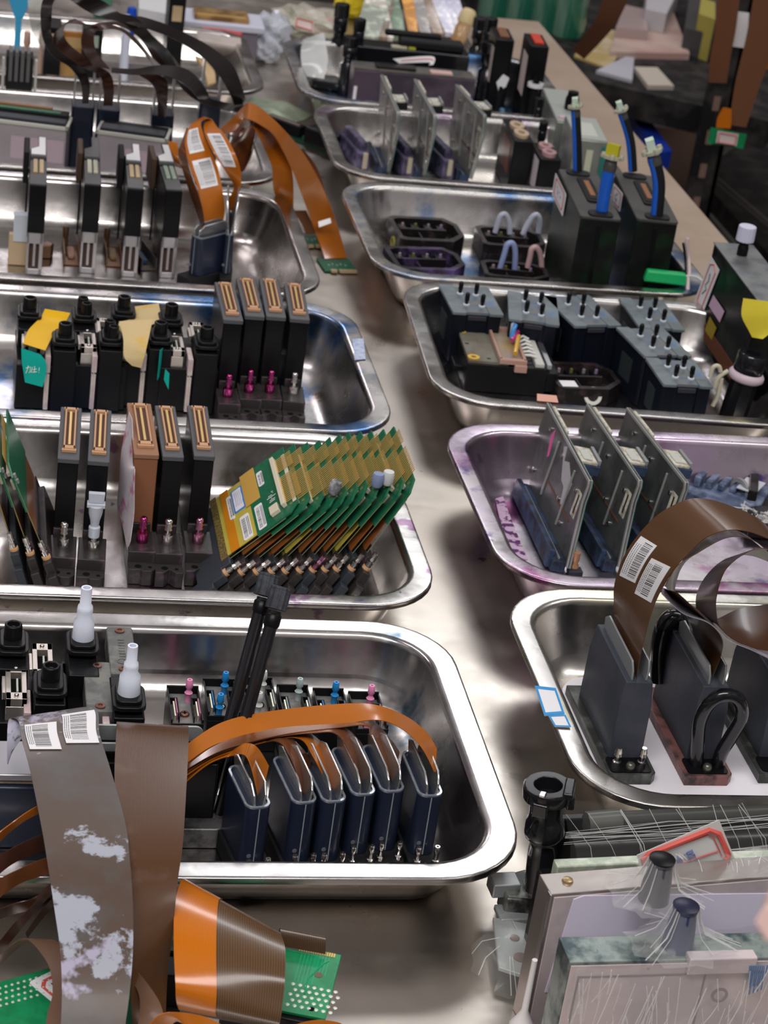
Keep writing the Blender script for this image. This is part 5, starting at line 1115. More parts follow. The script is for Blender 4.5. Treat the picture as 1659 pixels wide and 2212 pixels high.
# ================================================================ tall black heads with hoses, right
tall_k = mat('tall_black', (0.013, 0.014, 0.014), 0.4, col2=(0.008, 0.02, 0.010), nscale=30)
tall_t = mat('tall_top', (0.055, 0.055, 0.05), 0.55, bump=.2, bscale=600)
blue_h = mat('hose_blue', (0.010, 0.10, 0.52), .25, coat=.4); black_h = mat('hose_ribbed', (0.022, 0.022, 0.026), .5, bump=.5, bscale=900)
ol = mat('slot_orange', (0.27, 0.11, 0.04), .5)
clamp_m = mat('clamp_pale', (0.46, 0.46, 0.36), .35, .2)
red_l = mat('label_red', (0.62, 0.10, 0.08), .5)
def cR(x, y): return (1160+x/4.608, 200+y/4.608)
YZm = Matrix(((0, 0, 1, 0), (1, 0, 0, 0), (0, 1, 0, 0), (0, 0, 0, 1)))
def bordered_label(parent, M, w, h, red=True, name='sticker', n=2, handw=True, seed=1):
    b = MB().prism(rrect(0, w, 0, h, 2, 3), 0, .25, M).build(name, white_p, parent); b['label'] = 'white sticker with a %s border' % ('red' if red else 'blue')
    fr = MB(); o1 = rrect(w*.10, w*.90, h*.09, h*.91, min(w, h)*.14, 1); i1 = rrect(w*.16, w*.84, h*.15, h*.85, min(w, h)*.12, 1); k = len(o1)
    fr.add([(x, y, .32) for x, y in o1]+[(x, y, .32) for x, y in i1]+[(x, y, .26) for x, y in o1]+[(x, y, .26) for x, y in i1], [(i, (i+1) % k, k+(i+1) % k, k+i) for i in range(k)]+[(2*k+i, i, (i+1) % k, 2*k+(i+1) % k)[::-1] for i in range(k)], M)
    fr.build('border', red_l if red else blu_l, b)
    if handw:
        R_ = random.Random(seed); w_ = MB()
        for q in range(5):
            x = w*R_.uniform(.3, .7); y = h*R_.uniform(.3, .75)
            w_.tube([(x, y, .35), (x+R_.uniform(-3, 3), y+R_.uniform(-2, 3), .35), (x+R_.uniform(-3, 4), y+R_.uniform(-4, 2), .35)], .35, 5, M=M)
        w_.build('handwriting', mat('pen_dark', (0.06, 0.06, 0.12), .6), b)
    return b
for i, (fl, fr_, bl, lb) in enumerate([((440, 1225), (835, 1265), (220, 760), 'tall black head with a bright blue hose, left of the pair'), ((1000, 1250), (1395, 1280), (780, 790), 'tall black head with black ribbed hoses, right of the pair')]):
    zt = .116
    a = A(*cR(*fl), zt); b = A(*cR(*fr_), zt); c = A(*cR(*bl), zt); w = (b-a).length*1000; L = (c-a).length*1000; h = (zt-.0022)*1000
    yw = math.atan2(c.y-a.y, c.x-a.x)-math.pi/2
    r = thing('tall_hose_printhead', lb, 'print head', (a.x, a.y, .0022), yw, 'tall black heads with hoses')
    MB().box(0, w, 0, L, 0, h-3).build('body', tall_k, r, bevel=1)
    MB().box(w*.45, w*.55, -1, 0, 6, h-8).build('front_rib', black, r, bevel=.4)
    MB().prism(rrect(-.8, w+.8, -.8, L+.8, 4, 4), h-3, h).build('top_cover', tall_t, r, bevel=.6)
    MB().prism(rrect(w*.35, w*.72, L*.30, L*.82, 4, 4), h, h+2.2).prism(rrect(w*.40, w*.67, L*.34, L*.78, 3, 4), h+2.2, h+3).build('connector_frame', blackm, r, bevel=.5)
    MB().box(w*.47, w*.60, L*.40, L*.72, h+3, h+3.6).build('connector_slot', ol, r)
    hx = (w*.46, L*.93), (w*.52, L*.06)
    bw = 13
    for (x, y) in hx: MB().prism(rrect(x-bw, x+bw, max(-1, y-9), y+9, 6, 4), h, h+2).build('hose_base', blackm, r, bevel=.4)
    for x in (w*.2, w*.65): MB().lathe([(3, 0), (3, 6), (2.2, 8), (2.2, 14)], (x, -8, 5), 12).build('nozzle_pin', nickel, r)
    if i == 0: bordered_label(r, T(-.6, L*.55, h*.42) @ RX(rad(90)) @ RY(rad(-90)) , 38, 48, seed=4) if False else None
    W4 = r.matrix_world
    # hoses are pushed on the head's stubs
    defs = [[('rear', (405, 770), (400, 480), (385, 180), blue_h, 'g'), ('front', (645, 1175), (690, 900), (735, 700), blue_h, 'y')], [('rear', (955, 780), (930, 480), (850, 210), black_h, 'g'), ('front', (1195, 1210), (1215, 900), (1160, 640), black_h, 'g')]][i]
    for nm, p0, p1, p2, hm, tipk in defs:
        y = A(*cR(*p0), zt+.002).y
        P0 = AY(*cR(*p0), y); P1 = AY(*cR(*p1), y+.002); P2 = AY(*cR(*p2), y+.004)
        path = smooth_path([P0, P1, P2], 8); rr = .0050 if nm == 'rear' else .0066
        hr = thing('hose', '%s hose on the %s tall black head' % ({'rear': 'far', 'front': 'near'}[nm], ['left', 'right'][i]), 'hose', tuple(P0), 0, 'hoses rising from the tall black heads')
        rel = [p-P0 for p in path]
        two = (i == 0 and nm == 'rear') or i == 1
        MB(1).tube(rel, rr, 14).build('tube', black_h if two else hm, hr)
        if two: MB(1).tube([p+Vector((-rr*.55, -rr*.30, 0)) for p in rel], rr*.62, 10).build('blue_side', blue_h, hr)
        e = rel[-1]; d = (rel[-1]-rel[-2]).normalized(); Q = T(*e) @ d.to_track_quat('Z', 'Y').to_matrix().to_4x4()
        K4 = Matrix.Scale(1000, 4)
        k = .8 if nm == 'rear' else 1.1
        mb = MB(1); sc = .001*k
        mb.lathe([(6.4*sc, -8*sc), (6.6*sc, -2*sc), (6.0*sc, 0), (5*sc, 6*sc)], (0, 0, 0), 16, M=Q); mb.build('ferrule', mat('ferrule_dark', (.10, .10, .09), .3, .5), hr)
        mb = MB(1)
        for q in range(4): 
            an = q*math.pi/2+.4; mb.lathe([(2.6*sc, 0), (3.0*sc, 2*sc), (2.2*sc, 5*sc)], (8.5*sc*math.cos(an), 8.5*sc*math.sin(an), 4*sc), 10, M=Q)
        mb.ring((0, 0, 4*sc), 9.5*sc, 5*sc, 3*sc, 16, M=Q); mb.build('clamp', clamp_m, hr)
        tm = mat('tip_yellow', (0.45, 0.42, 0.02), .4) if tipk == 'y' else mat('tip_mint', (0.58, 0.70, 0.60), .4, col2=(.1, .6, .2), nscale=120, namt=(.55, .65))
        MB(1).prism([(-5*sc, -4*sc), (5*sc, -4*sc), (6.4*sc, 4*sc), (-6.4*sc, 4*sc)], 6*sc, 18*sc, M=Q).build('end_plug', tm, hr)
# red bordered stickers on the left faces
def face_sticker(label_obj_parent_loc, corners, name, red, label, seed=1, extra=None):
    a, b, c, d = corners   # bl, br, tr, tl in world
    o0 = Vector(a); r = thing(name, label, 'sticker', tuple(o0), 0)
    X = (b-a); Y = (d-a); w = X.length*1000; h = Y.length*1000; X.normalize(); N = X.cross(Y).normalized(); Y = N.cross(X)
    M = Matrix((X, Y, N)).transposed().to_4x4()
    bordered_label(r, M, w, h, red, 'paper', seed=seed)
    return r
def on_plane(px, P, N):
    w = _ray(*px); C0 = Vector((0, 0, CAMZ)); t = (P-C0).dot(N)/w.dot(N); return C0+w*t
a = A(*cR(440, 1225), .116); c = A(*cR(220, 760), .116); ydir = (c-a).normalized(); Nn = ydir.cross(Vector((0, 0, 1)))
if Nn.dot(Vector((0, 0, CAMZ))-a) < 0: Nn = -Nn
pl_ = a+Nn*.0015
cs = [on_plane(cR(*q), pl_, Nn) for q in [(150, 1010), (255, 1235), (315, 985), (175, 785)]]
face_sticker(None, [cs[0], cs[1], cs[2], cs[3]], 'red_bordered_sticker', True, 'red bordered paper sticker on the left tall black head', 3)
cs = [q+Nn*-.045 for q in [on_plane(cR(*q), pl_+Nn*-.045, Nn) for q in []]] 
a2 = A(*cR(1000, 1250), .116); pl2 = a2+Nn*.0015
cs = [on_plane(cR(*q), pl2, Nn) for q in [(735, 1080), (825, 1190), (855, 1040), (765, 900)]]
face_sticker(None, cs, 'red_bordered_sticker', True, 'red bordered paper sticker on the right tall black head, half hidden by the blue hose', 5)
# green tag on white wire
a = A(*cR(1060, 1870), .056)
r = thing('green_tape_tag', 'bright green tape flag on a white wire over the tray rim', 'tag', tuple(a), rad(-8))
MB().box(0, 46, -2, 9, -1, 12, taper=(2, 1)).build('flag', mat('tape_green', (0.01, 0.42, 0.13), .35, coat=.3, bump=.4, bscale=90), r, bevel=2)
pp = [A(*cR(1300, 1865), .058), A(*cR(1400, 1840), .062), A(*cR(1500, 1828), .064), A(*cR(1580, 1835), .066), A(*cR(1650, 1880), .066)]
o = MB(1).tube(smooth_path(pp, 5), .0016, 8).build('white_wire', mat('wire_white2', (0.62, 0.60, 0.56), .4), None, origin=pp[0]); tag(o, 'white wire running from the green tape flag over the rim', 'wire')
pp = [A(*cR(1500, 1975), .052), A(*cR(1505, 1850), .062), AY(*cR(1515, 1800), 2.05), AY(*cR(1510, 1640), 2.06), AY(*cR(1490, 1500), 2.06), AY(*cR(1500, 1450), 2.06)]
o = MB(1).tube(smooth_path(pp, 5), .0022, 8).build('white_wire', mat('wire_pinkish', (0.60, 0.50, 0.50), .4), None, origin=pp[0]); tag(o, 'stiff white wire end sticking up beside the tall heads', 'wire')
pp = [p_+Vector((-.004, 0, 0)) for p_ in pp[1:-1]]
o = MB(1).tube(smooth_path(pp, 5), .0013, 8).build('dark_wire', black, None, origin=pp[0]); tag(o, 'thin dark wire twisted along the stiff white wire', 'wire')

# ================================================================ big black head at the right edge
def cS(x, y): return (1450+x/5.268, 480+y/5.268)
zt = .122; a = A(*cS(1005, 905), zt); c = A(*cS(490, 225), zt); b = A(*cS(1290, 905), zt)
d = c-a; L = d.length*1000; yw = -math.atan2(d.x, d.y); h = (zt-.0022)*1000
BIG = thing('large_cartridge_printhead', 'large black head plastered with stickers at the right edge', 'print head', (a.x, a.y, .0022), yw)
MB().box(0, 42, 0, L, 22, h-2).box(6, 36, 10, L-10, 0, 24).build('body', mat('big_black', (0.012, 0.013, 0.016), .34, col2=(.02, .028, .022), nscale=25), BIG, bevel=1.5)
MB().box(-.6, 42.6, -1, L+1, h-2, h).build('top_cover', mat('cover_steel', (0.22, 0.23, 0.23), .42, .5, col2=(.14, .15, .16), nscale=40), BIG, bevel=.8)
MB().prism([(6, 30), (14, 20), (60, 20), (60, 30)], 0, .5, T(42, 0, 0)) if False else None
MB().box(-1.0, -.1, 20, L-6, 24, 40).build('lower_band', mat('band_rust', (0.14, 0.05, 0.025), .4), BIG)
nk = MB().lathe([(5.5, 0), (5.5, 9), (4.8, 10), (4.8, 17)], (20, L*.80, h), 18).build('neck', black, BIG)
cg = [((9.6 if k % 2 else 8.9)*math.cos(k*math.pi/14)+20, (9.6 if k % 2 else 8.9)*math.sin(k*math.pi/14)+L*.80) for k in range(28)]
MB().prism(cg, h+15, h+31, scale1=.96).build('screw_cap', mat('cap_lilac', (0.58, 0.60, 0.74), .45), BIG, bevel=.8)
P_ = a; Nn2 = d.normalized().cross(Vector((0, 0, 1)))
if Nn2.x > 0: Nn2 = -Nn2
def bigst(px, nm, lb, red=None, m=None):
    cs = [on_plane(cS(*q), P_+Nn2*.0012, Nn2) for q in px]
    o = MB(1).quadplate(*cs, .0003); o = o.build(nm, m or white_p, None, origin=cs[0]); o.parent = BIG; o.matrix_parent_inverse = Matrix.Identity(4)
    mw = T(a.x, a.y, .0022) @ RZ(yw); o.matrix_local = mw.inverted() @ T(*cs[0]); o['label'] = lb; return o, cs
sk, cs = bigst([(262, 905), (352, 1060), (550, 545), (455, 385)], 'sticker', 'long white sticker with a red outline')
bd = MB(1)
def lerp2(u, v): return cs[0].lerp(cs[1], u).lerp(cs[3].lerp(cs[2], u), v)+Nn2*.0005
ringp = [(.22, .12), (.5, .04), (.78, .12), (.8, .5), (.82, .88), (.5, .96), (.2, .88), (.2, .5), (.22, .12)]
bd.tube([lerp2(*q)-cs[0] for q in ringp], .0007, 6); ob = bd.build('border', red_l, sk)
bd = MB(1); bd.tube([lerp2(*q)-cs[0] for q in [(.4, .3), (.6, .45), (.4, .5), (.55, .62), (.45, .75)]], .0006, 6); bd.build('handwriting', mat('pen_dark', (0.06, 0.06, 0.12), .6), sk)
bigst([(430, 950), (552, 1140), (605, 1015), (480, 830)], 'sticker', 'small pink and white sticker', m=mat('sticker_pink', (0.62, 0.42, 0.58), .5))
bigst([(385, 1230), (460, 1340), (515, 1205), (440, 1075)], 'sticker', 'yellow warning sticker', m=mat('sticker_amber', (0.34, 0.24, 0.01), .5))
bigst([(262, 1295), (315, 1360), (335, 1275), (285, 1200)], 'sticker', 'green and white sticker', m=mat('sticker_mint', (0.42, 0.62, 0.42), .5))
# knobbed pipe in front and yellow note
pb = AY(*cS(640, 2110), a.y-.03); pt_ = AY(*cS(900, 1330), a.y-.03)
dv = pt_-pb
r = thing('ribbed_pipe', 'black fluted pipe with a pinkish collar leaning in front of the large head', 'pipe', (pb.x+.006, pb.y, .004), 0, rot=tuple(dv.normalized().to_track_quat('Z', 'Y').to_euler()))
Lp = dv.length*1000
g = [((13.5 if k % 2 else 12)*math.cos(k*math.pi/8), (13.5 if k % 2 else 12)*math.sin(k*math.pi/8)) for k in range(16)]
MB().prism(g, 0, Lp*.7).build('pipe', gloss, r, bevel=.5)
MB().lathe([(15, 0), (17.5, 2), (17.5, 6), (15, 9)], (0, 0, Lp*.68), 22).build('collar', mat('collar_pinkish', (0.58, 0.48, 0.54), .5), r)
MB().lathe([(14, 0), (14.5, 3), (14.5, 20), (13, 22), (7, 22), (6, 15)], (0, 0, Lp*.76), 22).build('cap', gloss, r)
yN = a.y-.012
st = Strip([(AY(*cS(820, 865), yN), AY(*cS(1180, 910), yN-.01)), (AY(*cS(800, 1060), yN-.004), AY(*cS(1180, 1060), yN-.014)), (AY(*cS(880, 1230), yN-.008), AY(*cS(1160, 1220), yN-.016)), (AY(*cS(920, 1310), yN-.010), AY(*cS(1040, 1330), yN-.016))])
tag(st.patch(MB(1), th=.0003, nu=4).build('yellow_note', mat('note_yellow', (0.68, 0.58, 0.04), .6, bump=.4, bscale=90), None, origin=st.pt(1, .5)), 'torn yellow paper note stuck on the large black head', 'note')
# loose cable ends beside it
for i, pts in enumerate([[(440, 1760), (480, 1650), (540, 1640), (560, 1700)], [(490, 1880), (520, 1800), (570, 1740), (650, 1690)], [(470, 2090), (520, 1990), (560, 1850), (570, 1780)]]):
    P = [AY(*cS(*q), a.y-.045) for q in pts]
    o = MB(1).tube(smooth_path(P, 5), .0022, 8).build('wire_end', mat('wire_cream', (0.55, 0.52, 0.40), .4), None, origin=P[0]); tag(o, ['cream wire loop end left of the fluted pipe, upper one', 'cream wire with a bulb end left of the fluted pipe', 'cream wire running down along the fluted pipe'][i], 'wire')
a3 = A(1640, 820, .004)
o = MB().prism([(-22, -6), (30, -10), (34, 40), (6, 62), (-18, 50)], 0, 8).build('crumpled_rag', mat('rag_brown', (0.20, 0.15, 0.12), .8, bump=1.0, bscale=60, col2=(.34, .28, .24), nscale=40), None, bevel=3, loc=(a3.x, a3.y, .0022)); tag(o, 'crumpled brownish rag in the tray corner right of the fluted pipe', 'rag')
# ================================================================ foreground left: wide flat cables
def cD(x, y): return (x/2.183, 1500+y/2.183)
rb_w = ribbon_mat('flex_worn', (0.085, 0.055, 0.038), (0.07, 0.044, 0.03), 60, 0.42, wear=[((0.085, 0.082, 0.082), 14, .40, .60, 3.0), ((0.34, 0.36, 0.42), 22, .58, .615, 8.4), ((0.36, 0.34, 0.45), 9, .60, .63, 15.2)], coat=.15)
rb_v = ribbon_mat('flex_umber', (0.105, 0.048, 0.020), (0.055, 0.024, 0.011), 48, 0.26, wear=[((0.15, 0.10, 0.075), 12, .6, .85, 2.0)], coat=.5)
rb_or = ribbon_mat('flex_bright', (0.66, 0.19, 0.004), (0.36, 0.09, 0.005), 84, 0.2, coat=.6)
rb_br = ribbon_mat('flex_bronze', (0.115, 0.060, 0.024), (0.075, 0.038, 0.016), 44, 0.26, coat=.5)
FG = None
WR, wst = cable_z([(38, 330, .060, 60, 260, .075), (38, 130, .078, 210, 110, .078), (85, 122, .082, 440, 62, .082), (100, 200, .084, 470, 190, .084), (140, 350, .087, 520, 350, .087), (195, 620, .090, 590, 600, .090), (225, 800, .090, 612, 780, .090), (255, 1000, .084, 626, 980, .084), (283, 1200, .075, 627, 1200, .075), (292, 1400, .064, 612, 1400, .064), (285, 1600, .050, 585, 1600, .050)], rb_w, 'wide grey worn flat cable with flaked patches and two bar code stickers', cD, nu=8)
sw_ = facing(wst, .4, .5)
for (p0, p1, q0, q1, sd) in (((115, 150), (265, 260), .06, .46, 5), ((290, 100), (430, 225), .54, .96, 8)):
    t0, _ = param(wst, *cD(*p0)); t1, _ = param(wst, *cD(*p1))
    sticker(wst, WR, min(t0, t1), max(t0, t1), q0, q1, sw_, bars=(.22, .72), seed=sd, off=.0006)
cable_z([(552, 150, .075, 890, 165, .075), (550, 128, .080, 888, 150, .080), (548, 180, .086, 890, 205, .086), (540, 400, .088, 880, 420, .088), (560, 700, .086, 862, 700, .086), (600, 900, .078, 836, 900, .078), (625, 1200, .060, 815, 1120, .060), (620, 1450, .04, 790, 1330, .04), (640, 1640, .03, 780, 1560, .03)], rb_v, 'wide brown ribbed flat cable hanging beside the grey worn one', cD, nu=6)
# sideways head whose plates hold the brown cable
zt = .066; a = A(*cD(470, 215), zt); b = A(*cD(960, 215), zt)
r = thing('sideways_printhead', 'sideways black head whose grey plates hold the wide brown cable', 'print head', (b.x, b.y, .0022), rad(90))
wL = (b.x-a.x)*1000; h = 64
MB().prism(rrect(-28, 14, -16, 24, 6, 2), 0, 15).build('base_plate', mat('base_alu', (.16, .16, .16), .4, .6, col2=(.06, .06, .06), nscale=60), r, bevel=1)
MB().box(-16, 8, -9, wL+18, 10, h-8).build('body', black, r, bevel=1.2)
for y0_, nm in ((-9, 'a'), (4, 'b')):
    MB().prism(rrect(0, wL+6, h-10, h+(7 if y0_ > 0 else 2), 5, 4), y0_, y0_+1.6, YZm).build('side_plate', plate_g, r, bevel=.4)
MB().box(-11, 5, 3, wL+16, h-8, h-4).build('top_slot', hole, r)
# head lying at the far left under the cables with old tape
a = A(20, 1690, .052)
r = thing('taped_block', 'navy block with brownish tape half hidden behind the grey worn cable', 'block', (a.x-.06, a.y, .0022), 0)
MB().box(0, 95, 0, 42, 0, 46).build('body', navy, r, bevel=2)
MB().box(-1, 90, 3, 46, 46, 49).build('tape_layer', mat('tape_aged', (0.38, 0.29, 0.16), .6, col2=(.16, .15, .17), nscale=30, bump=.5, bscale=50), r, bevel=1)
MB().box(5, 75, 2, 40, 49, 54).build('top_metal', metal_d, r, bevel=1)
OG = 'brown flat cables fanning left behind the grey worn one'
ca = lambda rows, m, lb: cable_z(rows, m, lb, cD, OG, nu=2)
ca([(-60, 760, .07, -60, 700, .08), (60, 640, .08, 40, 620, .088), (190, 560, .078, 180, 525, .083), (420, 480, .07, 400, 430, .075)][0:4], rb_o, 'orange flat cable curving up out of the left picture edge')
ca([(-60, 900, .06, -60, 790, .07), (60, 800, .065, 50, 730, .075), (210, 740, .065, 200, 660, .075), (380, 700, .06, 380, 620, .07)], rb_d, 'dark brown flat cable, upper one of the fan at the left')
ca([(-60, 1010, .05, -60, 900, .06), (80, 900, .055, 60, 840, .065), (230, 850, .06, 220, 770, .07), (380, 820, .06, 380, 740, .07)], rb_b, 'brown flat cable, middle one of the fan at the left')
ca([(-60, 1080, .03, -60, 1040, .04), (60, 1040, .035, 60, 990, .045), (180, 1000, .045, 160, 960, .05), (250, 930, .06, 250, 880, .065), (330, 880, .06, 330, 820, .07)], rb_d, 'thin dark flat cable crossing level at the left')
ca([(0, 1230, .012, -20, 1190, .02), (90, 1120, .03, 60, 1090, .035), (180, 1010, .045, 160, 990, .05), (260, 930, .06, 250, 900, .065)], rb_d, 'dark flat cable strand slanting down to the left corner')
ca([(130, 1150, .02, 120, 1130, .025), (200, 1060, .035, 180, 1040, .04), (270, 980, .05, 260, 950, .055), (330, 930, .06, 330, 890, .06)], rb_d, 'short dark flat cable strand slanting behind the grey worn cable')
# curled brown cable in front of the green board
cable_z([(0, 1230, .02, -30, 1300, .005), (60, 1175, .035, 120, 1172, .032), (130, 1155, .04, 270, 1165, .045), (225, 1270, .045, 330, 1280, .05), (248, 1400, .045, 320, 1400, .05), (225, 1500, .042, 310, 1500, .048), (205, 1620, .04, 300, 1620, .045)], ribbon_mat('flex_cocoa', (0.16, 0.088, 0.055), (0.12, 0.066, 0.04), 40, .35), 'curled brown flat cable end in front of the left green board', cD)
cable_z([(560, 1290, .045, 640, 1300, .05), (640, 1380, .045, 700, 1370, .048), (660, 1470, .042, 760, 1470, .045), (640, 1620, .04, 790, 1620, .04)], MATS['flex_cocoa'], 'brown rounded flat cable end right of the grey worn cable', cD)
# green board with perforations, bottom left
a = A(*cD(-60, 1640), .012); b_ = A(*cD(240, 1560), .012); c_ = A(*cD(-40, 1420), .012)
r = thing('perforated_circuit_board', 'green circuit board with rows of white solder dots at the bottom left corner', 'circuit board', (a.x, a.y, 0.0), math.atan2(b_.y-a.y, b_.x-a.x)+rad(2))
Wb = 100; Lb = max(40, (c_-a).length*1000+6)
MB().box(-20, Wb, -20, Lb, 9, 11).build('board', mat('pcb_bright', (0.006, 0.20, 0.07), .35, coat=.3, col2=(.008, .25, .09), nscale=120), r, bevel=.2)
MB().box(-15, Wb-5, -15, Lb-5, 0, 9).build('under_block', black, r, bevel=1)
dm = mat('solder_white', (.68, .72, .64), .35, .3)
dots = MB()
for j in range(4):
    for i in range(20): dots.lathe([(1.0, 0), (.6, .5)], (6+i*3.7+(j % 2)*1.8, Lb-5-j*4.6, 11), 8)
tag(dots.build('solder_dots', dm, r), kind='stuff')
bordered_label(r, T(50, Lb-44, 11.1) @ RZ(rad(14)), 30, 38, seed=8)
# orange and bronze wide cable ending in the green connector board
OB, ost = cable_z([(880, 880, .052, 1330, 1125, .048), (850, 885, .062, 1325, 1130, .055), (822, 1000, .066, 1345, 1200, .058), (818, 1180, .062, 1345, 1320, .056), (826, 1360, .052, 1335, 1440, .046), (832, 1440, .042, 1320, 1545, .036), (850, 1500, .03, 1300, 1580, .025)], rb_br, 'wide bronze flat cable with a bright orange half, folded by the connector board', cD, nu=8)
so = facing(ost, .4, .3)
om = ost.patch(MB(1), .03, .93, 0.0, .38, off=.0006, th=.0002, nu=5, sg=so).build('orange_half', rb_or, None, origin=OB.location.copy()); om.parent = OB; om.location = (0, 0, 0); om['label'] = 'bright orange finely striped half'
cable_z([(1310, 1130, .030, 1520, 1150, .032), (1320, 1100, .036, 1535, 1142, .036), (1325, 1130, .034, 1535, 1170, .034), (1340, 1190, .028, 1535, 1225, .028)], ribbon_mat('flex_deep', (.05, .026, .014), (.07, .038, .018), 20, .3), 'dark brown cable fold above the green connector board', cD)
zt = .026; a = A(*cD(1330, 1490), zt); b = A(*cD(1510, 1525), zt); c = A(*cD(1345, 1180), zt)
yw = math.atan2(b.y-a.y, b.x-a.x); w = (b-a).length*1000
r = thing('connector_board', 'green connector board with traces and round pads, bottom centre', 'circuit board', (a.x, a.y, 0), yw)
L = ((c-a).length)*1000
MB().box(-35, w+3, 0, L, 24, 26).build('board', MATS['pcb_bright'], r, bevel=.3)
MB().box(-34, w, -4, L*.55, 6, 24).build('black_housing', black, r, bevel=1)
MB().box(-30, w-2, -2, L-4, 0, 6).build('foot', blackm, r, bevel=.6)
tr = MB()
for k in range(6): 
    x = 2+k*2.0; tr.box(x, x+.5, L*.45, L*.9, 26, 26.12)
for k in range(5): x = w*.5+k*1.8; tr.box(x, x+.5, L*.62, L*.95, 26, 26.12)
tr.tube([(w*.45, L*.3, 26.1), (w*.45, L*.55, 26.1), (w*.72, L*.8, 26.1), (w*.85, L*.86, 26.1)], .5, 6)
tr.build('copper_trace', mat('trace_green', (0.008, 0.33, 0.15), .35), r)
dots = MB()
for j in range(5):
    for i in range(7): dots.lathe([(1.3, 0), (.9, .35)], (2+i*4.1+(j % 2)*2, 6+j*4.6, 26), 8)
tag(dots.build('round_pads', dm, r), kind='stuff')
pads = MB()
for k in range(16): pads.box(k*(w/16), k*(w/16)+.9, L-4, L-.5, 26, 26.3)
pads.build('pad_row', goldpin, r)
MB().cyl((w-7, L*.62, 26), 2.5, .2, 14).build('mount_hole', mat('hole_bronze', (.12, .09, .05), .4), r)
MB().cyl((w-6, L*.10, 26), 1.8, .2, 14).build('mount_hole', hole, r)
# orange cable arcs at the very bottom
cable_z([(700, 1560, .05, 780, 1590, .04), (760, 1505, .056, 830, 1540, .05), (860, 1500, .056, 880, 1560, .05), (960, 1520, .05, 960, 1600, .045), (1040, 1556, .045, 1020, 1640, .04)], rb_o, 'orange flat cable arc rising into the picture at the bottom, left one', cD)
cable_z([(1330, 1580, .02, 1340, 1620, .015), (1420, 1548, .028, 1420, 1600, .022), (1500, 1535, .03, 1500, 1590, .024), (1590, 1545, .026, 1580, 1610, .02), (1640, 1575, .02, 1620, 1640, .015)], rb_o, 'orange flat cable arc at the bottom edge below the connector board', cD)
a = A(385, 2150, .0); r = thing('dark_connector', 'black connector block in the shadow left of the orange striped cable', 'connector', (a.x-.004, a.y-.01, 0), rad(-8))
MB().box(-16, 10, 0, 46, 0, 22).build('block', black, r, bevel=1); MB().box(-14, 8, 20, 44, 22, 24).build('board', pcb, r, bevel=.3)

# ================================================================ foreground right: wrapped steel cases
def cT(x, y): return (1000+x/2.517, 1640+y/2.517)
case_m = mat('case_steel', (0.40, 0.36, 0.34), .35, .85, rvar=.08, bump=.1, bscale=120)
case_p = mat('case_pinkish', (0.64, 0.55, 0.56), .34, .3, col2=(.52, .46, .49), nscale=25, stain=[((.12, .13, .14), 40, .66, .72, 3.0)])
zA = .098; a = A(*cT(480, 735), zA); b = A(*cT(390, 640), zA); e = A(1659, 1893, zA); yw = math.atan2(e.y-a.y, e.x-a.x)
CA = thing('steel_case', 'upright brushed steel case with a lilac sheet behind plastic wrap', 'case', (a.x, a.y, 0), yw); h = zA*1000
dep = 19
MB().box(0, 230, 0, dep, 0, h).build('case_body', case_m, CA, bevel=.6)
MB().box(-.3, 0.4, -.4, dep*.2, 0, h-.5).build('bright_edge', mat('edge_bright', (.7, .64, .63), .2, .9), CA)
MB().box(2, 228, -.8, 0, 0, h-2).build('front_panel', case_p, CA, bevel=.3)
MB().prism([(8, 28), (228, 34), (228, h-19), (20, h-2), (14, h-4)], -1.3, -.8, Matrix(((1, 0, 0, 0), (0, 0, 1, 0), (0, 1, 0, 0), (0, 0, 0, 1)))).build('lilac_sheet', mat('paper_lilac', (0.72, 0.68, 0.84), .5), CA)
MB().lathe([(3.4, 0), (3.0, 1.4), (1.2, 2)], (14, dep*.55, h), 14).build('rivet', mat('rivet_brass', (.5, .38, .2), .35, .8), CA)
zB = .090; a2 = A(*cT(580, 1105), zB); e2 = A(1659, 2068, zB); yw2 = math.atan2(e2.y-a2.y, e2.x-a2.x)
CB = thing('steel_case', 'nearer grimy pinkish steel case wrapped in clear plastic', 'case', (a2.x, a2.y, 0), yw2); h2 = zB*1000
gr_ = mat('case_green_grime', (.28, .33, .31), .35, .6, col2=(.06, .09, .10), nscale=45, namt=(.45, .6))
MB().box(0, 200, 0, 22, 0, h2).build('case_body', gr_, CB, bevel=.6)
MB().box(1, 198, -.8, 0, 0, h2-2).build('front_panel', case_p, CB, bevel=.3)
fr_ = MB(); fr_.box(6, 195, -1.2, -.8, h2-10, h2-9); fr_.box(6, 7, -1.2, -.8, 0, h2-10); fr_.box(80, 81, -1.2, -.8, 0, h2-10); fr_.box(6, 195, -1.2, -.8, 22, 23)
fr_.build('embossed_line', mat('emboss', (.30, .27, .29), .4, .5), CB)
MB().box(68, 108, -4, 4, h2-8, h2+3).build('raised_flap', case_p, CB, bevel=.8)
for x, z in ((90, h2-22), (96, 30)): MB().ring((0, 0, 0), 5, 3.4, .8, 18, M=T(x, -4.2 if z > 40 else -1, z) @ RX(rad(90))).build('punched_ring', MATS['emboss'], CB)
bm_ = mat('ink_blue', (.01, .13, .36), .4)
sc_ = MB()
for k in range(9): sc_.tube([(104+k*1.3, -4.4, h2-2), (105.5+k*1.1, -4.6, h2-12-(k*5) % 11)], .45, 5)
sc_.tube([(120, -1.4, h2-15), (130, -1.5, h2-32), (138, -1.4, h2-16), (122, -1.4, h2-18), (130, -1.4, h2-30), (128, -1.5, h2-60)], 1.3, 6)
sc_.build('blue_ink_marks', bm_, CB)
bordered_label(CB, T(158, -1.0, 10) @ RX(rad(90)), 38, 46, red=False, seed=11)
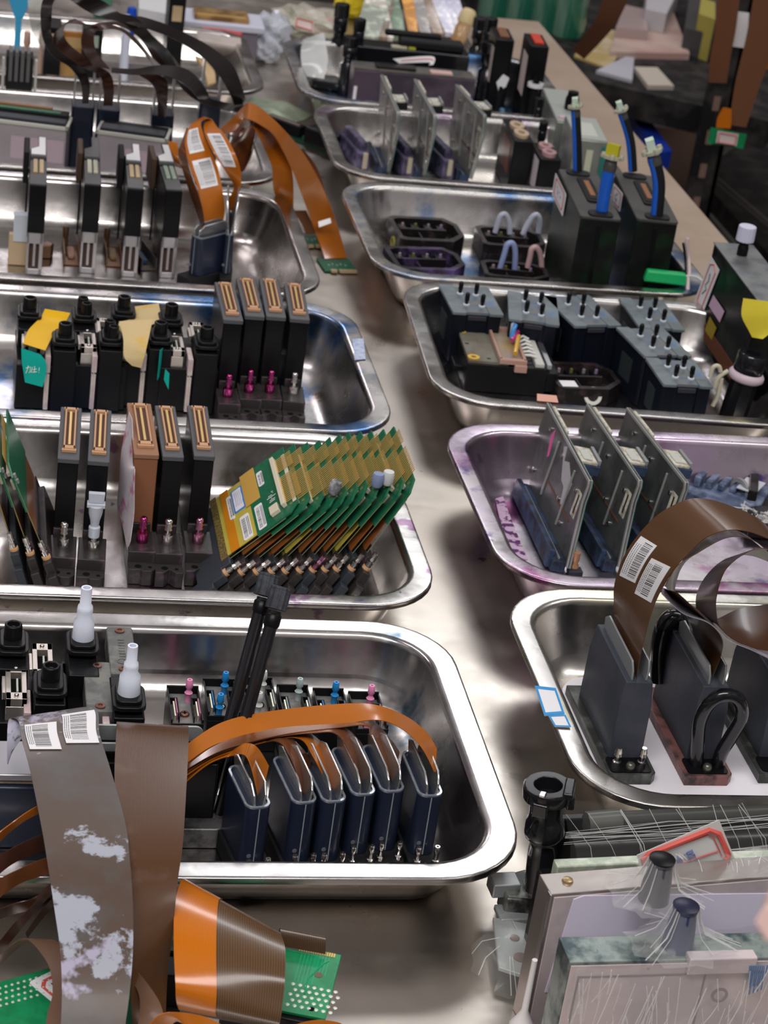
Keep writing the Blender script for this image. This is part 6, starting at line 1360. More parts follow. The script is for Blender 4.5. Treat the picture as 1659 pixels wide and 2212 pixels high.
# conical posts poking up under the film
film_c = mat('stretch_film', (0.80, 0.82, 0.80), 0.14, alpha=0.12, coat=.8, bump=.5, bscale=70)
strand = mat('film_crease', (0.80, 0.81, 0.80), 0.2, alpha=0.42, coat=.6)
def film_cone(px, ztop, zb, top_c, lb, rb=.03, n=22, seed=1):
    t_ = A(*px, ztop); r = thing('film_covered_post', lb, 'post', (t_.x, t_.y, zb), 0, 'posts poking up through the stretched film'); H_ = (ztop-zb)*1000
    MB().lathe([(9, 0), (8, H_*.5), (6.4, H_-3), (7.2, H_-2.6), (7.2, H_)], (0, 0, 0), 20).build('post', mat('post_grey', (.12, .12, .14), .3, .4) if top_c is black else mat('post_blueish', (.05, .07, .16), .3, .4), r)
    MB().lathe([(7.4, 0), (7.6, 1), (5, 2)], (0, 0, H_-1), 20).build('post_cap', top_c, r)
    fl_ = MB(); fl_.smooth = True; R_ = random.Random(seed); vs = []; m = 28
    for j, (rr, zz) in enumerate([(7.9, H_*1.0), (9.5, H_*.72), (13, H_*.42), (21, H_*.16), (rb*1000, 1.5)]):
        for i in range(m):
            an = 2*math.pi*i/m; k = 1+.06*math.sin(i*2.9+j)+(.1*math.sin(i*1.7) if j > 2 else 0); vs.append((rr*k*math.cos(an), rr*k*math.sin(an)*.75, zz))
    fs = [(j*m+i, j*m+(i+1) % m, (j+1)*m+(i+1) % m, (j+1)*m+i) for j in range(4) for i in range(m)]
    fl_.add(vs, fs); fl_.build('stretched_film', film_c, r)
    cr_ = MB()
    for q in range(n):
        an = R_.uniform(0, 6.28); k = R_.uniform(.8, 1.5)
        cr_.tube([(7.6*math.cos(an), 5.7*math.sin(an), H_), (10*math.cos(an), 7.6*math.sin(an), H_*.7), (14*math.cos(an), 10.6*math.sin(an), H_*.4), (rb*900*k*math.cos(an), rb*680*k*math.sin(an), H_*.08+2)], R_.uniform(.2, .45), 5)
    tag(cr_.build('film_creases', strand, r), kind='stuff')
film_cone(cT(1085, 540), .128, .100, black, 'grey post under stretched film behind the upper steel case rim', .026, n=15, seed=2)
film_cone(cT(1215, 795), .118, .090, mat('post_cap_blue', (.012, .014, .04), .35), 'blue-stained post under stretched film on the nearer steel case', .028, n=18, seed=5)
# film sheets hanging over the case fronts
def film_sheet(label, pts, seed, n=40, name='plastic_wrap'):
    """pts: 4 world corners tl,tr,br,bl"""
    R_ = random.Random(seed); tl, tr, br, bl = pts
    r = thing(name, label, 'plastic wrap', tuple(bl), 0, 'clear stretch film over the wrapped cases'); mb = MB(1); mb.smooth = True
    nn = (tr-tl).cross(bl-tl).normalized()
    if nn.dot(Vector((0, 0, CAMZ))-tl) < 0: nn = -nn
    N, M_ = 22, 10; vs = []
    for j in range(M_+1):
        for i in range(N+1):
            p = tl.lerp(tr, i/N).lerp(bl.lerp(br, i/N), j/M_); vs.append(p+nn*(.0012*math.sin(i*1.9+seed)+.0010*math.sin(i*.8+j*1.4))-bl)
    fs = [(j*(N+1)+i, j*(N+1)+i+1, (j+1)*(N+1)+i+1, (j+1)*(N+1)+i) for j in range(M_) for i in range(N)]
    mb.add(vs, fs); mb.build('film', film_c, r)
    cr_ = MB(1)
    for q in range(n):
        u0 = R_.random(); u1 = min(1, max(0, u0+R_.uniform(-.05, .04))); v0 = R_.uniform(-.0, .6); v1 = min(1, v0+R_.uniform(.15, .5))
        p = tl.lerp(tr, u0).lerp(bl.lerp(br, u0), v0)+nn*.0022-bl; e_ = tl.lerp(tr, u1).lerp(bl.lerp(br, u1), v1)+nn*.0022-bl
        cr_.tube([p, p.lerp(e_, .5)+nn*.0006, e_], R_.uniform(.00012, .0004), 5)
    tag(cr_.build('film_creases', strand, r), kind='stuff')
mwB = T(a2.x, a2.y, 0) @ RZ(yw2); mwA = T(a.x, a.y, 0) @ RZ(yw)
def lw(M, x, y, z): return M @ Vector((x*.001, y*.001, z*.001))
film_sheet('clear stretch film creased down the front of the nearer steel case', [lw(mwB, 2, -6, h2+1), lw(mwB, 190, -6, h2+1), lw(mwB, 190, -7, 8), lw(mwB, 2, -7, 8)], 3, 120)
film_sheet('clear stretch film bridging the two steel cases', [lw(mwA, 4, -2, h-38), lw(mwA, 200, -2, h-34), lw(mwB, 190, 12, h2+3), lw(mwB, 4, 10, h2+3)], 8, 46)
film_sheet('clear stretch film over the top rim of the upper steel case', [lw(mwA, 60, dep+4, h+2), lw(mwA, 220, dep+4, h+2), lw(mwA, 220, -3, h+2), lw(mwA, 60, -3, h+2)], 12, 22)
# black wrapped bars behind with the red bordered tag
zC = .085; c0 = A(*cT(560, 600), zC); c1_ = A(1659, 1858, zC); ywC = math.atan2(c1_.y-c0.y, c1_.x-c0.x)
r = thing('wrapped_bar', 'long black bar in clear film behind the steel cases, pale green top edge', 'bar', (c0.x-.004, c0.y+.004, 0), ywC)
MB().box(0, 240, 0, 8, 0, 84).build('green_edge', mat('edge_mint', (.36, .42, .33), .35, .3, col2=(.55, .6, .5), nscale=70), r, bevel=1)
MB().box(0, 240, 8, 30, 0, 62).build('bar_body', black, r, bevel=3)
zD = .070; c0 = A(*cT(650, 440), zD); c1_ = A(1659, 1800, zD)
r2 = thing('wrapped_bar', 'farther black bar in creased film with a steel coupling end', 'bar', (c0.x, c0.y, 0), math.atan2(c1_.y-c0.y, c1_.x-c0.x)+rad(1))
MB().tube([(0, 16, 43), (230, 16, 43)], 18, 14).build('bar_body', mat('bar_grey', (.018, .019, .019), .35, coat=.2), r2)
MB().box(-4, 232, 30, 36, 0, 64).build('back_panel', black, r2, bevel=1)
MB().tube([(12, 24, 64), (34, 24, 65)], 8, 8).build('coupling', mat('coupling_grey', (.10, .105, .095), .35, .3), r2)
MB().tube([(34, 24, 65), (230, 26, 64)], 6.5, 10).build('upper_rod', mat('rod_grey', (.035, .037, .034), .4, .1), r2)
cr_ = MB(); R_ = random.Random(4)
for q in range(16):
    x = R_.uniform(0, 205); cr_.tube([(x, -2+R_.uniform(-2, 2), R_.uniform(40, 50)), (x-6+R_.uniform(-3, 3), 2, 63), (x-14+R_.uniform(-4, 4), 20, 77+R_.uniform(-2, 1))], R_.uniform(.12, .3), 5)
for q in range(30): z = R_.uniform(25, 72); cr_.tube([(-8, -4+(z > 60)*12, z), (60, -3+(z > 60)*12, z+R_.uniform(-4, 8)), (210, -2+(z > 60)*12, z+R_.uniform(-4, 12))], R_.uniform(.1, .28), 5)
tag(cr_.build('film_creases', strand, r2), kind='stuff')
fl_ = MB(); fl_.smooth = True; N = 20; vs = []
for i in range(N+1):
    for (yy, zz) in ((-5, 12), (-5, 44), (2, 62), (20, 76), (38, 70)): vs.append((-6+i*12, yy+1.5*math.sin(i*1.7), zz+2.0*math.sin(i*1.1+yy)))
fs = [(i*5+j, (i+1)*5+j, (i+1)*5+j+1, i*5+j+1) for i in range(N) for j in range(4)]
fl_.add(vs, fs); fl_.build('stretched_film', mat('film_thin', (.8, .82, .8), .25, alpha=.02), r2)
# red bordered paper tag standing between the bars
yT = A(*cT(970, 570), .092).y
cs = [AY(*cT(965, 605), yT), AY(*cT(1480, 545), yT), AY(*cT(1392, 328), yT), AY(*cT(945, 520), yT)]
r = thing('red_bordered_tag', 'white paper tag with thick red border and blue handwriting between the wrapped bars', 'tag', tuple(cs[0]), 0)
X = (cs[1]-cs[0]).normalized(); 
def tp(u, v, o=0): return cs[0].lerp(cs[1], u).lerp(cs[3].lerp(cs[2], u), v)-cs[0]+Vector((0, -o, 0))
MB(1).quadplate(tp(0, 0), tp(1, 0), tp(1, 1), tp(0, 1), .0004).build('paper', mat('tag_paper', (.66, .68, .66), .55), r)
b = MB(1); pts = [(.06, .12), (.06, .72), (.12, .86), (.86, .88), (.94, .72), (.95, .14), (.9, .06)]
b.tube([tp(u, v, .0012) for u, v in pts], .0018, 6); b.build('red_border', red_l, r)
b = MB(1); b.tube([tp(u, v, .0012) for u, v in [(.12, .12), (.12, .66), (.17, .74), (.82, .78), (.87, .66), (.88, .16)]], .0004, 5); b.tube([tp(.3, .04, .0012), tp(.86, .30, .0012)], .0004, 5); b.build('red_line', red_l, r)
b = MB(1)
for st_ in ([(.40, .30), (.40, .10)], [(.40, .30), (.455, .34), (.455, .12)], [(.425, .42), (.425, .26), (.405, .16)], [(.425, .26), (.45, .17)], [(.50, .42), (.512, .38)], [(.495, .30), (.507, .27)], [(.50, .08), (.515, .2)], [(.53, .46), (.60, .50), (.60, .42), (.535, .40)], [(.53, .46), (.535, .2), (.525, .1)], [(.545, .34), (.605, .37), (.605, .12)], [(.545, .34), (.545, .12)], [(.56, .30), (.57, .25)], [(.58, .31), (.59, .26)]):
    b.tube([tp(u, v, .0012) for u, v in st_], .0003, 5)
b.build('handwriting', mat('pen_blue', (0.10, 0.16, 0.45), 0.6), r)
# black quick-coupling pipe
yP = 1.028; topc = AY(*cT(465, 130), yP); botc = AY(*cT(420, 640), yP); dv = topc-botc
r = thing('coupling_pipe', 'glossy black pipe with a clawed coupling ring on top, by the right tray', 'pipe', tuple(botc), 0, rot=tuple(dv.normalized().to_track_quat('Z', 'Y').to_euler())); Lp = dv.length*1000
G5 = Matrix.Diagonal((.56, .56, 1, 1))
MB().lathe([(17, -8), (16, 20), (15, Lp*.36), (17, Lp*.42), (21.5, Lp*.46), (22.5, Lp*.50), (21, Lp*.60), (18.5, Lp*.64), (18, Lp*.70), (18.5, Lp*.86)], (0, 0, 0), 28, M=G5).build('pipe', gloss, r)
MB().lathe([(24, Lp*.84), (26.5, Lp*.86), (27, Lp*.96), (25, Lp*.985), (15.5, Lp*.985), (14.5, Lp*.97), (13.5, Lp*.80)], (0, 0, 0), 28, M=G5).build('coupling_ring', gloss, r, bevel=.3)
MB().cyl((0, 0, Lp*.82), 13.6, .4, 20, M=G5).build('bore', hole, r)
for an, ln in ((200, 7), (330, 5), (75, 5)):
    MB().box(11.5, 11.5+ln, -5, 5, Lp*.78, Lp*.92, M=RZ(rad(an))).build('claw', gloss, r, bevel=1.2)
MB().box(-8, 10, 9.5, 16, Lp*.94, Lp*1.01, M=RZ(rad(-20))).build('latch', gloss, r, bevel=1.2)
MB().box(9, 14, -2, 2, Lp*.93, Lp*1.0, M=RZ(rad(-30))).build('steel_pin', metal, r, bevel=.6)
# dark bracket pile wrapped in film, left of the case
a = A(1112, 1975, .0)
r = thing('wrapped_bracket', 'black bracket parts in clear film sticking out left of the steel case', 'bracket', (a.x, a.y-.012, 0), rad(4))
MB().prism([(-12, 0), (20, -6), (30, 18), (10, 30), (-8, 24)], 0, 22).build('bracket_body', mat('bracket_dirty', (.03, .03, .028), .35, .4, col2=(.16, .17, .15), nscale=60), r, bevel=2)
MB().box(-18, 0, 8, 22, 16, 26).build('upper_tab', plate_g, r, bevel=1); MB().box(-16, 4, -8, 8, 8, 12).build('steel_tab', plate_g, r, bevel=1); MB().box(-4, 10, -20, -6, 2, 8).build('steel_tab', plate_g, r, bevel=1)
for q in range(3): MB().tube([(4, q*6, 23), (18, q*6+3, 27), (28, q*6, 21)], 3, 8).build('film_roll', strand, r)
a = A(1105, 2080, .0)
r = thing('wrapped_metal_tab', 'grey drilled metal tab bagged in clear film, below the black bracket', 'bracket', (a.x, a.y, 0), rad(-14))
MB().prism([(-9, -20), (14, -26), (20, 26), (-14, 28)], 8, 11).build('drilled_tab', mat('tab_grey', (.34, .37, .36), .4, .3), r, bevel=.6)
for (x, y, rr) in ((0, 10, 3), (4, -8, 4.4)): MB().lathe([(rr, 0), (rr, .6), (rr*.5, .8)], (x, y, 11), 16).build('hole_rim', mat('hole_rust', (.2, .13, .11), .4, .5), r)
bg_ = MB(); bg_.smooth = True; vs = []; N = 16
for j, (rr, z) in enumerate([(30, .5), (31, 6), (25, 13), (12, 16)]):
    for i in range(N): an = 6.283*i/N; kk = 1+.12*math.sin(i*2.3+j); vs.append((rr*kk*math.cos(an)*.8, rr*kk*math.sin(an)*1.15, z+1.5*math.sin(i*1.7)))
bg_.add(vs, [(j*N+i, j*N+(i+1) % N, (j+1)*N+(i+1) % N, (j+1)*N+i) for j in range(3) for i in range(N)]+[tuple(3*N+i for i in range(N))]); bg_.build('film_bag', film_c, r)
cr_ = MB(); R_ = random.Random(9)
for q in range(9): an = R_.uniform(0, 6.28); cr_.tube([(10*math.cos(an), 14*math.sin(an), 15), (20*math.cos(an+.2), 28*math.sin(an+.2), 12), (25*math.cos(an+.3), 36*math.sin(an+.3), 4)], R_.uniform(.2, .45), 5)
tag(cr_.build('film_creases', strand, r), kind='stuff')
a = A(1131, 2195, .02); o = MB().lathe([(6, 0), (7.5, 4), (7.5, 13), (5, 17), (2, 24), (1.6, 60)], (0, 0, 0), 12).build('white_plug', mat('plug_white', (.74, .72, .72), .4), None, loc=(a.x, a.y, .0006)); tag(o, 'small white plug with a thin stem at the bottom edge left of the cases', 'plug')

# clear scrap between the two front trays
st = Strip([(A(415, 1306, .03), A(412, 1314, .028)), (A(440, 1300, .036), A(470, 1312, .03)), (A(500, 1303, .034), A(520, 1310, .03)), (A(560, 1300, .03), A(562, 1306, .03))])
o = st.patch(MB(1), th=.0005, nu=4).build('film_scrap', mat('film_bright', (.80, .84, .84), .15, alpha=.6, coat=.8, bump=1.0, bscale=60), None, origin=st.pt(0, .5)); tag(o, 'crumpled clear film scrap caught between the two front left trays', 'plastic film')
# ================================================================ a hand reaching in from the right, close to the lens
hand_m = mat('skin', (0.62, 0.40, 0.33), .5, sss=.25)
C0 = Vector((0, 0, CAMZ)); tipw = C0+_ray(1612, 1992)*0.56
hd = thing('person', 'person\'s bare hand with one fingertip reaching in from the right, out of focus', 'person', tuple(tipw), 0)
Xh, Yh, Zh = RT, -DN, -FW     # right, up, towards the viewer
def hp(x, y, z): return (Xh*x+Yh*y+Zh*z)*.001
ch = []      # joints of palm, fingers and thumb, millimetres
P_ = {'wrist': (165, -30, 10, 24), 'palm': (125, -16, 6, 26), 'k1': (86, 4, 0, 11), 'i1': (48, 10, -2, 9), 'i2': (22, 5, -3, 8.2), 'i3': (5, 0, -2, 7.4),
      'k2': (88, -14, 4, 11), 'm1': (60, -26, 16, 9.2), 'm2': (74, -34, 32, 8.4), 'm3': (90, -30, 38, 7.6),
      'k3': (92, -32, 8, 10.5), 'r1': (68, -44, 20, 8.8), 'r2': (80, -50, 34, 8), 'r3': (96, -46, 38, 7.2),
      'k4': (98, -48, 12, 9.5), 'p1': (78, -60, 22, 7.6), 'p2': (88, -66, 34, 7), 'p3': (100, -62, 38, 6.4),
      't0': (130, 12, 20, 14), 't1': (100, 22, 32, 10.5), 't2': (76, 16, 38, 9.4), 't3': (60, 10, 36, 8.4), 'arm': (240, -62, 22, 30), 'arm2': (330, -100, 30, 36)}
ed = [('wrist', 'palm'), ('palm', 'k1'), ('k1', 'i1'), ('i1', 'i2'), ('i2', 'i3'), ('palm', 'k2'), ('k2', 'm1'), ('m1', 'm2'), ('m2', 'm3'), ('palm', 'k3'), ('k3', 'r1'), ('r1', 'r2'), ('r2', 'r3'), ('palm', 'k4'), ('k4', 'p1'), ('p1', 'p2'), ('p2', 'p3'), ('palm', 't0'), ('t0', 't1'), ('t1', 't2'), ('t2', 't3'), ('wrist', 'arm'), ('arm', 'arm2')]
ks = list(P_); me = bpy.data.meshes.new('hand'); me.from_pydata([tuple(hp(*P_[k][:3])) for k in ks], [(ks.index(a), ks.index(b)) for a, b in ed], []); me.materials.append(hand_m)
ho = bpy.data.objects.new('hand', me); COL.objects.link(ho); ho.parent = hd
sk_ = ho.modifiers.new('skin', 'SKIN')
for i, k in enumerate(ks): me.skin_vertices[0].data[i].radius = (P_[k][3]*.001,)*2; me.skin_vertices[0].data[i].use_root = (k == 'palm')
sk_.use_smooth_shade = True; sb = ho.modifiers.new('sub', 'SUBSURF'); sb.levels = 2; sb.render_levels = 2
nl = MB(1).prism([(-.0045, -.005), (.0045, -.005), (.005, .003), (0, .006), (-.005, .003)], 0, .0012, M=T(*hp(7, 1, 5.6)) @ Matrix((Yh, Xh*-1, Zh)).transposed().to_4x4()); nl.build('fingernail', mat('nail', (.66, .46, .42), .3, coat=.3), hd, bevel=.0005)
MB(1).tube([hp(*P_['arm'][:3]), hp(285, -80, 26), hp(*P_['arm2'][:3])], [.038, .041, .045], 18).build('sleeve', mat('sleeve_grey', (.10, .11, .13), .8, bump=.4), hd)
# ================================================================ back right trays: dark bars, fittings, boxes
def bxt(name, label, cat, u, v, z, dims, m, rz=0, group=None, mname='body', bevel=1.5, ground=.0022):
    """thing standing on the tray floor; (u,v) is its front-left top corner in the photograph at height z"""
    a = A(u, v, z); r = thing(name, label, cat, (a.x, a.y, ground), rad(rz), group)
    w, d = dims; h = (z-ground)*1000
    MB().box(0, w, 0, d, 0, h).build(mname, m, r, bevel=bevel); return r, w, d, h
pk = mat('bar_purple', (0.085, 0.060, 0.085), .42, .2, col2=(.045, .035, .05), nscale=25)
r, w, d, h = bxt('long_bar', 'long purplish grey bar across the farthest right tray, pink slip on top', 'bar', 766, 150, .058, (165, 38), pk, -2)
MB().box(0, 165, 1, 37, h, h+2).build('top_strip', mat('bar_top', (.06, .065, .06), .45, col2=(.12, .10, .08), nscale=30), r, bevel=.5)
MB().box(30, 85, 8, 28, h+2, h+6).build('black_pad', black, r, bevel=2); MB().box(104, 134, 4, 18, h+2, h+5).build('pink_slip', mat('slip_pink', (.62, .42, .38), .6), r, bevel=.5)
MB().box(2, 6, -2, 0, 4, h*.6).build('white_mark', white_p, r)
a = A(835, 135, .068); sq = Strip([(A(848, 127, .07), A(862, 137, .064)), (A(932, 122, .07), A(926, 135, .064)), (A(936, 140, .062), A(926, 141, .062))])
o = sq.patch(MB(1), th=.0005).build('paper_slip', white_p, None, origin=a); tag(o, 'folded white slip with a pink outline lying between the dark bars', 'slip'); 
br = MB(1); sq.patch(br, .1, .75, .4, .6, off=.0008, th=.0002); ob = br.build('pink_line', mat('slip_rose', (.6, .2, .2), .5), None, origin=a); ob.parent = o; ob.location = (0, 0, 0)
r, w, d, h = bxt('long_bar', 'long black glossy bar behind the purplish one in the farthest right tray', 'bar', 772, 98, .062, (158, 42), gloss, -4)
MB().box(60, 150, 10, 40, h, h+12).build('upper_block', blackm, r, bevel=3); MB().box(40, 120, 30, 42, h+10, h+18).build('top_ridge', black, r, bevel=3)
MB().box(48, 70, 4, 14, h, h+3).build('pale_chip', mat('chip_pale', (.5, .48, .34), .4), r, bevel=.5); MB().box(72, 82, 4, 12, h, h+3).build('yellow_chip', mat('chip_yellow', (.4, .42, .03), .4), r, bevel=.5)
def fitting(u, v, z, H_, lb, k=1.0, m=gloss, grp='black fittings around the long dark bars'):
    a = A(u, v, z); r = thing('black_fitting', lb, 'fitting', (a.x, a.y, .0022), 0, grp)
    MB().lathe([(11*k, 0), (11*k, H_*.5), (8*k, H_*.54), (8*k, H_*.62), (10*k, H_*.65), (10*k, H_*.8), (6*k, H_*.84)], (0, 0, 0), 16).build('stem', m, r)
    g = [((11 if q % 2 else 9)*k*math.cos(q*math.pi/7), (11 if q % 2 else 9)*k*math.sin(q*math.pi/7)) for q in range(14)]
    MB().prism(g, H_*.82, H_).build('knurled_cap', m, r, bevel=.6); return r
fitting(745, 196, .004, 78, 'tall black fitting left end of the purplish bar'); fitting(722, 165, .004, 105, 'tallest black fitting with knurled cap behind the left bar ends')
fitting(762, 178, .004, 92, 'black fitting between the two left end fittings', .8); fitting(1046, 212, .004, 82, 'stout black fitting at the purplish bar\'s right end', 1.35)
fitting(1022, 165, .004, 88, 'black fitting behind the bar\'s right end', 1.1); fitting(1040, 185, .004, 100, 'black knurled fitting right of the dark bars', .9)
a = A(700, 190, .004); r = thing('fitting_base', 'low black base of fittings in the tray\'s left corner', 'fitting', (a.x-.01, a.y, .0022), 0)
MB().prism([(-8, 0), (30, -8), (44, 10), (30, 34), (0, 30)], 0, 12).build('base', mat('base_speckled', (.02, .022, .024), .4, col2=(.20, .24, .22), nscale=200, namt=(.6, .7)), r, bevel=2)
a = A(668, 150, .05)
st = Strip([(A(655, 85, .085), A(700, 70, .09)), (A(650, 110, .07), A(705, 100, .075)), (A(652, 140, .055), A(708, 130, .06)), (A(662, 165, .04), A(700, 170, .04))])
mbf = MB(1); st.patch(mbf, th=.0005, nu=6); o = mbf.build('crumpled_film', mat('film_bright', (.80, .84, .84), .15, alpha=.6, coat=.8, bump=1.0, bscale=60), None, origin=st.pt(1, .5)); tag(o, 'crumpled shiny clear film at the left end of the farthest right tray', 'plastic film')
for (u, v, tc, lb, hh) in ((1072, 84, (.22, .10, .05), 'black cartridge with a brown topped slot, right end of the farthest tray', .098), (1146, 98, (.62, .06, .03), 'black cartridge with a red top and a white pink-lined label', .112)):
    a = A(u, v, hh); r = thing('black_cartridge', lb, 'cartridge', (a.x, a.y, .0022), rad(-5), 'standing black cartridges'); h = (hh-.0022)*1000
    MB().box(0, 26, 0, 66, 0, h).build('body', black, r, bevel=1.5)
    MB().box(7, 20, 10, 56, h, h+3).build('top_slot', mat('slot_red' if tc[0] > .5 else 'slot_rust', tc, .4), r, bevel=.5)
    MB().box(-.5, 0, 6, 44, h*.35, h*.85).build('sticker', mat('sticker_rosy', (.62, .52, .50), .5), r)
    if tc[0] > .5:
        MB().lathe([(7, 0), (7, h*.45), (4.5, h*.5), (4.5, h*.66)], (14, -9, 0), 14).build('front_spout', black, r)
        MB().ring((14, -9, h*.52), 11, 6, 5, 16).build('white_ring', white_plastic, r)
        MB().lathe([(10, 0), (9, 2), (4, 4), (4, 10)], (14, -9, 2), 14).build('blue_seal', mat('seal_blue', (.12, .24, .40), .4), r) if False else None
for i, (u, v, c_) in enumerate(((1085, 235, (.05, .2, .4)), (1150, 236, (.12, .22, .36)))):
    a = A(u, v, .02); o = MB().lathe([(9-i*0, 0), (9, 3), (4, 5), (4, 16), (3, 18)], (0, 0, 0), 14).build('blue_plug', mat('plug_blue%d' % i, c_, .35, col2=(.4, .4, .3), nscale=60), None, loc=(a.x, a.y, .0022)); tag(o, ['small blue plug by the stout black fitting', 'small blue plug with pale tip in front of the red topped cartridge'][i], 'plug', 'small blue plugs')
a = A(1078, 190, .05)
r = thing('white_clip', 'white plastic clip hanging beside the red topped cartridge', 'clip', (a.x, a.y, .0022), 0); MB().prism([(0, 44), (9, 50), (12, 62), (4, 66), (-4, 54)], 0, 4, Matrix(((1, 0, 0, 0), (0, 0, 1, 0), (0, 1, 0, 0), (0, 0, 0, 1)))).build('blade', white_plastic, r); MB().box(0, 5, 0, 4, 0, 50).build('stem', black, r)
# steel boxes at the right end of both back trays
gs = mat('box_greenish', (.30, .33, .29), .4, .6, col2=(.22, .24, .22), nscale=20)
r, w, d, h = bxt('steel_box', 'greenish steel box with a black knob, right end of the farthest tray', 'box', 1203, 262, .074, (36, 150), gs, -6)
MB().box(1, 35, 1, 148, h, h+1).build('lid', mat('lid_mint', (.42, .46, .42), .4, .3), r); MB().lathe([(9, 0), (9, 14), (7, 20), (7, 24)], (26, 60, h), 16).build('knob', black, r); MB().box(4, 30, 8, 16, h+1, h+4).build('pink_tab', mat('tab_pink', (.6, .45, .52), .5), r)
r, w, d, h = bxt('steel_box', 'greenish steel box with a cream front strip behind the blue hose', 'box', 1243, 300, .092, (40, 96), gs, -6)
MB().box(1, 39, 1, 94, h, h+1).build('lid', MATS['lid_mint'], r); MB().box(8, 30, 14, 70, h+1, h+1.6).build('lid_label', mat('lid_label', (.50, .54, .48), .5), r)
MB().box(16, 24, -1, 0, 10, h-12).build('cream_strip', mat('strip_olive', (.5, .52, .40), .5), r); MB().box(34, 41, -2, 20, 10, h-6).build('teal_edge', mat('edge_teal', (.02, .16, .14), .4), r)
# black boxes between the plates and the steel box
r, w, d, h = bxt('ink_box', 'black box with a red-brown side sticker in the magenta back tray', 'box', 1112, 303, .070, (24, 92), black, -3)
MB().box(-.6, 0, 16, 70, h*.30, h*.85).build('side_sticker', mat('sticker_redbrown', (.22, .055, .04), .35, col2=(.12, .04, .04), nscale=40), r)
for y in (12, 44): 
    c_ = MB(); c_.ring((0, 0, 0), 13, 6, 4, 18, M=T(12, y+12, h) @ Matrix.Diagonal((.7, 1.2, 1, 1))); c_.build('beige_gasket', mat('gasket_beige', (.50, .38, .26), .45), r)
r, w, d, h = bxt('ink_box', 'smaller black box with a white sticker and pinkish gaskets on top', 'box', 1168, 342, .060, (26, 66), black, -3)
MB().box(-.6, 0, 8, 36, h*.25, h*.90).build('side_sticker', mat('sticker_lilac2', (.60, .54, .60), .5), r)
for y in (6, 32): MB().ring((0, 0, 0), 11, 5, 5, 18, M=T(13, y+10, h) @ Matrix.Diagonal((.8, 1.1, 1, 1))).build('pink_gasket', mat('gasket_pink', (.42, .25, .26), .45), r)
a = A(1205, 390, .004); r = thing('capped_bottle', 'black bottle with a white screw cap beside the steel box', 'bottle', (a.x+.012, a.y+.05, .0022), 0)
MB().lathe([(13, 0), (14, 3), (14, 40), (8, 48), (8, 54)], (0, 0, 0), 18).build('bottle_body', gloss, r); MB().lathe([(9, 0), (9.6, 1), (9.4, 12), (8, 13.5)], (0, 0, 52), 18).build('cap', mat('cap_offwhite', (.66, .64, .66), .4), r)
a = A(1180, 400, .004); o = MB().box(-4, 4, -3, 3, 0, 50).build('violet_strip', mat('strip_violet', (.22, .30, .58), .4, col2=(.5, .28, .55), nscale=30, namt=(.45, .6)), None, bevel=1, loc=(a.x, a.y+.008, .0022)); tag(o, 'violet and blue plastic strip standing by the front rim of the back tray', 'strip')
a = A(1108, 300, .03)
for i, (u, v) in enumerate(((1150, 262), (1160, 300))):
    fitting(u, v+55, .01, 74-i*10, ['thin black fitting behind the white-stickered ink box', 'thin black fitting beside the white screw cap'][i], .55, grp=None)
# junk under the plates of that tray
for i, (u, v) in enumerate(((812, 385), (908, 395), (995, 400))):
    a = A(u, v-20, .012); r = thing('dirty_cartridge', ['blue-grimed part leaning under the leftmost back plate', 'violet-grimed part leaning under the middle back plate', 'blue-grimed part leaning under the rightmost back plate'][i], 'part', (a.x-.012, a.y+.01, .0022), rad(8))
    MB().box(-10, 6, 0, 90, 0, 26).box(-6, 4, 10, 80, 24, 36).build('slab', mat('grime_violet', (.04, .035, .07), .4, col2=(.14, .12, .22), nscale=60), r, bevel=2)
    MB().box(-4, 2, -3, 3, 6, 26).build('pale_tip', mat('tip_cream', (.5, .46, .34), .5), r, bevel=1)

# dark chassis lumps at the right of the magenta tray, behind the brown arch
def cV(x, y): return (1360+x/5.549, 900+y/5.549)
blu_g = mat('chassis_blue', (.05, .075, .14), .45, col2=(.18, .22, .32), nscale=50, bump=.5, bscale=120)
a = A(*cV(760, 1000), .01)
r = thing('blue_stained_dock', 'blue ink stained plastic dock with a white sticker behind the brown cable arch', 'dock', (a.x, a.y, .0022), rad(-38))
MB().prism([(-14, 0), (30, -10), (56, 20), (50, 70), (10, 84), (-12, 50)], 0, 16).build('chassis', blu_g, r, bevel=2)
for q in range(5): MB().box(-6+q*10, 0+q*10, 10+q*4, 60, 16, 26-q*2).build('rib', blu_g, r, bevel=1)
MB().box(30, 48, 22, 50, 22, 23).build('sticker', mat('sticker_bluish', (.5, .54, .58), .5), r)
a = A(*cV(1440, 1050), .01)
r = thing('black_chassis', 'black open chassis with a grey ring at the right picture edge', 'dock', (a.x, a.y, .0022), rad(-20))
MB().box(-10, 90, -20, 10, 0, 12).box(0, 90, 40, 60, 0, 26).build('chassis', MATS['dock_black'], r, bevel=1.5)
MB().box(-4, 4, -10, 60, 0, 26).build('side_wall', MATS['dock_black'], r, bevel=1); MB().box(20, 80, 10, 40, 0, 16).build('inner_tray', mat('inner_rose', (.10, .055, .06), .4, col2=(.35, .20, .20), nscale=60), r, bevel=1)
MB().ring((0, 0, 0), 13, 9.5, 3, 24, M=T(-12, 4, 15) @ RZ(rad(40)) @ RY(rad(90))).build('grey_ring', mat('ring_grey', (.25, .25, .26), .4), r)
a = A(*cV(1560, 1330), .01)
r = thing('bagged_part', 'crumpled clear bag of dark parts at the right picture edge', 'bag', (a.x, a.y, .0022), 0)
MB().prism([(-14, -6), (30, -10), (36, 24), (6, 34), (-12, 20)], 0, 14).build('dark_part', black, r, bevel=2)
cr_ = MB(); R_ = random.Random(3)
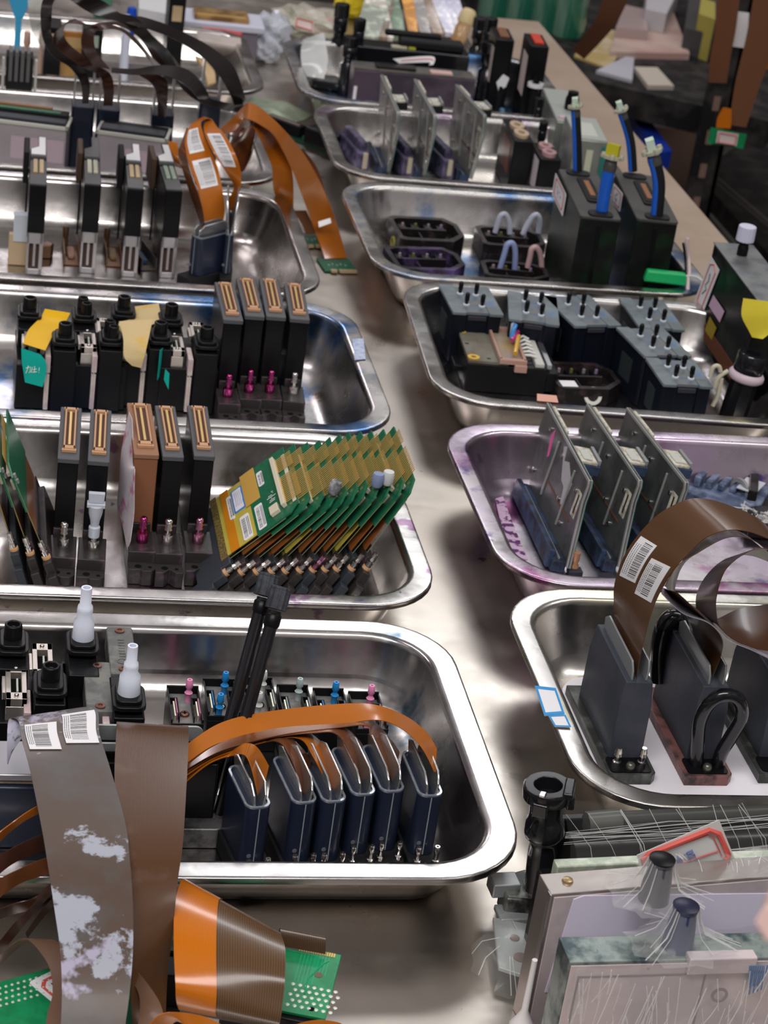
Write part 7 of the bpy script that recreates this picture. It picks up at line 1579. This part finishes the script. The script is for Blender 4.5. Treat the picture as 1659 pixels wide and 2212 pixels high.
for q in range(30): x = R_.uniform(-12, 30); y = R_.uniform(-6, 24); cr_.tube([(x, y, 15), (x+R_.uniform(-8, 8), y+R_.uniform(-8, 8), 19), (x+R_.uniform(-12, 12), y+R_.uniform(-9, 9), 15)], R_.uniform(.3, .9), 5)
tag(cr_.build('film_creases', strand, r), kind='stuff')
# bottom of that tray: blue spacer, screw
a = A(1240, 1228, .006)
r = thing('ink_fitting', 'small copper and blue stained fitting between the two left metal plates', 'fitting', (a.x, a.y, .0022), 0)
MB().lathe([(3.5, 0), (3.5, 7), (2.2, 9), (3.2, 12), (3.2, 19)], (0, 0, 0), 12).build('copper_body', mat('fit_copper', (.42, .22, .12), .4, .4), r); MB().box(-6, 6, -8, 2, 0, 5).build('blue_foot', blue_grime, r, bevel=1)
a = A(1116, 1065, .004)
o = MB().ring((0, 0, 0), 4.6, 2.6, 1.6, 18).build('flat_washer', mat('washer_dark', (.05, .05, .06), .3, .6), None, loc=(a.x, a.y, .0024)); tag(o, 'dark washer lying on the floor of the magenta tray', 'washer')
st = Strip([(A(1070, 1075, .004), A(1086, 1070, .004)), (A(1080, 1120, .004), A(1104, 1120, .004)), (A(1100, 1180, .004), A(1128, 1180, .004)), (A(1120, 1205, .005), A(1140, 1208, .005))])
o = st.patch(MB(1), th=.0014, nu=4).build('pink_foam_strip', mat('foam_pink', (.55, .40, .55), .8, bump=1, bscale=200, stain=[((.10, .03, .12), 120, .50, .56, 2.0)]), None, origin=st.pt(1, .5)); tag(o, 'pink foam strip speckled with dark ink in the magenta tray\'s left end', 'foam strip')
# ---- stickers on the tray rims
def rim_sticker(px, z, lb, edge=True, m=None):
    cs = [A(u, v, z) for u, v in px]; o0 = cs[0]; r = thing('rim_sticker', lb, 'sticker', tuple(o0), 0)
    MB(1).quadplate(*[c-o0 for c in cs], .0003).build('paper', m or white_p, r)
    if edge:
        for i in range(4): 
            p_, q_ = cs[i]-o0, cs[(i+1) % 4]-o0; cen = sum((c-o0 for c in cs), Vector())/4
            MB(1).quadplate(p_+Vector((0, 0, .0004)), q_+Vector((0, 0, .0004)), q_.lerp(cen, .2)+Vector((0, 0, .0004)), p_.lerp(cen, .2)+Vector((0, 0, .0004)), .0002).build('blue_edge', mat('edge_blue', (.02, .28, .66), .5), r)
    return r
rim_sticker([c6(275, 1395), c6(400, 1385), c6(345, 1225), c6(215, 1210)], .0548, 'blue edged sticker on the left rim of the paper-lined tray')
rim_sticker([c6(338, 1462), c6(440, 1465), c6(405, 1390), c6(300, 1395)], .0548, 'torn blue edged sticker scrap just below the full one on the same rim')
rim_sticker([(766, 778), (790, 776), (785, 731), (761, 733)], .0548, 'small faded sticker on the right rim of the blue stained tray', edge=False, m=mat('sticker_faded', (.50, .56, .68), .5, col2=(.3, .4, .62), nscale=200))
rim_sticker([(1160, 866), (1206, 870), (1202, 855), (1160, 851)], .0552, 'faded coral tape mark on the front rim of the damper block tray', edge=False, m=mat('tape_coral', (.68, .36, .28), .6))
cs = [AX(*c4(a_, b_), .482) for a_, b_ in ((380, 880), (440, 930), (468, 865), (405, 815))]
r = thing('rim_sticker', 'blue edged sticker inside the left wall of the magenta tray', 'sticker', tuple(cs[0]), 0); MB(1).quadplate(*[c-cs[0] for c in cs], .0004).build('paper', mat('sticker_stained', (.36, .38, .46), .5), r)
for i in range(4):
    p_, q_ = cs[i]-cs[0], cs[(i+1) % 4]-cs[0]; cen = sum((c-cs[0] for c in cs), Vector())/4; o_ = Vector((-.0006, -.0004, .0004))
    MB(1).quadplate(p_+o_, q_+o_, q_.lerp(cen, .14)+o_, p_.lerp(cen, .14)+o_, .0002).build('blue_edge', mat('edge_blue', (.02, .28, .66), .5), r)

# ================================================================ pile at the back of the table
def poly(px, z): return [A(u, v, z) for u, v in px]
def flat_thing(name, label, cat, px, z, th, m, group=None, base=0.0):
    ps = poly(px, z); o0 = Vector((ps[0].x, ps[0].y, z-th)); mb = MB(1); mb.prism([(p.x-o0.x, p.y-o0.y) for p in ps], 0, th)
    o = mb.build(name, m, None, loc=tuple(o0)); tag(o, label, cat, group); return o
PK = 'clear bagged strips heaped at the back of the table'
cols = [('grey green', (.30, .34, .28)), ('brown', (.20, .15, .11)), ('pale', (.55, .52, .46)), ('green', (.16, .24, .16)), ('orange', (.60, .26, .04)), ('grey', (.32, .31, .30)), ('brown', (.26, .18, .13)), ('lilac white', (.60, .60, .78)), ('lilac white', (.56, .56, .74)), ('lilac white', (.62, .62, .78))]
lbn = ['leftmost grey-green bagged strip in the heap', 'brown bagged strip behind the black bar', 'pale beige bagged strip in the heap', 'green bagged strip in the middle of the heap', 'bright orange strip standing out in the heap', 'grey bagged strip right of the orange one', 'brown bagged strip right of the grey one', 'lilac-white strip, nearest to the tan bottle', 'lilac-white strip, second from the tan bottle', 'lilac-white strip, farthest right in the heap']
xs = [(790, 850, 30), (815, 845, 24), (830, 800, 22), (862, 838, 16), (893, 878, 12), (920, 890, 14), (945, 900, 14), (972, 925, 14), (985, 945, 12), (1003, 965, 12)]
for i, ((n_, c_), (ub, ut, wd)) in enumerate(zip(cols, xs)):
    b0 = A(ub, 88 if i < 6 else 80, .012); t0 = A(ut-10, -50, .06)
    st = Strip([(b0+Vector((-wd*.0006, 0, 0)), b0+Vector((wd*.0006, 0, 0))), (b0.lerp(t0, .5)+Vector((-wd*.0007, 0, .004)), b0.lerp(t0, .5)+Vector((wd*.0007, 0, .008))), (t0+Vector((-wd*.0007, 0, .0)), t0+Vector((wd*.0007, 0, .004)))])
    o = st.patch(MB(1), th=.007, nu=3).build('bagged_strip', mat('strip_col_%d' % i, c_, .3, col2=tuple(min(1, k*1.9) for k in c_), nscale=70, namt=(.5, .62), coat=.4), None, origin=b0); tag(o, lbn[i], 'strip', PK)
def lump(name, label, cat, u, v, r_, z0, m, sq=(1, 1, .7), seed=1, sub=3, rough=.2):
    a = A(u, v, z0+r_*sq[2]); bm = bmesh.new(); bmesh.ops.create_icosphere(bm, subdivisions=sub, radius=1); R_ = random.Random(seed); ph = [R_.uniform(0, 6) for _ in range(6)]
    for vv in bm.verts:
        c = vv.co.copy(); k = 1+rough*(math.sin(c.x*5+ph[0])*math.sin(c.y*6+ph[1])+.6*math.sin(c.z*9+ph[2]+c.x*7)); vv.co = Vector((c.x*r_*sq[0]*k, c.y*r_*sq[1]*k, max(-r_*sq[2]*.8, c.z*r_*sq[2]*k)+r_*sq[2]*.8))
    me = bpy.data.meshes.new(name); bm.to_mesh(me); bm.free(); me.materials.append(m)
    o = bpy.data.objects.new(name, me); COL.objects.link(o); o.location = (a.x, a.y, z0); return tag(o, label, cat)
wbag = mat('bag_white', (.62, .66, .74), .3, coat=.4, alpha=.85, bump=.6, bscale=40); bbag = mat('bag_beige', (.50, .45, .38), .35, coat=.3, col2=(.34, .36, .28), nscale=25, bump=.6, bscale=50)
lump('plastic_bag', 'beige plastic parts bag with a red outlined label, left of the bars', 'bag', 665, 45, .045, .001, bbag, (1.25, 1.0, .55), 3)
lump('plastic_bag', 'crumpled whitish plastic bag beside the white tub', 'bag', 588, 60, .026, .001, wbag, (1, 1.3, 1.0), 5)
lump('plastic_bag', 'small whitish crumpled bag at the lower right of the white tub', 'bag', 572, 100, .022, .001, wbag, (1, 1, .9), 9)
lump('yellow_bag', 'bright yellow crumpled bag behind the black fittings', 'bag', 775, 12, .022, .001, mat('bag_yellow', (.70, .55, .02), .4, bump=.5, bscale=60), (1.6, 1, .9), 2)
lump('yellow_bag', 'small yellow cap standing right behind the knurled black fitting', 'cap', 748, 28, .010, .05, MATS['bag_yellow'], (.8, .8, 1.6), 4, rough=.05).location.z = .001
lump('pink_wad', 'salmon pink wad against the left black fitting', 'wad', 706, 62, .014, .001, mat('wad_pink', (.68, .28, .26), .6), (.8, .8, 1.4), 6, rough=.1)
r = thing('outlined_label', 'white label with a red outline on the beige bag', 'label', tuple(A(636, 46, .045)), 0)
q_ = [A(636, 58, .046), A(676, 70, .046), A(678, 48, .056), A(638, 38, .056)]; MB(1).quadplate(*[p-q_[0] for p in q_], .0005).build('paper', mat('label_pinkish', (.66, .55, .52), .5), r); r.location = q_[0]
b = MB(1); b.tube([(q_[i % 4]-q_[0]).lerp(sum((p-q_[0] for p in q_), Vector())/4, .15)+Vector((0, -.001, .001)) for i in range(5)], .001, 6); b.build('red_outline', red_l, r)
# white tub with amber circuit plate, red strip, clear sheet in the far left tray
a = A(405, 45, .055); b_ = A(560, 60, .055)
r = thing('white_tub', 'white plastic tub with a gold-brown circuit plate on top, back left', 'tub', (a.x, a.y, .0022), math.atan2(b_.y-a.y, b_.x-a.x)); w = (b_-a).length*1000
wt = mat('tub_white', (.62, .64, .76), .4)
MB().box(-6, w+8, -4, 70, 44, 54).build('rim', wt, r, bevel=2); MB().box(0, w, 0, 64, 0, 46).build('tub_body', mat('tub_grey', (.20, .18, .22), .5), r, bevel=2)
MB().box(10, w-14, 8, 56, 54, 60).build('circuit_plate', mat('plate_goldbrown', (.20, .11, .04), .3, .3, col2=(.42, .26, .10), nscale=40), r, bevel=.5); MB().box(14, w-18, 14, 20, 60, 60.6).build('gold_edge', goldpin, r)
a = A(430, 76, .05); o = MB(1).tube([A(436, 66, .05), A(480, 70, .05), A(522, 78, .05)], .005, 10).build('red_strip', mat('strip_red', (.55, .08, .08), .5), None, origin=a); tag(o, 'dusty red strip lying in front of the white tub', 'strip')
st = Strip([(A(425, 68, .06), A(520, 82, .06)), (A(430, 95, .045), A(522, 110, .045)), (A(448, 122, .02), A(518, 134, .02))])
o = st.patch(MB(1), th=.002, nu=4).build('beige_sheet', mat('sheet_beige', (.55, .48, .45), .35, coat=.3, col2=(.42, .40, .38), nscale=14), None, origin=st.pt(1, .5)); tag(o, 'curved beige plastic sheet inside the end of the far left tray', 'sheet')
st = Strip([(A(422, 120, .03), A(438, 125, .03)), (A(440, 150, .03), A(462, 152, .03)), (A(450, 182, .02), A(466, 178, .02))])
o = st.patch(MB(1), th=.004).build('tan_stick', mat('stick_tan', (.52, .36, .18), .5), None, origin=st.pt(1, .5)); tag(o, 'tan flat stick inside the far left tray under the black cables', 'stick')
a = A(295, 12, .03); r = thing('blue_pen_cap', 'bright blue marker cap at the top left', 'cap', tuple(A(285, 26, .07).xy)+(.0022,), 0, rot=(0, 0, rad(20))); MB().lathe([(7, 0), (8, 60), (6, 74)], (0, 0, 0), 12).build('cap_body', mat('cap_blue', (.01, .08, .5), .35), r)
a = A(400, 0, .08); flat_thing('white_box', 'white box lid at the top left edge of the picture', 'box', [(300, 18), (362, 30), (372, -30), (300, -40)], .05, .048, white_plastic)
a = A(240, 10, .05); flat_thing('green_card', 'green card at the top left between the black cables', 'circuit board', [(208, 14), (240, 20), (246, -30), (206, -36)], .05, .048, pcb)
# tan bottle with a cream cap
a = A(985, 98, .002); t_ = AY(1012, 30, a.y+.02)
r = thing('tan_bottle', 'amber-tan bottle with a cream cap leaning right of the bagged strips', 'bottle', tuple(a), 0, rot=tuple((t_-a).normalized().to_track_quat('Z', 'Y').to_euler())); Lb = (t_-a).length*1000
MB().lathe([(8, 0), (11, 4), (12, Lb*.55), (9, Lb*.68)], (0, 0, 0), 18).build('bottle_body', mat('bottle_tan', (.44, .25, .10), .3, coat=.5, col2=(.62, .44, .26), nscale=30), r); MB().lathe([(10, 0), (13, 4), (13, 18), (9, 24), (4, 25)], (0, 0, Lb*.66), 18).build('cap', mat('cap_cream', (.70, .58, .32), .5), r)
# ================================================================ rack and shelf beyond the table
ZS = -.15
rk = mat('rack_black', (.022, .021, .022), .55, col2=(.04, .036, .034), nscale=20)
SH = thing('storage_rack', 'black perforated steel rack standing beyond the right side of the table', 'rack', (A(1545, 250, ZS).x, A(1545, 250, ZS).y, -.80), 0)
o0 = Vector(SH.location)
def shelf(nm, px, z, th):
    ps = poly(px, z); mb = MB(1); mb.prism([(p.x-o0.x, p.y-o0.y) for p in ps], z-th-o0.z, z-o0.z); return mb.build(nm, rk, SH)
shelf('shelf', [(1180, 148), (1293, 178), (1660, 262), (1760, 150), (1500, -60), (1000, -60)], ZS, .05)
shelf('lower_shelf', [(1490, 385), (1545, 420), (1760, 660), (1900, 420), (1700, 240)], -.45, .04)
pp = A(1545, 248, ZS); 
MB(1).box(-.025, .025, -.004, .004, .05, .95).box(.018, .026, -.004, .05, .05, .95).build('post', rk, SH)
pm_ = mat('post_hole', (.22, .14, .11), .8)
for k in range(12): MB(1).box(-.006, .006, -.0055, -.004, .06+.06*k, .085+.06*k, M=T(-.004, 0, 0)).build('slot_hole', pm_, SH)
for (u, v, u2, v2) in ((1500, 440, 1680, 640), (1540, 385, 1700, 520)):
    p_, q_ = A(u, v, -.42), A(u2, v2, -.42); MB(1).tube([p_-o0, q_-o0], .008, 8).build('rail', mat('rail_steel', (.25, .24, .23), .4, .8), SH)
sp = lambda px, th, m, nm, lb, cat, z=ZS: flat_thing(nm, lb, cat, px, z+th, th, m)
sp([(1240, 120), (1318, 148), (1360, 75), (1292, 55)], .004, mat('card_yellow', (.50, .36, .14), .6, col2=(.58, .48, .32), nscale=12), 'yellow_folder', 'yellowish folder on the black shelf by the brown diagonal cable', 'folder')
sp([(1318, 112), (1490, 116), (1450, 14), (1345, 22)], .012, mat('papers_rosy', (.48, .30, .27), .6, col2=(.55, .42, .36), nscale=9), 'paper_stack', 'stack of rosy bagged papers on the black shelf', 'papers')
sp([(1288, 152), (1366, 173), (1370, 124), (1352, 122)], .006, mat('paper_grey', (.50, .50, .56), .6), 'torn_paper', 'grey-white torn paper triangle on the shelf', 'paper')
sp([(1400, 184), (1456, 185), (1420, 145), (1370, 144)], .008, mat('card_cream', (.58, .52, .44), .6), 'small_card', 'cream card with a scribble lying on the shelf', 'card')
st = Strip([(A(1398, 158, ZS+.009), A(1402, 156, ZS+.009)), (A(1422, 172, ZS+.009), A(1426, 170, ZS+.009))]); 
sp([(1330, 60), (1400, 66), (1395, 20), (1350, 10)], .03, mat('bag_rose', (.44, .34, .33), .35, coat=.3, bump=.4, bscale=30), 'bagged_papers', 'clear bag with rose sheets on top of the paper stack', 'bag')
sp([(1480, 60), (1540, 75), (1560, -20), (1490, -20)], .05, mat('box_darkgrey', (.06, .06, .06), .5), 'dark_box', 'dark box on the shelf behind the copper ribbons', 'box')
sp([(1395, 20), (1440, 30), (1470, -30), (1400, -40)], .05, mat('card_white2', (.55, .53, .56), .5), 'white_carton', 'white carton at the top edge on the shelf', 'carton')
sp([(1510, 30), (1545, 42), (1545, 5), (1515, -5)], .08, mat('carton_yellow', (.42, .36, .08), .5), 'yellow_carton', 'olive yellow carton on the shelf at the top edge', 'carton')
GB = 'green glossy bottles beyond the table'
for i, (u, v, rr) in enumerate(((1065, 52, .034), (1120, 60, .034), (1175, 66, .036), (1222, 76, .034))):
    a = A(u, v, ZS); r = thing('green_bottle', ['green bottle farthest left of four behind the table corner', 'green bottle second from the left behind the table corner', 'green bottle third from the left behind the table corner', 'green bottle farthest right, beside the brown diagonal cable'][i], 'bottle', (a.x, a.y, ZS), 0, GB)
    MB(1).lathe([(rr*.9, 0), (rr, .005), (rr, .20), (rr*.7, .225), (rr*.4, .235)], (0, 0, 0), 20).build('glass_body', mat('glass_green', (.02, .16, .10), .15, coat=.6, col2=(.20, .36, .27), nscale=9, stretch=(3, 3, .2)), r)
    MB(1).lathe([(rr*.42, 0), (rr*.42, .03)], (0, 0, .235), 14).build('cap', mat('cap_pinkw', (.6, .5, .5), .5), r)
CR = 'coppery flat cables hanging by the rack'
cp_m = ribbon_mat('flex_hang', (.17, .072, .036), (.15, .062, .03), 14, .3, coat=.5)
flat_cable('hanging_cable', [(1305, -20, 3.30, 1365, -20, 3.30), (1285, 45, 3.30, 1328, 55, 3.30), (1236, 108, 3.32, 1262, 128, 3.32)], ribbon_mat('flex_hang_dark', (.10, .04, .02), (.09, .035, .018), 14, .3), 'brown flat cable hanging diagonally above the shelf', CR)
flat_cable('hanging_cable', [(1550, -20, 3.0, 1600, -20, 3.0), (1545, 60, 3.0, 1590, 60, 3.0), (1535, 120, 3.0, 1578, 125, 3.0), (1530, 178, 3.0, 1570, 180, 3.0)], cp_m, 'shiny copper-brown flat cable hanging left of the white tag', CR)
flat_cable('hanging_cable', [(1630, -20, 2.9, 1700, -20, 2.9), (1612, 80, 2.9, 1675, 90, 2.9), (1588, 180, 2.9, 1640, 190, 2.9), (1575, 270, 2.9, 1612, 275, 2.9)], cp_m, 'longest hanging copper-brown flat cable ending at the green board', CR)
flat_cable('hanging_cable', [(1562, 232, 2.89, 1580, 235, 2.89), (1550, 255, 2.89, 1580, 258, 2.89), (1547, 276, 2.89, 1578, 278, 2.89)], rb_or, 'bright orange curled cable end just above the hanging green board', CR)
flat_cable('hanging_cable', [(1650, 110, 2.95, 1690, 100, 2.95), (1645, 150, 2.95, 1690, 150, 2.95)], rb_o, 'small orange cable piece at the right picture edge', CR)
r = thing('hanging_circuit_board', 'green board with a pink outlined label hanging at the cable end', 'circuit board', tuple(AY(1530, 308, 2.89)), 0)
q_ = [AY(1528, 308, 2.89), AY(1604, 320, 2.89), AY(1612, 290, 2.89), AY(1535, 275, 2.89)]
r.location = q_[0]; MB(1).quadplate(*[p-q_[0] for p in q_], .003).build('board', MATS['pcb_bright'], r)
l_ = [AY(1546, 308, 2.884), AY(1590, 315, 2.884), AY(1595, 290, 2.884), AY(1550, 283, 2.884)]; MB(1).quadplate(*[p-q_[0] for p in l_], .001).build('sticker', mat('label_pinkish', (.66, .55, .52), .5), r)
b = MB(1); cen = sum((p-q_[0] for p in l_), Vector())/4; b.tube([(l_[i % 4]-q_[0]).lerp(cen, .18)+Vector((0, -.002, 0)) for i in range(5)], .0012, 6); b.build('pink_outline', mat('outline_rose', (.6, .2, .25), .5), r)
l_ = [AY(1582, 100, 3.02), AY(1612, 104, 3.02), AY(1618, 28, 3.02), AY(1590, 24, 3.02)]; o = MB(1).quadplate(*l_, .001).build('white_tag', white_p, None, origin=l_[0]); tag(o, 'white paper tag with yellow base hanging between the copper cables', 'tag')
# things below the shelf
bb = flat_thing('blue_case', 'bright blue plastic case leaning below the shelf beside the table', 'case', [(1344, 226), (1382, 228), (1452, 326), (1425, 330)], -.22, .03, mat('case_blue', (.008, .035, .32), .4))
a = A(1425, 332, -.24)
def stand_px(name, label, cat, px, y, d, m):
    cs = [AY(u, v, y) for u, v in px]; o0_ = cs[0]; n = len(cs); vs = [c-o0_ for c in cs]+[c-o0_+Vector((0, d, 0)) for c in cs]
    mb = MB(1).add(vs, [tuple(range(n)), tuple(range(2*n-1, n-1, -1))]+[(i, n+i, n+(i+1) % n, (i+1) % n) for i in range(n)]); o = mb.build(name, m, None, loc=tuple(o0_)); return tag(o, label, cat)
stand_px('cardboard_box', 'tan cardboard box below the shelf behind the blue case', 'box', [(1370, 395), (1500, 420), (1510, 250), (1380, 236)], 4.3, .3, mat('cardboard', (.30, .20, .15), .8))
stand_px('pink_carton', 'pinkish white carton strip on the cardboard box under the shelf', 'carton', [(1385, 270), (1505, 284), (1512, 238), (1372, 228)], 4.2, .08, mat('carton_pink', (.58, .42, .50), .7))
